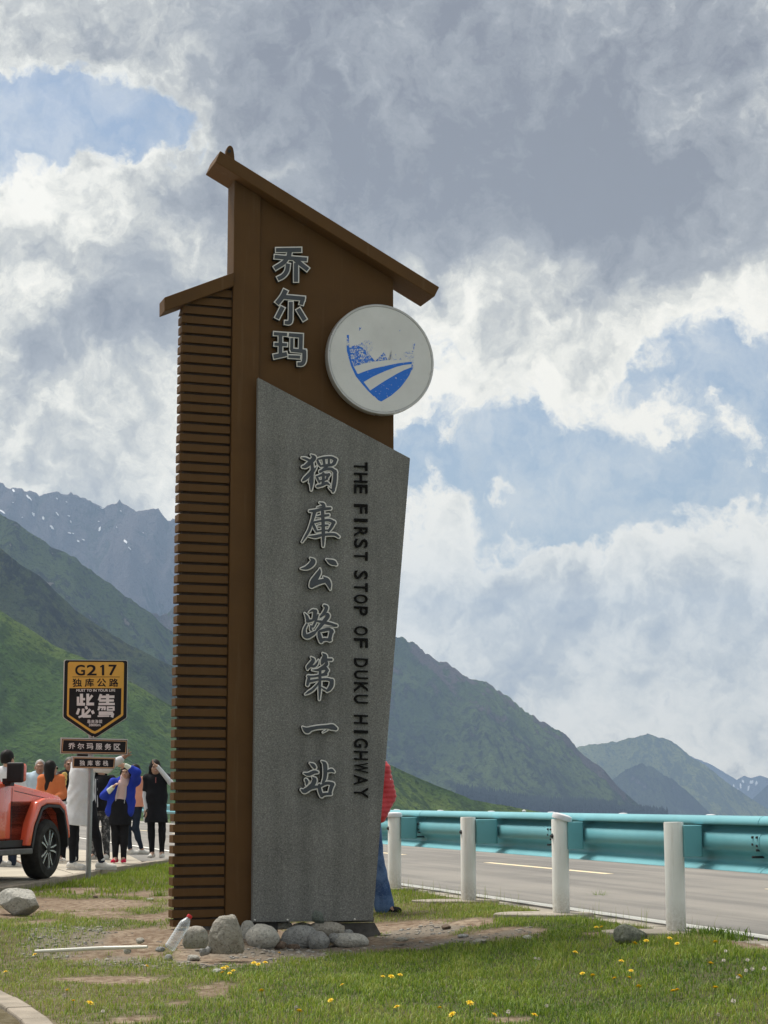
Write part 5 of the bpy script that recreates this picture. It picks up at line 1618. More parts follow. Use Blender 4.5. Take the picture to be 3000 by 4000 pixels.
# near rail: local x runs along the road away from us, local -y is towards the road
def guardrail(s0, s1, off, label, step, mirror=False, bolts=True):
    x0, y0 = road_pt(s0, off)
    root = empty('guardrail', (x0, y0, 0), ang_t)
    tag(root, label, 'guardrail')
    s = 0.0; i = 0
    while s < s1 - s0 - .01:
        L_ = min(step, s1 - s0 - s)
        o = rail_mesh('rail_beam', L_ + 0.16, root, side=(1 if mirror else -1), off=0.0)
        o.location = (s, 0.0045 * (i % 2), 0.0 if not mirror else far_z(s0 + s + L_ / 2))
        if bolts:
            for (dx, dz) in ((0.03, .80), (0.03, .735), (0.03, .70), (.10, .80), (.10, .745), (.10, .645)):
                mb = MB(); mb.tube((s + dx, 0.012, dz), (s + dx, -0.10, dz), 0.010, n=6); mb.build('bolt', M_BOLT, root)
        s += step; i += 1
    return root


RAIL_OFF = 0.27
far_z = lambda s: -0.19 + 0.15 * float(sstep(25, 95, s))
gr = guardrail(-9.0, 15.2, RAIL_OFF, 'near teal corrugated steel guardrail fixed to the white posts beside the road', 4.25)
gf = guardrail(-45, 235, 9.35, 'distant teal guardrail on the far side of the road', 8.0, True, False)


def post_meshes():
    mb = MB(); mb.lathe([(0.0825, -0.25), (0.0825, 0.903), (0.079, 0.911), (0.03, 0.912)], 32)
    a = mb.build('tube', M_POST, None, True, angle=R(40))
    mb = MB(); mb.lathe([(0.086, -0.03), (0.097, -0.026), (0.099, 0.0), (0.092, 0.02), (0.06, 0.030), (0.01, 0.033)], 32)
    b_ = mb.build('cap', M_CAP, None, True, angle=R(40))
    # spacer: rounded box between post and rail
    pts = []
    hw = 0.095
    for k_ in range(9): a_ = R(-90 + 22.5 * k_); pts.append((0.235 + 0.035 * math.cos(a_) - .035, hw * math.sin(a_)))
    pts += [(0.05, hw), (0.05, -hw)]
    mb = MB(); mb.slab(pts, 0.625, 0.885); mb.bevel(.004, 1)
    c = mb.build('spacer', M_TEAL, None, False)
    mb = MB(); mb.tube((-.098, 0, .75), (-.08, 0, .75), .016, n=6); mb.tube((-.083, 0, .75), (-.078, 0, .75), .026, n=12)
    d = mb.build('bolt', M_BOLT, None)
    return a, b_, c, d


pa, pc, psp, pbo = post_meshes()
nd_ang = math.atan2(ND[1], ND[0])
posts = [((2637, 3649), None, 'white guardrail post nearest the camera, open-topped, beside the leafy weed'), ((2188, 3577), 'tilt', 'white guardrail post with a cap knocked askew'), ((1826, 3526), None, 'white guardrail post without a cap, second from the monument'),
         ((1537, 3477), 'on', 'capped white guardrail post next to the monument and the red jacket')]
locs = [tuple(on_z(*p, 0)[:2]) for p, _, _ in posts]
for i, ((px, cap, lab), (x, y)) in enumerate(zip(posts, locs)):
    root = empty('guardrail_post', (x, y, 0), nd_ang); tag(root, lab, 'post', 'white posts carrying the near guardrail')
    for j, m_ in enumerate((pa, psp, pbo)):
        if m_ is pbo and i == 0: continue
        o = m_.copy(); COL.objects.link(o); o.parent = root
        if m_ is psp:
            d_ = RAIL_OFF - float(road_off(x, y)); o.scale = (d_ / 0.235, 1, 1)
        o.name = m_.name
    if cap:
        o = pc.copy(); COL.objects.link(o); o.parent = root; o.location = (0, 0, 0.915)
        if cap == 'tilt': o.location = (0.02, -0.012, 0.93); o.rotation_euler = (R(6), R(15), 0)
# further posts of the same rail, behind the monument
for k_ in range(3):
    x, y = road_pt(float((np.array(locs[3]) - P0) @ TD) + 2.75 * (k_ + 1), 0.0)
    root = empty('guardrail_post', (x, y, 0), nd_ang); tag(root, 'white guardrail post standing behind the monument', 'post', 'white posts hidden behind the monument')
    for m_ in (pa, psp, pc):
        o = m_.copy(); COL.objects.link(o); o.parent = root
        if m_ is pc: o.location = (0, 0, .915)
        if m_ is psp: o.scale = (RAIL_OFF / .235, 1, 1)
# far side posts with caps just above the rail
for k_ in range(40):
    s_ = -10 + 4.0 * k_ if k_ < 30 else 110 + 6.0 * (k_ - 30)
    x, y = road_pt(s_, 9.35 + 0.22)
    root = empty('guardrail_post', (x, y, 0), nd_ang + math.pi); tag(root, 'white post of the distant guardrail across the road', 'post', 'white posts of the far guardrail')
    o = pa.copy(); COL.objects.link(o); o.parent = root; o.location = (0, 0, .05 + far_z(s_))
    o = pc.copy(); COL.objects.link(o); o.parent = root; o.location = (0, 0, .972 + far_z(s_))
for m_ in (pa, pc, psp, pbo): bpy.data.objects.remove(m_, do_unlink=True)

# concrete pads cast round the post feet
for i, ((px, py), (x, y), (w_, dx)) in enumerate(zip([(p[0]) for p in posts], locs, [(0.28, -.30), (.30, -.34), (.26, -.30), (.2, -.2)])):
    t_ = []
    rg_ = random.Random(i + 3)
    for a in range(14):
        an = 2 * math.pi * a / 14
        t_.append((x + dx * .5 + (abs(dx) + .18) * math.cos(an) * rg_.uniform(.85, 1.1), y - .02 + w_ * math.sin(an) * rg_.uniform(.8, 1.1)))
    mb = MB(); mb.slab(t_, -.2, .022 + .002 * i); mb.bevel(.008, 1)
    tag(mb.build('footing_plate', M_FOOT), ['rough concrete footing round the nearest white post', 'pale concrete footing left of the tilted-cap post', 'thin concrete footing left of the uncapped post', 'small concrete footing of the post next to the monument'][i], 'footing')

# ------------------------------------------------------------------ bodies and clothes: smooth blended volumes turned into one surface
class Blend:
    def __init__(s, h=0.011):
        s.h = h; s.pr = []; s.cuts = []; s.subs = []; s.quilt = 0.0; s.folds = 0.0; s.ff = (26, 19)

    def cap(s, a, b, r1, r2=None, k=0.02, n=None, fl=1.0):
        s.pr.append(('c', np.array(a, float), np.array(b, float), r1, r1 if r2 is None else r2, k, None if n is None else np.array(n, float), fl)); return s

    def ell(s, c, r, k=0.02, rz=0.0, rx=0.0):
        s.pr.append(('e', np.array(c, float), np.array(r, float), rz, rx, k)); return s

    def sub(s, c, r, rz=0.0):
        s.subs.append((np.array(c, float), np.array(r, float), rz)); return s

    def cut(s, p, n):
        s.cuts.append((np.array(p, float), np.array(n, float))); return s

    def mesh(s):
        h = s.h
        lo = np.full(3, 1e9); hi = -lo
        for p in s.pr:
            if p[0] == 'c':
                m = max(p[3], p[4]); lo = np.minimum(lo, np.minimum(p[1], p[2]) - m); hi = np.maximum(hi, np.maximum(p[1], p[2]) + m)
            else:
                m = max(p[2]); lo = np.minimum(lo, p[1] - m); hi = np.maximum(hi, p[1] + m)
        lo -= 3 * h + .02; hi += 3 * h + .02
        n = np.ceil((hi - lo) / h).astype(int) + 1
        V = np.full(n, 0.08, np.float32)
        ax = [lo[i] + h * np.arange(n[i]) for i in range(3)]
        for p in s.pr:
            if p[0] == 'c':
                m = max(p[3], p[4]) + p[5] + .05; a = np.minimum(p[1], p[2]) - m; b = np.maximum(p[1], p[2]) + m
            else:
                m = max(p[2]) + p[5] + .05; a = p[1] - m; b = p[1] + m
            i0 = np.clip(((a - lo) / h).astype(int), 0, n - 1); i1 = np.clip(((b - lo) / h).astype(int) + 1, 1, n)
            G = np.stack(np.meshgrid(*[ax[i][i0[i]:i1[i]] for i in range(3)], indexing='ij'), -1)
            if p[0] == 'c':
                ab = p[2] - p[1]; q = G - p[1]; t = np.clip((q @ ab) / (ab @ ab + 1e-9), 0, 1)
                d = q - t[..., None] * ab
                if p[6] is not None:
                    nn = p[6] / np.linalg.norm(p[6]); c = d @ nn; d = d + (c * (p[7] - 1))[..., None] * nn
                d = np.linalg.norm(d, axis=-1) - (p[3] + (p[4] - p[3]) * t)
            else:
                q = G - p[1]
                c_, s_ = math.cos(-p[3]), math.sin(-p[3])
                q = np.stack([q[..., 0] * c_ - q[..., 1] * s_, q[..., 0] * s_ + q[..., 1] * c_, q[..., 2]], -1)
                c_, s_ = math.cos(-p[4]), math.sin(-p[4])
                q = np.stack([q[..., 0], q[..., 1] * c_ - q[..., 2] * s_, q[..., 1] * s_ + q[..., 2] * c_], -1)
                k0 = np.linalg.norm(q / p[2], axis=-1); k1 = np.linalg.norm(q / p[2] ** 2, axis=-1) + 1e-6
                d = k0 * (k0 - 1) / k1
            k = p[5]
            sl_ = tuple(slice(i0[i], i1[i]) for i in range(3))
            v = V[sl_]
            hh = np.clip(0.5 + 0.5 * (v - d) / k, 0, 1)
            V[sl_] = v * (1 - hh) + d * hh - k * hh * (1 - hh)
        if s.folds:
            G = np.meshgrid(*ax, indexing='ij', sparse=True)
            V = V + (s.folds * (np.sin(G[0] * s.ff[0] + 2.2 * np.sin(G[2] * 9)) * np.sin(G[2] * s.ff[1] + 1.7 * np.sin(G[0] * 13 + G[1] * 11)) + 0.6 * s.folds * np.sin(G[2] * 43 + G[0] * 37 + G[1] * 29))).astype(np.float32)
        if s.quilt: V = V - (s.quilt * np.abs(np.sin(ax[2] * 62))[None, None, :]).astype(np.float32)
        for c, r_, rz in s.subs:
            G = np.meshgrid(*ax, indexing='ij', sparse=True)
            x_ = G[0] - c[0]; y_ = G[1] - c[1]; z_ = G[2] - c[2]
            cc, ss = math.cos(-rz), math.sin(-rz)
            u_ = (x_ * cc - y_ * ss) / r_[0]; v_ = (x_ * ss + y_ * cc) / r_[1]; w_ = z_ / r_[2]
            V = np.maximum(V, (-(np.sqrt(u_ ** 2 + v_ ** 2 + w_ ** 2) - 1) * min(r_)).astype(np.float32))
        for c, nn in s.cuts:
            G = np.meshgrid(*ax, indexing='ij', sparse=True)
            V = np.maximum(V, ((G[0] - c[0]) * nn[0] + (G[1] - c[1]) * nn[1] + (G[2] - c[2]) * nn[2]).astype(np.float32))
        return nets(V, lo, h)


def nets(V, lo, h):
    ins = V < 0
    n = np.array(V.shape)
    corner = [(i, j, k) for i in (0, 1) for j in (0, 1) for k in (0, 1)]
    sub = lambda A, c: A[c[0]:n[0] - 1 + c[0], c[1]:n[1] - 1 + c[1], c[2]:n[2] - 1 + c[2]]
    cnt = sum(sub(ins, c).astype(np.int8) for c in corner)
    act = (cnt > 0) & (cnt < 8)
    I = np.argwhere(act)
    vid = np.full(act.shape, -1, np.int64); vid[act] = np.arange(len(I))
    acc = np.zeros((len(I), 3)); num = np.zeros(len(I))
    for a in corner:
        for ax in range(3):
            if a[ax]: continue
            b = list(a); b[ax] = 1
            va = V[I[:, 0] + a[0], I[:, 1] + a[1], I[:, 2] + a[2]]; vb = V[I[:, 0] + b[0], I[:, 1] + b[1], I[:, 2] + b[2]]
            cr = (va < 0) != (vb < 0)
            t = np.where(cr, va / np.where(cr, va - vb, 1), 0)
            p = np.array(a, float)[None] + t[:, None] * np.eye(3)[ax][None]
            acc[cr] += p[cr]; num[cr] += 1
    P_ = lo + h * (I + acc / np.maximum(num, 1)[:, None])
    F = []
    for ax in range(3):
        A = np.moveaxis(ins, ax, 0); Q = np.moveaxis(vid, ax, 0)
        e = A[:-1] != A[1:]
        e = e[:, 1:-1, 1:-1]
        J = np.argwhere(e)
        s_ = A[:-1][:, 1:-1, 1:-1][e]
        v0 = Q[J[:, 0], J[:, 1], J[:, 2]]; v1 = Q[J[:, 0], J[:, 1] + 1, J[:, 2]]; v2 = Q[J[:, 0], J[:, 1] + 1, J[:, 2] + 1]; v3 = Q[J[:, 0], J[:, 1], J[:, 2] + 1]
        q = np.stack([v0, v1, v2, v3], -1)
        q[~s_] = q[~s_][:, ::-1]
        if ax == 1: q = q[:, ::-1]
        F.append(q)
    return P_, np.concatenate(F)


def soft(bl, name, mat, parent):
    P_, F = bl.mesh()
    return mesh_np(name, P_, F, mat, parent, smooth=True)


SKIN = material('skin', color=(0.42, 0.25, 0.175), rough=0.55, var=0.08, vscale=20)
SKIN2 = material('tanned_skin', color=(0.27, 0.145, 0.095), rough=0.55, var=0.1, vscale=20)
HAIR = material('black_hair', color=(0.011, 0.009, 0.008), spec=.15, rough=0.55, bump=0.004, bscale=90)
HAIRG = material('grey_hair', color=(0.30, 0.29, 0.28), rough=0.6, var=0.2, vscale=40, bump=0.003, bscale=120)
HAIRD = material('greying_hair', color=(0.07, 0.065, 0.06), rough=0.6, var=0.3, vscale=40, bump=0.003, bscale=120)


def cloth(name, c, var=0.1, vs=7.0, bump=0.008, bs=16):
    return material(name, color=c, rough=0.85, var=var, vscale=vs, bump=bump, bscale=bs, spec=0.15)


C_WHITE = cloth('white_cotton', (0.60, 0.61, 0.63))
C_LBLUE = cloth('light_blue_cotton', (0.42, 0.52, 0.60))
C_ORANGE = cloth('orange_nylon', (0.58, 0.17, 0.06))
C_PEACH = cloth('peach_nylon', (0.68, 0.30, 0.20))
C_BLACK = cloth('black_cloth', (0.012, 0.012, 0.014))
C_NAVY = cloth('navy_cloth', (0.020, 0.028, 0.045))
C_BLUE = cloth('royal_blue_nylon', (0.018, 0.040, 0.33))
C_PINK = cloth('pale_pink_cotton', (0.58, 0.42, 0.40))
C_RED = material('red_quilted_nylon', color=(0.50, 0.022, 0.030), rough=0.45, var=0.12, vscale=14, bump=0.01, bscale=12)
C_SHOEW = cloth('white_trainer', (0.60, 0.58, 0.54), 0.15, 30)
C_SHOER = cloth('red_shoe', (0.50, 0.02, 0.06))
C_SHOEB = cloth('black_trainer', (0.02, 0.02, 0.022), 0.3, 40)
C_SOLE = cloth('white_sole', (0.62, 0.61, 0.58), 0.1, 20)
M_EYE = material('eye_dark', color=(0.012, 0.010, 0.010), rough=0.2)
M_LIP = material('lips', color=(0.36, 0.10, 0.09), rough=0.5)
M_TEETH = material('teeth', color=(0.70, 0.68, 0.62), rough=0.4)


def m_plaid(t, b, oc):
    s = t.node('ShaderNodeSeparateXYZ'); t.l.new(oc, s.inputs[0])
    fx = t.m('FRACT', t.m('MULTIPLY', s.outputs[0], 18.0)); fz = t.m('FRACT', t.m('MULTIPLY', s.outputs[2], 18.0))
    k_ = t.m('ADD', t.m('GREATER_THAN', fx, 0.6), t.m('GREATER_THAN', fz, 0.6))
    t.l.new(t.ramp(t.m('MULTIPLY', k_, 0.5), [(0, (0.17, 0.165, 0.155)), (0.5, (0.085, 0.083, 0.08)), (1, (0.03, 0.03, 0.032))]), b.inputs['Base Color'])


C_PLAID = material('grey_plaid_cotton', m_plaid, rough=0.9, spec=0.1)


def m_denim(t, b, oc):
    n = t.noise(oc, 6, 5, 0.6); n2 = t.noise(oc, 120, 3, 0.7)
    c = t.mix(t.remap(n, 0.38, 0.62), (0.035, 0.075, 0.19), (0.11, 0.19, 0.36))
    t.l.new(t.mix(t.remap(n2, 0.5, 0.7, 0, 0.4), c, (0.30, 0.38, 0.52)), b.inputs['Base Color'])


C_DENIM = material('blue_denim', m_denim, rough=0.9, spec=0.1)


def m_torn(t, b, oc):
    n = t.noise(oc, 14, 6, 0.75)
    t.l.new(t.mix(t.remap(n, 0.5, 0.58), (0.045, 0.047, 0.05), (0.24, 0.24, 0.24)), b.inputs['Base Color'])


C_TORN = material('washed_grey_denim', m_torn, rough=0.9, spec=0.1)


def lerp(a, b, t): return tuple(a[i] + (b[i] - a[i]) * t for i in range(3))


class Person:
    """a standing figure; joints in metres, x to the right of the picture, y away, z up. hd / td / fd: facing of head, trunk, feet (0 = towards the camera, + turns to the right)"""
    def __init__(s, px, pyf, d, zf, H, label, skin=SKIN, hd=0, td=0, fd=0, J=None, group='tourists standing by the road sign', w=1.0, hz=0.0):
        x = at_y(px, pyf, d).x
        s.root = empty('person', (x, d, zf)); tag(s.root, label, 'person', group)
        k = H / 1.62; s.k = k; s.H = H; s.w = w
        j = dict(head=(0, -.01, 1.495), neck=(0, 0.0, 1.36), chest=(0, 0, 1.22), waist=(0, 0, 1.02), pelvis=(0, 0, .90),
                 sL=(-.165 * w, 0, 1.325), sR=(.165 * w, 0, 1.325), eL=(-.215 * w, .01, 1.06), eR=(.215 * w, .01, 1.06), wL=(-.225 * w, -.04, .83), wR=(.225 * w, -.04, .83),
                 hL=(-.085 * w, 0, .86), hR=(.085 * w, 0, .86), kL=(-.095, -.01, .47), kR=(.095, -.01, .47), aL=(-.10, .02, .085), aR=(.10, .02, .085))
        for n_, v in (J or {}).items(): j[n_] = v
        s.j = {n_: np.array(v, float) * k for n_, v in j.items()}
        s.hd, s.td, s.fd = R(hd), R(td), R(fd); s.skin = skin
        s.hands = {}

    def fdir(s, a): return np.array([math.sin(a), -math.cos(a), 0.0])
    def sdir(s, a): return np.array([math.cos(a), math.sin(a), 0.0])

    def body(s, fingers=True, spread=0.25, curl=0.3, bare=()):
        j, k = s.j, s.k
        b = Blend(0.0085)
        f, r = s.fdir(s.hd), s.sdir(s.hd)
        h = j['head']
        b.ell(h + np.array([0, 0, .028]) * k + f * -.012 * k, np.array([.074, .092, .092]) * k, .01, s.hd)
        b.ell(h + f * .018 * k + np.array([0, 0, -.035]) * k, np.array([.060, .070, .078]) * k, .03, s.hd)
        b.ell(h + f * .045 * k + np.array([0, 0, -.085]) * k, np.array([.034, .030, .025]) * k, .03, s.hd)      # chin
        b.cap(h + f * .078 * k + np.array([0, 0, .010]) * k, h + f * .098 * k + np.array([0, 0, -.026]) * k, .009 * k, .015 * k, .012)   # nose
        b.ell(h + f * .078 * k + np.array([0, 0, .028]) * k, np.array([.052, .018, .012]) * k, .02, s.hd)       # brow
        for sg in (-1, 1):
            b.ell(h + r * sg * .078 * k + np.array([0, 0, -.008]) * k, np.array([.012, .020, .030]) * k, .008, s.hd)   # ears
            b.ell(h + f * .062 * k + r * sg * .036 * k + np.array([0, 0, -.028]) * k, np.array([.022, .02, .022]) * k, .02, s.hd)   # cheeks
        b.cap(h + np.array([0, 0, -.06]) * k - f * .015 * k, j['neck'] - np.array([0, 0, .04]) * k, .050 * k, .056 * k, .03)
        b.cap(j['neck'] - np.array([0, 0, .05 * k]), j['pelvis'], .07 * k, .085 * k, .05, s.fdir(s.td), 1.2)
        for L_ in 'LR':
            b.cap(j['neck'] - np.array([0, 0, .06 * k]), j['s' + L_], .05 * k, .045 * k, .04)
            b.cap(j['s' + L_], j['e' + L_], .043 * k, .035 * k, .02)
            b.cap(j['e' + L_], j['w' + L_], .036 * k, .023 * k, .02)
            b.cap(j['h' + L_], j['k' + L_], .072 * k, .050 * k, .04)
            b.cap(j['k' + L_], j['a' + L_], .050 * k, .034 * k, .03)
            b.ell(lerp(j['k' + L_], j['a' + L_], .3) + np.array([0, .018, 0]), np.array([.045, .045, .10]) * k, .03)
            b.cap(j['a' + L_], j['a' + L_] + s.fdir(s.fd) * .12 * k + np.array([0, 0, -.05 * k]), .032 * k, .026 * k, .03)
            # hand: palm, four fingers, thumb
            d = j['w' + L_] - j['e' + L_]; d /= np.linalg.norm(d)
            hd_ = s.hands.get(L_, {})
            if 'dir' in hd_: d = np.array(hd_['dir'], float); d /= np.linalg.norm(d)
            side = np.array(hd_.get('side', (0, -1, 0)), float); side -= d * (side @ d); side /= np.linalg.norm(side) + 1e-9
            up_ = np.cross(d, side)
            w_ = j['w' + L_]; pl_ = w_ + d * .075 * k
            b.cap(w_, w_ + d * .02 * k, .024 * k, .028 * k, .015)
            b.cap(w_ + d * .03 * k, pl_, .036 * k, .040 * k, .015, up_, 2.3)
            sp = hd_.get('spread', spread); cu = hd_.get('curl', curl)
            for q, (o_, ln) in enumerate(((-.030, .062), (-.010, .075), (.010, .070), (.029, .055))):
                a0 = pl_ + side * o_ * k
                dd = d + side * o_ / .03 * sp; dd /= np.linalg.norm(dd)
                a1 = a0 + dd * ln * .55 * k + up_ * cu * .014 * k
                a2 = a1 + (dd * (1 - .5 * cu) + up_ * cu * .9) * ln * .5 * k
                b.cap(a0, a1, .0088 * k, .0085 * k, .006); b.cap(a1, a2, .0085 * k, .0072 * k, .004)
            t0 = w_ + d * .025 * k - side * .024 * k
            t1 = t0 + (d * .6 - side * .75) * .042 * k; t2 = t1 + (d * .9 - side * .25) * .032 * k
            b.cap(t0, t1, .012 * k, .0105 * k, .008); b.cap(t1, t2, .0105 * k, .0085 * k, .004)
        o = soft(b, 'body', s.skin, s.root)
        return o

    def face(s, smile=False, eyes=True):
        k, h, f, r = s.k, s.j['head'], s.fdir(s.hd), s.sdir(s.hd)
        for sg in (-1, 1):
            if eyes: soft(Blend(.004).ell(h + f * .083 * k + r * sg * .032 * k + np.array([0, 0, .008]) * k, np.array([.015, .006, .0055]) * k, .002, s.hd), 'eye', M_EYE, s.root)
            soft(Blend(.004).ell(h + f * .090 * k + r * sg * .033 * k + np.array([0, 0, .028]) * k, np.array([.021, .006, .0045]) * k, .002, s.hd), 'eyebrow', HAIR, s.root)
        soft(Blend(.004).ell(h + f * .083 * k + np.array([0, 0, -.056]) * k, np.array([.026 if smile else .022, .009, .009 if smile else .0065]) * k, .002, s.hd), 'mouth', M_LIP, s.root)
        if smile: soft(Blend(.003).ell(h + f * .090 * k + np.array([0, 0, -.054]) * k, np.array([.018, .005, .0045]) * k, .002, s.hd), 'teeth', M_TEETH, s.root)

    def hair(s, mat=None, length=0.0, ponytail=0.0, vol=0.012, cap_front=0.045, spread=.07):
        k, h, f, r = s.k, s.j['head'], s.fdir(s.hd), s.sdir(s.hd)
        mat = mat or HAIR
        b = Blend(.009)
        b.ell(h + np.array([0, 0, .040]) * k - f * .022 * k, np.array([.078 + vol, .090 + vol, .088 + vol]) * k, .01, s.hd)
        b.ell(h + np.array([0, 0, .0]) * k - f * .045 * k, np.array([.076 + vol * .6, .060 + vol, .085]) * k, .02, s.hd)
        if length:
            b.cap(h - f * .05 * k, h - f * .06 * k - np.array([0, 0, length]), (spread + .012) * k, spread * .75 * k, .02, f, 1.5)
            for sg in (-1, 1): b.cap(h + r * sg * .075 * k - f * .01 * k, h + r * sg * .095 * k - f * .03 * k - np.array([0, 0, length * .9]), .030 * k, .022 * k, .03)
        if ponytail:
            b.cap(h - f * .10 * k + np.array([0, 0, .03]), h - f * .12 * k - np.array([0, 0, ponytail]), .040 * k, .030 * k, .03)
        b.folds = .002; b.ff = (90, 20)
        # open at the face
        b.sub(h + f * (.115 + max(0, cap_front - .02) * .5) * k + np.array([0, 0, -.045 - (.02 - min(cap_front, .02)) * -1.2]) * k, np.array([.074, .115, .106]) * k, s.hd)
        if not length: b.cut(h - np.array([0, 0, .06]) * k, (0, 0, -1))
        return soft(b, 'hair', mat, s.root)

    def top(s, mat, name='jacket', thick=.02, hem=.80, loose=.02, sleeves=('L', 'R'), sl_len=1.0, flare=0.0, folds=.0065, collar=True, sleeve_r=.0, open_neck=True, tw=.150, short=False, quilt=0.0):
        j, k = s.j, s.k
        n = s.fdir(s.td)
        b = Blend(.0115)
        b.cap(j['chest'] + np.array([0, 0, .03 * k]), j['waist'], (tw + thick) * k * s.w, (tw - .02 + thick + loose) * k * s.w, .05, n, 1.42)
        hz = hem * k
        lowp = np.array([j['pelvis'][0], j['pelvis'][1], hz - .04])
        b.cap(j['waist'], lowp, (tw - .015 + thick + loose) * k * s.w, (tw - .01 + thick + loose + flare) * k * s.w, .05, n, 1.30)
        for L_ in 'LR': b.cap(j['neck'] - np.array([0, 0, .075 * k]), j['s' + L_], (.058 + thick * .5) * k, (.054 + thick * .6) * k, .05)
        if collar: b.cap(j['neck'] - np.array([0, 0, .07 * k]), j['neck'] + np.array([0, 0, -.005 * k]), (.068 + thick * .3) * k, (.066 + thick * .2) * k, .025)
        for L_ in sleeves:
            sL, eL, wL = j['s' + L_], j['e' + L_], j['w' + L_]
            b.cap(sL, eL if not short else lerp(sL, eL, .62), (.050 + thick) * k, (.043 + thick + sleeve_r) * k, .035)
            if not short:
                e2 = np.array(lerp(eL, wL, sl_len * .94)); b.cap(eL, e2, (.044 + thick + sleeve_r) * k, (.032 + thick * .8 + sleeve_r) * k, .025)
        b.folds = folds; b.quilt = quilt
        b.cut((0, 0, hz), (0, 0, -1))
        return soft(b, name, mat, s.root)

    def legs(s, mat, name='trousers', thick=.010, bottom=.06, top=.93, flare=0.0, folds=.002, which='LR'):
        j, k = s.j, s.k; folds = folds * 1.5
        b = Blend(.0105)
        b.cap(j['pelvis'] + np.array([0, 0, .04 * k]), j['pelvis'] - np.array([0, 0, .04 * k]), (.135 + thick) * k * s.w, (.140 + thick) * k * s.w, .05, s.fdir(s.td), 1.35)
        for L_ in which:
            b.cap(j['h' + L_], j['k' + L_], (.082 + thick) * k, (.054 + thick) * k, .04)
            e = np.array(lerp(j['k' + L_], j['a' + L_], (j['k' + L_][2] - bottom * k) / max(.01, (j['k' + L_] - j['a' + L_])[2])))
            b.cap(j['k' + L_], e, (.053 + thick) * k, (.036 + thick + flare) * k, .03)
            b.ell(np.array(lerp(j['k' + L_], j['a' + L_], .28)) + np.array([0, .015, 0]), np.array([.050 + thick, .052 + thick, .11]) * k, .03)
        b.folds = folds
        b.cut((0, 0, top * k), (0, 0, 1))
        return soft(b, name, mat, s.root)

    def shoes(s, mat, sole=None, size=1.0, which='LR'):
        for L_ in which:
            a = s.j['a' + L_]; f = s.fdir(s.fd + (R(8) if L_ == 'R' else -R(8))); k = s.k * size
            z = a[2] - .085 * s.k
            b = Blend(.007)
            hp = np.array([a[0], a[1], z]) - f * .035 * k
            b.cap(hp + np.array([0, 0, .045 * k]), hp + f * .19 * k + np.array([0, 0, .034 * k]), .041 * k, .030 * k, .02)
            b.cap(hp + np.array([0, 0, .06 * k]) + f * .01 * k, hp + f * .07 * k + np.array([0, 0, .062 * k]), .038 * k, .032 * k, .03)
            b.cap(hp + np.array([0, 0, .025 * k]) + f * .08 * k, hp + f * .17 * k + np.array([0, 0, .024 * k]), .042 * k, .038 * k, .03)
            b.cut((0, 0, z + .018 * k), (0, 0, -1))
            o = soft(b, 'shoe', mat, s.root)
            if sole:
                b = Blend(.007); b.cap(hp + np.array([0, 0, .012 * k]), hp + f * .18 * k + np.array([0, 0, .012 * k]), .044 * k, .042 * k, .02); b.cut((0, 0, z + .018 * k), (0, 0, 1)); b.cut((0, 0, z + .001), (0, 0, -1))
                soft(b, 'sole', sole, o)

    def add(s, name, mat, fn, h=.009, folds=0.0):
        b = Blend(h); b.folds = folds; fn(b, s.j, s.k); return soft(b, name, mat, s.root)


def up(*v): return np.array(v, float)


# 1 man seen behind the car, dark hair, back turned
p = Person(14, 3388, 27.3, .12, 1.72, 'man in a white shirt at the left edge, seen over the red car', hd=150, td=160, fd=120, group='tourists beyond the red car')
p.body(); p.hair(vol=.014, cap_front=.02); p.top(C_WHITE, 'shirt', short=False); p.legs(C_NAVY, 'trousers', .022, .05); p.shoes(C_SHOEW, C_SOLE)
# 2 old man with grey hair, head bent
p = Person(136, 3360, 30.0, .12, 1.66, 'grey-haired man in a light blue shirt, head bent, between car and ponytailed woman', skin=SKIN2, hd=10, td=-10, J=dict(head=(.03, -.045, 1.48)), w=1.08, group='tourists beyond the red car')
p.body(); p.face(eyes=False); p.hair(HAIRG, vol=.002, cap_front=.0); p.top(C_LBLUE, 'shirt', loose=.03); p.legs(C_NAVY, 'trousers', .022, .05); p.shoes(C_SHOEB)
# 3 woman with very long black hair
p = Person(186, 3372, 29.0, .12, 1.60, 'woman in an orange jacket with long black hair down her back and sunglasses', hd=128, td=150, fd=120, J=dict(eR=(.20, -.03, 1.08), wR=(.15, -.2, 1.05)), w=.86, group='tourists beyond the red car')
p.body(); p.hair(length=.50, vol=.012, cap_front=.01, spread=.085); p.top(C_ORANGE, 'jacket', thick=.03, loose=.03); p.legs(C_BLACK, 'trousers'); p.shoes(C_SHOEW)
p.add('sunglasses', M_EYE, lambda b, j, k: b.cap(j['head'] + p.fdir(p.hd) * .082 + p.sdir(p.hd) * -.045 + up(0, 0, .01), j['head'] + p.fdir(p.hd) * .082 + p.sdir(p.hd) * .045 + up(0, 0, .01), .018, .018, .005), .005)
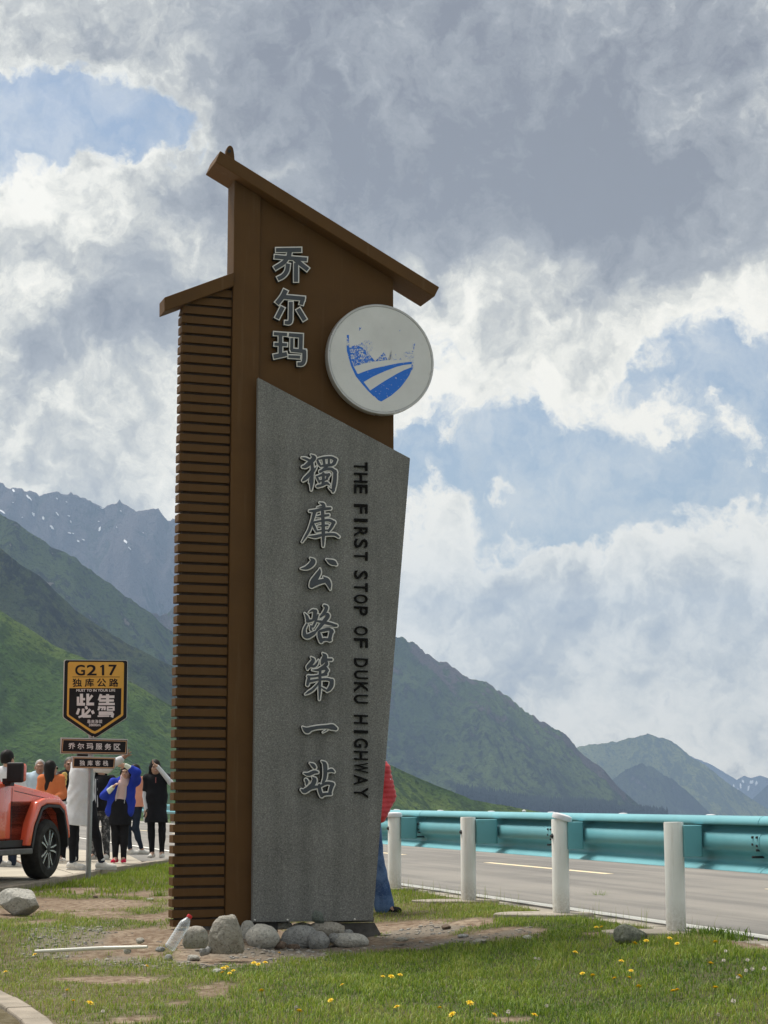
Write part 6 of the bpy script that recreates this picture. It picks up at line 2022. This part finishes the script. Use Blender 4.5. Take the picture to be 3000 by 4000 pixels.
# 4 man in plaid shirt, eating
p = Person(258, 3367, 29.8, .12, 1.68, 'man in a grey plaid shirt and black vest lifting a yellow paper bag', skin=SKIN2, hd=18, td=5, J=dict(eL=(-.30, -.04, 1.09), wL=(-.10, -.22, 1.20)), w=1.05)
p.hands = {'L': dict(dir=(.5, -.5, .75), curl=1.0, spread=.1)}
p.body(); p.face(); p.hair(HAIRD, vol=.003, cap_front=.0); p.top(C_PLAID, 'shirt', sl_len=.9, loose=.02)
vest = p.top(C_BLACK, 'vest', thick=.032, sleeves=(), collar=False, loose=.02, hem=.84)
p.legs(C_BLACK, 'trousers', .026, .04, flare=.01); p.shoes(C_SHOEW, C_SHOEB)
wx = p.root.location + Vector((-.06, -.27, 1.27)) * 1.03
b = Blend(.007); b.cap((0, 0, -.075), (.03, 0, .075), .058, .048, .02, (0, 1, 0), 2.2); b.ell((.02, 0, -.07), (.04, .02, .03), .02); b.folds = .006; b.ff = (60, 50)
o = soft(b, 'paper_bag', cloth('yellow_paper', (0.66, 0.47, 0.16), .12, 20), None); o.location = wx; tag(o, 'crumpled yellow paper snack bag held up by the man in the plaid shirt', 'paper bag')
# 5 person in a long white coat pointing to the right
p = Person(312, 3398, 26.0, .12, 1.74, 'person in a long white coat behind the sign pole, pointing right', skin=SKIN2, hd=140, td=100, fd=75, w=1.0,
           J=dict(sL=(-.10, .05, 1.37), sR=(.09, -.06, 1.37), eR=(.33, -.16, 1.33), wR=(.545, -.20, 1.46), eL=(-.13, .10, 1.10), wL=(.02, .02, .95), kL=(-.12, 0, .47), kR=(.19, -.02, .47), aL=(-.12, .02, .085), aR=(.27, .0, .085), hL=(-.07, 0, .86), hR=(.09, 0, .86), head=(.02, .0, 1.50)))
p.hands = {'R': dict(dir=(.62, -.05, .62), side=(.7, -.2, -.7), spread=.55, curl=.15)}
p.body(); p.hair(vol=.010, cap_front=.0)


def coat(b, j, k):
    n = (.35, 1, 0)
    b.cap(j['chest'] + up(-.02, 0, .03), up(-.03, 0, 1.05), .185, .180, .05, n, 1.05)
    b.cap(up(-.03, 0, 1.05), up(-.06, 0, .60), .180, .235, .06, n, 1.05)
    b.cap(j['neck'] - up(0, 0, .06), j['neck'] + up(0, 0, .01), .085, .08, .03)
    b.cap(j['neck'] - up(0, 0, .08), j['sL'], .08, .08, .05); b.cap(j['neck'] - up(0, 0, .08), j['sR'], .08, .078, .05)
    b.cap(j['sR'], j['eR'], .082, .074, .04); b.cap(j['eR'], lerp(j['eR'], j['wR'], .92), .074, .050, .03)
    b.cap(j['sL'], j['eL'], .08, .07, .04); b.cap(j['eL'], lerp(j['eL'], j['wL'], .9), .07, .05, .03)
    b.cut((-.05, 0, .625), (-.12, 0, -1))


p.add('coat', C_WHITE, coat, .011, .008)
p.legs(C_BLACK, 'leggings', .004, .10); p.shoes(C_SHOEW, C_SOLE, 1.12)
for L_ in 'LR':
    a = p.j['a' + L_]; p.add('sock', C_WHITE, lambda b, j, k: b.cap(a + up(0, 0, .0), a + up(0, 0, .045), .044, .046, .01), .008)
    p.add('sock_stripe', C_NAVY, lambda b, j, k: b.cap(a + up(0, 0, .022), a + up(0, 0, .028), .0475, .0475, .005), .007)
# 6 person mostly hidden behind 5
p = Person(384, 3362, 30.5, .12, 1.62, 'person in a black track top and torn grey jeans, mostly behind the pole', hd=30, td=-60, fd=-20, J=dict(aR=(.12, 0, .085)))
p.body(); p.face(); p.hair(vol=.012, length=.12, cap_front=.02); p.top(C_BLACK, 'track_top', loose=.02, thick=.022)
p.add('stripe', C_WHITE, lambda b, j, k: (b.cap(j['sL'] + up(.085, -.10, .0), j['pelvis'] + up(-.06, -.17, -.03), .009, .009, .004), b.cap(j['sL'] + up(.12, -.10, .0), j['pelvis'] + up(-.025, -.175, -.03), .009, .009, .004)), .006)
p.legs(C_TORN, 'jeans', .014, .05); p.shoes(C_SHOEW, C_SOLE)
# 7 woman in blue jacket, hand over her brow
p = Person(458, 3377, 28.6, .12, 1.55, 'woman in a royal blue jacket over pink, shading her eyes, wearing red shoes', hd=-10, td=5, w=1.08,
           J=dict(head=(.10, -.02, 1.47), neck=(.08, 0, 1.35), chest=(.05, 0, 1.2), waist=(.03, 0, 1.0), sL=(-.10, 0, 1.29), sR=(.25, 0, 1.34), eR=(.30, -.22, 1.47), wR=(.12, -.24, 1.585), eL=(-.25, -.03, 1.10), wL=(-.09, -.20, 1.23),
                  kL=(-.06, 0, .47), kR=(.085, 0, .47), aL=(-.055, .02, .085), aR=(.08, .02, .085)))
p.hands = {'R': dict(dir=(-1, -.1, .1), curl=.6, spread=.1, side=(0, -.3, 1)), 'L': dict(dir=(.7, -.4, .6), curl=.7, spread=.1)}
p.body(); p.face(); p.hair(vol=.016, cap_front=.03, length=.05)
p.add('scarf', C_PINK, lambda b, j, k: b.cap(j['neck'] - up(0, .01, .05), j['neck'] + up(0, -.02, .045), .092, .072, .02, None, 1), .009, .004)
p.add('shirt', C_PINK, lambda b, j, k: b.cap(j['chest'] + up(0, -.02, .06), j['pelvis'] + up(0, -.03, .02), .105, .115, .04, (0, 1, 0), 1.45), .010, .004)


def bluej(b, j, k):
    for sx, s_ in ((-1, 'L'), (1, 'R')):
        b.cap(j['chest'] + up(sx * .115, 0, .05), j['waist'] + up(sx * .125, 0, 0), .082, .084, .04); b.cap(j['waist'] + up(sx * .125, 0, 0), up(j['pelvis'][0] + sx * .14, 0, .80), .084, .092, .04)
        b.cap(j['neck'] + up(sx * .05, .03, -.06), j['s' + s_], .07, .085, .04)
        b.cap(j['s' + s_], j['e' + s_], .078, .068, .04); b.cap(j['e' + s_], lerp(j['e' + s_], j['w' + s_], .45), .066, .054, .03)
    b.cap(j['chest'] + up(0, .06, .06), j['pelvis'] + up(0, .07, -.04), .15, .16, .05, (0, 1, 0), 1.6)
    b.cut((0, 0, .755 * k), (0, 0, -1))


p.add('jacket', C_BLUE, bluej, .0105, .008)
for sx in (-1, 1):
    p.add('zip', M_ALU, lambda b, j, k: b.cap(j['chest'] + up(sx * .062, -.098, .03), up(j['pelvis'][0] + sx * .075, -.115, .79), .006, .006, .003), .005)
for L_ in 'LR': p.add('cuff', cloth('pale_cuff_' + L_, (0.58, 0.62, 0.52)), lambda b, j, k: b.cap(lerp(j['e' + L_], j['w' + L_], .45), lerp(j['e' + L_], j['w' + L_], .98), .046, .036, .02), .009)
p.legs(C_BLACK, 'leggings', .010, .075); p.add('skirt', C_BLACK, lambda b, j, k: (b.cap(up(.01, 0, .88), up(.01, 0, .62), .165, .175, .05, (0, 1, 0), 1.15), b.cut((0, 0, .59), (0, 0, -1))), .011, .006)
p.shoes(C_SHOER, None, .95)
# 8 person in peach jacket behind 7, arm stretched to the left
p = Person(512, 3345, 33.0, .12, 1.62, 'person in a peach jacket and navy leggings behind the blue-jacketed woman', hd=-60, td=-30, fd=70, J=dict(eL=(-.42, -.02, 1.27), wL=(-.55, -.05, 1.05), aR=(.17, .04, .085), kR=(.05, 0, .47), aL=(-.05, .1, .085)))
p.body(); p.hair(vol=.012, cap_front=.02); p.top(C_PEACH, 'jacket', thick=.03, loose=.03, hem=.86); p.legs(C_NAVY, 'leggings', .004, .12); p.shoes(C_SHOEW, C_SOLE, 1.1)
# 9 woman in black dress with white sleeves
p = Person(603, 3357, 30.9, .12, 1.66, 'smiling woman in a short black dress and white arm sleeves holding a phone', hd=12, td=8, w=1.0,
           J=dict(eR=(.24, -.10, 1.24), wR=(.03, -.17, 1.50), eL=(-.19, .01, 1.02), wL=(-.16, -.05, .80), kL=(-.08, 0, .46), kR=(.10, 0, .46), head=(-.03, -.02, 1.49), aL=(-.06, .02, .085), aR=(.10, .02, .085)))
p.hands = {'R': dict(dir=(-.6, -.2, .5), curl=.7, spread=.1), 'L': dict(dir=(.1, -.2, -1), curl=.6)}
p.body(); p.face(True); p.hair(vol=.014, length=.24, cap_front=.035, spread=.08)
p.top(C_BLACK, 'shirt', short=True, thick=.016, hem=.9, collar=False)
p.add('dress', C_BLACK, lambda b, j, k: (b.cap(j['chest'], up(0, 0, .95), .155, .145, .04, (0, 1, 0), 1.3), b.cap(up(0, 0, .95), up(0, 0, .58), .150, .205, .05, (0, 1, 0), 1.2), b.cut((0, 0, .60), (0, 0, -1))), .011, .005)
p.add('zip', M_LIP, lambda b, j, k: b.cap(up(-.005, -.118, 1.36), up(-.002, -.138, 1.27), .006, .006, .003), .005)
for L_ in 'LR': p.add('arm_sleeve', C_WHITE, lambda b, j, k: (b.cap(lerp(j['s' + L_], j['e' + L_], .66), j['e' + L_], .050, .046, .02), b.cap(j['e' + L_], j['w' + L_], .046, .034, .02)), .009, .002)
p.legs(C_BLACK, 'leggings', .004, .08); p.shoes(C_SHOEW, None)
w_ = p.root.location + Vector((-.145, -.085, .735)) * 1.025
mb = MB(); mb.box(-.037, .037, -.004, .004, -.075, .075); mb.bevel(.003)
o = mb.build('phone', M_EYE, None, loc=w_); o.rotation_euler = (R(10), R(25), 0); tag(o, 'black mobile phone in the hanging hand of the woman in black', 'phone')
# 10 person behind the monument, only one side showing
q_ = gnd(1500, 3570)
p = Person(1414, 3570, q_.y, q_.z, 1.72, 'person in a red quilted jacket and flared blue jeans half hidden behind the monument', hd=150, td=60, fd=55, group=None,
           J=dict(sR=(.17, -.02, 1.36), eR=(.215, -.03, 1.12), wR=(.15, -.14, .93), kR=(.13, 0, .50), aR=(.20, 0, .085), kL=(-.06, 0, .5), aL=(-.06, .1, .085), hR=(.07, 0, .9)))
if 'group' in p.root: del p.root['group']
p.body(); p.hair(length=.15)
jk = p.top(C_RED, 'jacket', thick=.045, hem=.86, loose=.03, folds=.005, quilt=.010, sleeve_r=.008); p.legs(C_DENIM, 'jeans', .016, .075, flare=.045); p.shoes(C_SHOEB, C_SOLE, 1.0)
p.add('sleeve_badge', C_WHITE, lambda b, j, k: b.ell(lerp(j['sR'], j['eR'], .35) + up(.07, -.05, 0), (.022, .022, .022), .005), .006)

# ------------------------------------------------------------------ red off-road car at the kerb
cw = at_y(150, 3437, 23.0)
CH = R(75)
car = empty('parked_car', (0, 0, 0.12), CH)
tag(car, 'boxy orange-red off-road car parked at the kerb, its front wheel turned', 'car')
fwd = Vector((math.cos(CH), math.sin(CH), 0)); lft = Vector((-math.sin(CH), math.cos(CH), 0))
car.location = Vector((cw.x, 23.0, 0.12)) + lft * .80
M_CRED = material('orange_red_car_paint', color=(0.82, 0.13, 0.06), rough=0.25, var=0.03, vscale=2, coat=0.6)
M_PLAS = material('black_plastic', color=(0.018, 0.018, 0.019), rough=0.6, bump=.001, bscale=200)
M_TYRE = material('tyre_rubber', color=(0.020, 0.019, 0.017), rough=0.85, var=.25, vscale=14, bump=.002)
M_ALLOY = material('alloy_bright', color=(0.55, 0.55, 0.55), rough=0.25, metal=0.8)
M_GLASSD = material('tinted_glass', color=(0.02, 0.025, 0.028), rough=0.05, spec=.8)
M_GLASSL = material('lamp_glass', color=(0.55, 0.55, 0.52), rough=0.1, spec=.8)
arch = lambda cx: [(cx - .60, .42), (cx - .52, .66), (cx - .34, .89), (cx - .18, .93), (cx + .18, .92), (cx + .32, .85), (cx + .43, .60), (cx + .46, .42)]
XR = -2.75
prof = [(.50, .50), (.52, .80), (.52, .91), (.50, .98), (.42, 1.025), (.1, 1.075), (-.85, 1.18), (-1.05, 1.19), (-3.55, 1.18), (-3.62, 1.05), (-3.62, .5), (XR - .62, .42)]
prof += [(x, z) for x, z in arch(XR)] + [(x, z) for x, z in arch(0)]
prof2 = [prof[i] for i in range(len(prof))]
mb = MB(); mb.prism(prof2, -.86, .86); mb.bevel(.035, 3)
mb.build('body', M_CRED, car, True, angle=R(45))
mb = MB(); mb.prism([(.46, 1.00), (-.88, 1.17), (-.88, 1.205), (.1, 1.11), (.38, 1.06), (.48, 1.02)], -.70, .70); mb.bevel(.012, 2); mb.build('bonnet', M_CRED, car, True, angle=R(45))
mb = MB(); mb.box(-3.5, .6, -.62, .62, .34, .95); mb.build('underbody', M_PLAS, car)
for sy in (-1, 1):
    for cx in (0, XR):
        A = [(cx - .72, .43), (cx - .64, .70), (cx - .44, .96), (cx - .22, 1.005), (cx + .22, .995), (cx + .39, .92), (cx + .50, .66), (cx + .53, .50)]
        I_ = arch(cx)
        pts = A + [(p_[0], p_[1]) for p_ in I_[::-1]]
        pts[len(A)] = (cx + .475, .50)
        mb = MB(); mb.prism(pts, sy * .85, sy * .965); mb.bevel(.022, 2); fl = mb.build('fender', M_CRED, car, True, angle=R(45))
        A2 = [(x - .0, z + .0) for x, z in I_]; B2 = [(cx + (x - cx) * .93, z - .035) for x, z in I_]
        mb = MB(); mb.prism(A2 + B2[::-1], sy * .60, sy * .972); mb.build('arch_trim', M_PLAS, fl)
    mb = MB(); mb.prism([(XR + .60, .42), (-.70, .42), (-.70, .50), (XR + .60, .50)], sy * .86, sy * .90); mb.build('sill', M_PLAS, car)
    mb = MB(); mb.box(XR + .62, -.60, sy * .86 if sy > 0 else -.99, .99 if sy > 0 else -.86, .33, .40); mb.bevel(.012); mb.build('side_step', material('step_metal', color=(.10, .10, .10), rough=.5, var=.2), car)
    for (x0, x1) in ((-1.86, -1.0), (-2.62, -1.90)):
        mb = MB(); mb.prism([(x0, .52), (x1, .52), (x1, 1.17), (x0, 1.17)], sy * .861, sy * .874); mb.bevel(.010, 2); dr = mb.build('door', M_CRED, car, True, angle=R(45))
        mb = MB(); mb.box(x0 + .08, x0 + .24, sy * .874 if sy > 0 else -.90, .90 if sy > 0 else -.874, .99, 1.02); mb.bevel(.006); mb.build('handle', M_CRED, dr)
    for pg in ([(-.955, .50), (-.945, .50), (-.945, 1.13), (-.955, 1.13)], [(.44, .955), (-.90, 1.090), (-.90, 1.098), (.44, .963)]):
        mb = MB(); mb.prism(pg, sy * .858, sy * .8615); mb.build('panel_gap', M_PLAS, car)
    # mirror
    mb = MB(); mb.box(-1.20, -1.08, -1.12 if sy < 0 else .92, -.92 if sy < 0 else 1.12, 1.20, 1.42); mb.bevel(.035, 3); mr = mb.build('wing_mirror', M_CRED, car, True, angle=R(50))
    mb = MB(); mb.box(-1.225, -1.18, -1.13 if sy < 0 else .91, -.91 if sy < 0 else 1.13, 1.19, 1.43); mb.bevel(.02, 2); mb.build('mirror_housing', M_PLAS, mr)
    mb = MB(); mb.box(-1.18, -1.08, -.95 if sy < 0 else .84, -.84 if sy < 0 else .95, 1.15, 1.24); mb.build('mirror_foot', M_PLAS, mr)
    mb = MB(); mb.box(.40, .535, -.80 if sy < 0 else .58, -.58 if sy < 0 else .80, .86, .98); mb.bevel(.02, 2); mb.build('headlight', M_GLASSL, car)
    mb = MB(); mb.box(.46, .575, -.885 if sy < 0 else .855, -.855 if sy < 0 else .875, .925, .965); mb.build('side_marker', M_GLASSL, car)
mb = MB(); mb.prism([(-1.06, 1.17), (-1.62, 1.76), (-3.42, 1.80), (-3.58, 1.17)], -.80, .80); mb.bevel(.04, 3); cb = mb.build('cabin', M_CRED, car, True, angle=R(45))
for sy in (-1, 1):
    for pts in ([(-1.22, 1.22), (-1.66, 1.68), (-1.86, 1.70), (-1.86, 1.22)], [(-1.93, 1.22), (-1.93, 1.70), (-2.52, 1.71), (-2.52, 1.22)], [(-2.62, 1.22), (-2.62, 1.71), (-3.34, 1.72), (-3.42, 1.22)]):
        mb = MB(); mb.prism(pts, sy * .79, sy * .806); mb.build('window', M_GLASSD, cb)
bm = bmesh.new(); vs = [bm.verts.new(v) for v in ((-1.10, -.70, 1.215), (-1.10, .70, 1.215), (-1.595, .66, 1.735), (-1.595, -.66, 1.735))]
bm.faces.new(vs); bmesh.ops.solidify(bm, geom=bm.faces[:], thickness=.02)
me = bpy.data.meshes.new('windscreen'); bm.to_mesh(me); bm.free(); me.materials.append(M_GLASSD); o = link(bpy.data.objects.new('windscreen', me), cb); o.location = (.012, 0, .012)
mb = MB(); mb.box(.42, .60, -.84, .84, .42, .62); mb.bevel(.04, 3); mb.build('bumper', M_PLAS, car, True, angle=R(45))
mb = MB(); mb.box(.50, .54, -.55, .55, .66, .90); mb.build('grille', M_PLAS, car)


def wheel(cx, sy, steer):
    M_ = Matrix.Rotation(R(-90 if sy > 0 else 90), 4, 'X')
    r_ = .372
    mb = MB(); mb.lathe([(.20, -.12), (.245, -.118), (.335, -.118), (.362, -.098), (r_, -.06), (r_, .06), (.362, .098), (.335, .126), (.262, .132), (.250, .115), (.240, .08)], 56, 0, M_)
    wh = mb.build('wheel', M_TYRE, car, True, angle=R(35))
    mb = MB(); mb.lathe([(.243, .06), (.250, .110), (.246, .121), (.236, .118), (.228, .06), (.05, .045)], 48, 0, M_); rim = mb.build('rim', M_PLAS, wh, True, angle=R(35))
    for i in range(5):
        for sg in (-1, 1):
            a = 2 * math.pi * i / 5
            for k_, (r0, r1, o0, o1) in enumerate(((.05, .232, .016, .045),)):
                mb = MB()
                T_ = M_ @ Matrix.Rotation(a, 4, 'Z')
                pts = [(r0, sg * .010), (r0, sg * .026), (.15, sg * .040), (r1, sg * .064), (r1, sg * .040), (.15, sg * .018)]
                lo = [mb.bm.verts.new(T_ @ Vector((x_, y_, .095))) for x_, y_ in pts]; hi = [mb.bm.verts.new(T_ @ Vector((x_, y_, .114))) for x_, y_ in pts]
                mb.bm.faces.new(hi); mb.bm.faces.new(lo[::-1])
                for q in range(6): mb.bm.faces.new((lo[q], lo[(q + 1) % 6], hi[(q + 1) % 6], hi[q]))
                mb.build('spoke', M_ALLOY, wh)
    mb = MB(); mb.lathe([(.052, .05), (.052, .105), (.03, .115), (.005, .116)], 20, 0, M_); mb.build('hub', M_PLAS, wh, True, angle=R(35))
    wh.location = (cx, sy * .80, r_)
    wh.rotation_euler = (0, 0, steer)


for cx in (0, XR):
    for sy in (-1, 1): wheel(cx, sy, R(1) if cx == 0 else 0)

# ------------------------------------------------------------------ small things
# plastic bottle leaning on the stones
def m_pet(t, b, oc):
    b.inputs['Base Color'].default_value = (0.80, 0.83, 0.85, 1)
    b.inputs['Roughness'].default_value = 0.12
    b.inputs['Specular IOR Level'].default_value = 0.8
    tr = t.node('ShaderNodeBsdfTransparent'); tr.inputs[0].default_value = (.96, .97, .98, 1)
    lw = t.node('ShaderNodeLayerWeight'); lw.inputs[0].default_value = 0.35
    mx = t.node('ShaderNodeMixShader'); t.l.new(t.remap(lw.outputs[1], 0, 1, .10, .60), mx.inputs[0])
    t.l.new(tr.outputs[0], mx.inputs[1]); t.l.new(b.outputs[0], mx.inputs[2])
    o_ = next(n for n in t.n if n.type == 'OUTPUT_MATERIAL'); t.l.new(mx.outputs[0], o_.inputs[0])


M_PET = material('clear_plastic', m_pet)
M_WATER = material('water', m_pet)
base = gnd(655, 3703); topd = at_y(738, 3574, base.y + .08)
bt = empty('water_bottle', base)
tag(bt, 'clear ribbed plastic water bottle with a red cap leaning against the stones', 'bottle')
ax_ = (topd - base); Lb = ax_.length; ax_.normalize()
bt.rotation_mode = 'QUATERNION'; bt.rotation_quaternion = ax_.to_track_quat('Z', 'Y')
rB = .045
pf = [(.002, .0), (rB * .8, .0), (rB, .012)]
zb = .02
while zb < Lb * .66:
    pf += [(rB, zb), (rB * .93, zb + .007), (rB, zb + .014)]; zb += .018
pf += [(rB, Lb * .70), (rB * .92, Lb * .76), (rB * .60, Lb * .86), (rB * .36, Lb * .92), (rB * .34, Lb * .955)]
mb = MB(); mb.lathe(pf + [(r_ - .0015, h_) for r_, h_ in pf[::-1][:-1]] + [(.002, .0015)], 28); mb.build('shell', M_PET, bt, True)
mb = MB(); mb.lathe([(rB * .80, Lb * .74), (rB * .84, Lb * .80)] , 24); 
mb.bm.free()
mb = MB(); mb.lathe([(rB * .46, Lb * .925), (rB * .48, Lb * .93), (rB * .48, Lb), (rB * .42, Lb * 1.008), (.002, Lb * 1.01)], 24); mb.build('cap', material('red_cap', color=(.55, .02, .03), rough=.4), bt, True, angle=R(40))
mb = MB(); mb.lathe([(rB * 1.008, Lb * .705), (rB * 1.0, Lb * .70), (rB * .99, Lb * .66), (rB * 1.0, Lb * .655)], 24); mb.bm.free()

# white plastic pipe on the ground
pa_, pb_, pc_ = gnd(130, 3722), gnd(400, 3710), gnd(570, 3702)
bm_ = Blend(.008)
mb = MB()
mb.tube((pa_.x, pa_.y, pa_.z + .018), (pb_.x, pb_.y, pb_.z + .02), .014, .016, 14); mb.tube((pb_.x, pb_.y, pb_.z + .02), (pc_.x, pc_.y, pc_.z + .012), .016, .012, 14)
tag(mb.build('plastic_pipe', material('white_pvc', color=(.66, .64, .56), rough=.4, var=.08, vscale=10), None, True, angle=R(40)), 'thin white plastic pipe lying on the worn soil left of the stones', 'pipe')

# bolts: white yurt on the far meadow
yp = at_y(1130 * 3000 / 1659, 1754.5 * 3000 / 1659, 985)
yr = empty('yurt', (yp.x, 985, yp.z)); tag(yr, 'tiny white yurt on the far green meadow below the conifer wood', 'yurt')
M_FELT = material('white_felt', color=(.62, .62, .60), rough=.9, var=.1, vscale=.5)
mb = MB(); mb.lathe([(1.1, -1), (1.1, .55), (1.0, .6)], 20); mb.build('wall', M_FELT, yr, True, angle=R(40))
mb = MB(); mb.lathe([(1.15, .55), (.8, .9), (.2, 1.15), (.03, 1.2)], 20); mb.build('roof', M_FELT, yr, True, angle=R(40))

# dandelions and clover heads
M_DAND = material('dandelion_yellow', color=(.86, .60, .015), rough=.7, var=.12, vscale=200)
M_CLOV = material('clover_white', color=(.62, .56, .50), rough=.8, var=.15, vscale=200)
M_STEM = material('flower_stem', color=(.09, .15, .03), rough=.7)


def flower_proto(name, mat, r, clover=False):
    bm = bmesh.new()
    rg_ = random.Random(4 if clover else 5)
    n = 26 if not clover else 30
    for i in range(n):
        if clover:
            th = math.acos(1 - 2 * (i + .5) / n); ph = i * 2.399
            d = Vector((math.sin(th) * math.cos(ph), math.sin(th) * math.sin(ph), math.cos(th)))
            c0 = d * r * .4; c1 = d * r * rg_.uniform(.9, 1.1); s_ = d.orthogonal().normalized() * r * .22
        else:
            a = i * 2.399; rr = r * (.45 + .6 * (i % 3) / 2)
            d = Vector((math.cos(a), math.sin(a), 0)); c0 = Vector((0, 0, 0)); c1 = d * rr + Vector((0, 0, r * (.42 - .18 * (i % 3)))); s_ = Vector((-d.y, d.x, 0)) * r * .20
        vs = [bm.verts.new(c0 - s_ * .5), bm.verts.new(c0 + s_ * .5), bm.verts.new(c1 + s_), bm.verts.new(c1 - s_)]
        bm.faces.new(vs)
    me = bpy.data.meshes.new(name); bm.to_mesh(me); bm.free(); me.materials.append(mat)
    return me


me_d = flower_proto('flower_head', M_DAND, .0175); me_c = flower_proto('flower_head', M_CLOV, .0125, True)
mb = MB(); mb.tube((0, 0, -.06), (0, 0, 0), .0022, .0018, 6); so = mb.build('stem', M_STEM); me_s = so.data; bpy.data.objects.remove(so, do_unlink=True)
DP = [(867, 3805), (890, 3822), (905, 3806), (880, 3790), (862, 3812), (985, 3785), (1003, 3780), (1030, 3783), (567, 3790), (1330, 3866), (1285, 3928), (1163, 3982), (1490, 3832), (1523, 3838), (1557, 3836), (1015, 3885), (2325, 3642), (2345, 3643), (2475, 3702), (2520, 3703),
      (2612, 3693), (2640, 3710), (2790, 3710), (2242, 3746), (2422, 3772), (2270, 3833), (2310, 3833), (2395, 3838), (2453, 3838), (2490, 3880), (2640, 3890), (2625, 3905), (2790, 3887), (2885, 3850), (1830, 3945), (1712, 3962), (1545, 3965), (1760, 3982), (1925, 3990), (2082, 3992), (2460, 3820),
      (130, 3737), (165, 3730), (15, 3815), (255, 3893), (280, 3935), (345, 3930), (1085, 3742), (2772, 3790)]
CP = [(2085, 3758), (2100, 3762), (2822, 3770), (2915, 3780), (2933, 3805), (2910, 3816), (2980, 3817), (2878, 3836), (2845, 3847), (2830, 3735), (2130, 3955), (2860, 3935), (245, 3905), (395, 3962), (2800, 3985), (1980, 3985), (2985, 3730), (1150, 3950)]
MARKS = [(650, 3690, 'the fallen water bottle'), (960, 3740, 'the front of the largest boulder'), (90, 3740, 'the left end of the white pipe'), (300, 3900, 'the near kerb corner'), (1270, 3900, 'the middle of the lower edge'), (1540, 3840, 'the ground below the steel foot'),
         (2460, 3690, 'the mossy rock'), (2790, 3720, 'the leafy weed'), (2290, 3850, 'the open turf below the tilted-cap post'), (2900, 3830, 'the right edge among the clover'), (1870, 3970, 'the bottom dirt patch'), (2560, 3880, 'the open turf below the nearest post'), (2100, 3760, 'the turf below the second footing')]
ORD = ['leftmost', 'second from left', 'third from left', 'fourth from left', 'fifth from left', 'sixth from left', 'seventh from left', 'eighth from left', 'ninth from left', 'tenth from left', 'eleventh from left', 'twelfth from left']
def flower_label(i):
    near = lambda p: min(range(len(MARKS)), key=lambda m: (MARKS[m][0] - p[0]) ** 2 + (MARKS[m][1] - p[1]) ** 2)
    grp = DP if i < len(DP) else CP; p = (DP + CP)[i]; m = near(p)
    same = sorted([q for q in grp if near(q) == m]); k_ = same.index(p)
    nm = 'yellow dandelion' if grp is DP else 'whitish clover head'
    return nm + ' near ' + MARKS[m][2] + (', ' + ORD[min(k_, 11)] + ' there' if len(same) > 1 else ', alone there')
for i, (fx, fy) in enumerate(DP + CP):
    dn = i < len(DP)
    g_ = gnd(fx, fy + 14)
    hh_ = random.uniform(.045, .075)
    r_ = empty('dandelion' if dn else 'clover', g_)
    sc_ = random.uniform(.85, 1.2) * (1.12 if dn else 1)
    h_ = link(bpy.data.objects.new('flower_head', me_d if dn else me_c), r_); h_.location = (0, 0, hh_); h_.scale = (sc_,) * 3
    h_.rotation_euler = (random.uniform(.1, .6), random.uniform(-.4, .4), random.uniform(0, 6))
    s_ = link(bpy.data.objects.new('stem', me_s), r_); s_.location = (0, 0, hh_); s_.scale = (1, 1, hh_ / .06)
    tag(r_, flower_label(i), 'dandelion' if dn else 'clover', 'dandelions in the turf' if dn else 'clover heads in the turf')

# ------------------------------------------------------------------ haze
hz = MB(); hz.box(-10500, 10500, -9000, 10200, -230, 1125)
M_HAZE = bpy.data.materials.new('haze'); M_HAZE.use_nodes = True
t = NT(M_HAZE.node_tree)
for n_ in list(t.n): t.n.remove(n_)
o_ = t.node('ShaderNodeOutputMaterial'); pv = t.node('ShaderNodeVolumePrincipled')
pv.inputs['Color'].default_value = (0.47, 0.66, 0.97, 1); pv.inputs['Density'].default_value = HAZE_D; pv.inputs['Anisotropy'].default_value = 0.2
t.l.new(pv.outputs[0], o_.inputs['Volume'])
ho = hz.build('haze', M_HAZE); tag(ho, kind='stuff'); ho['label'] = 'thin blue air haze filling the valley'
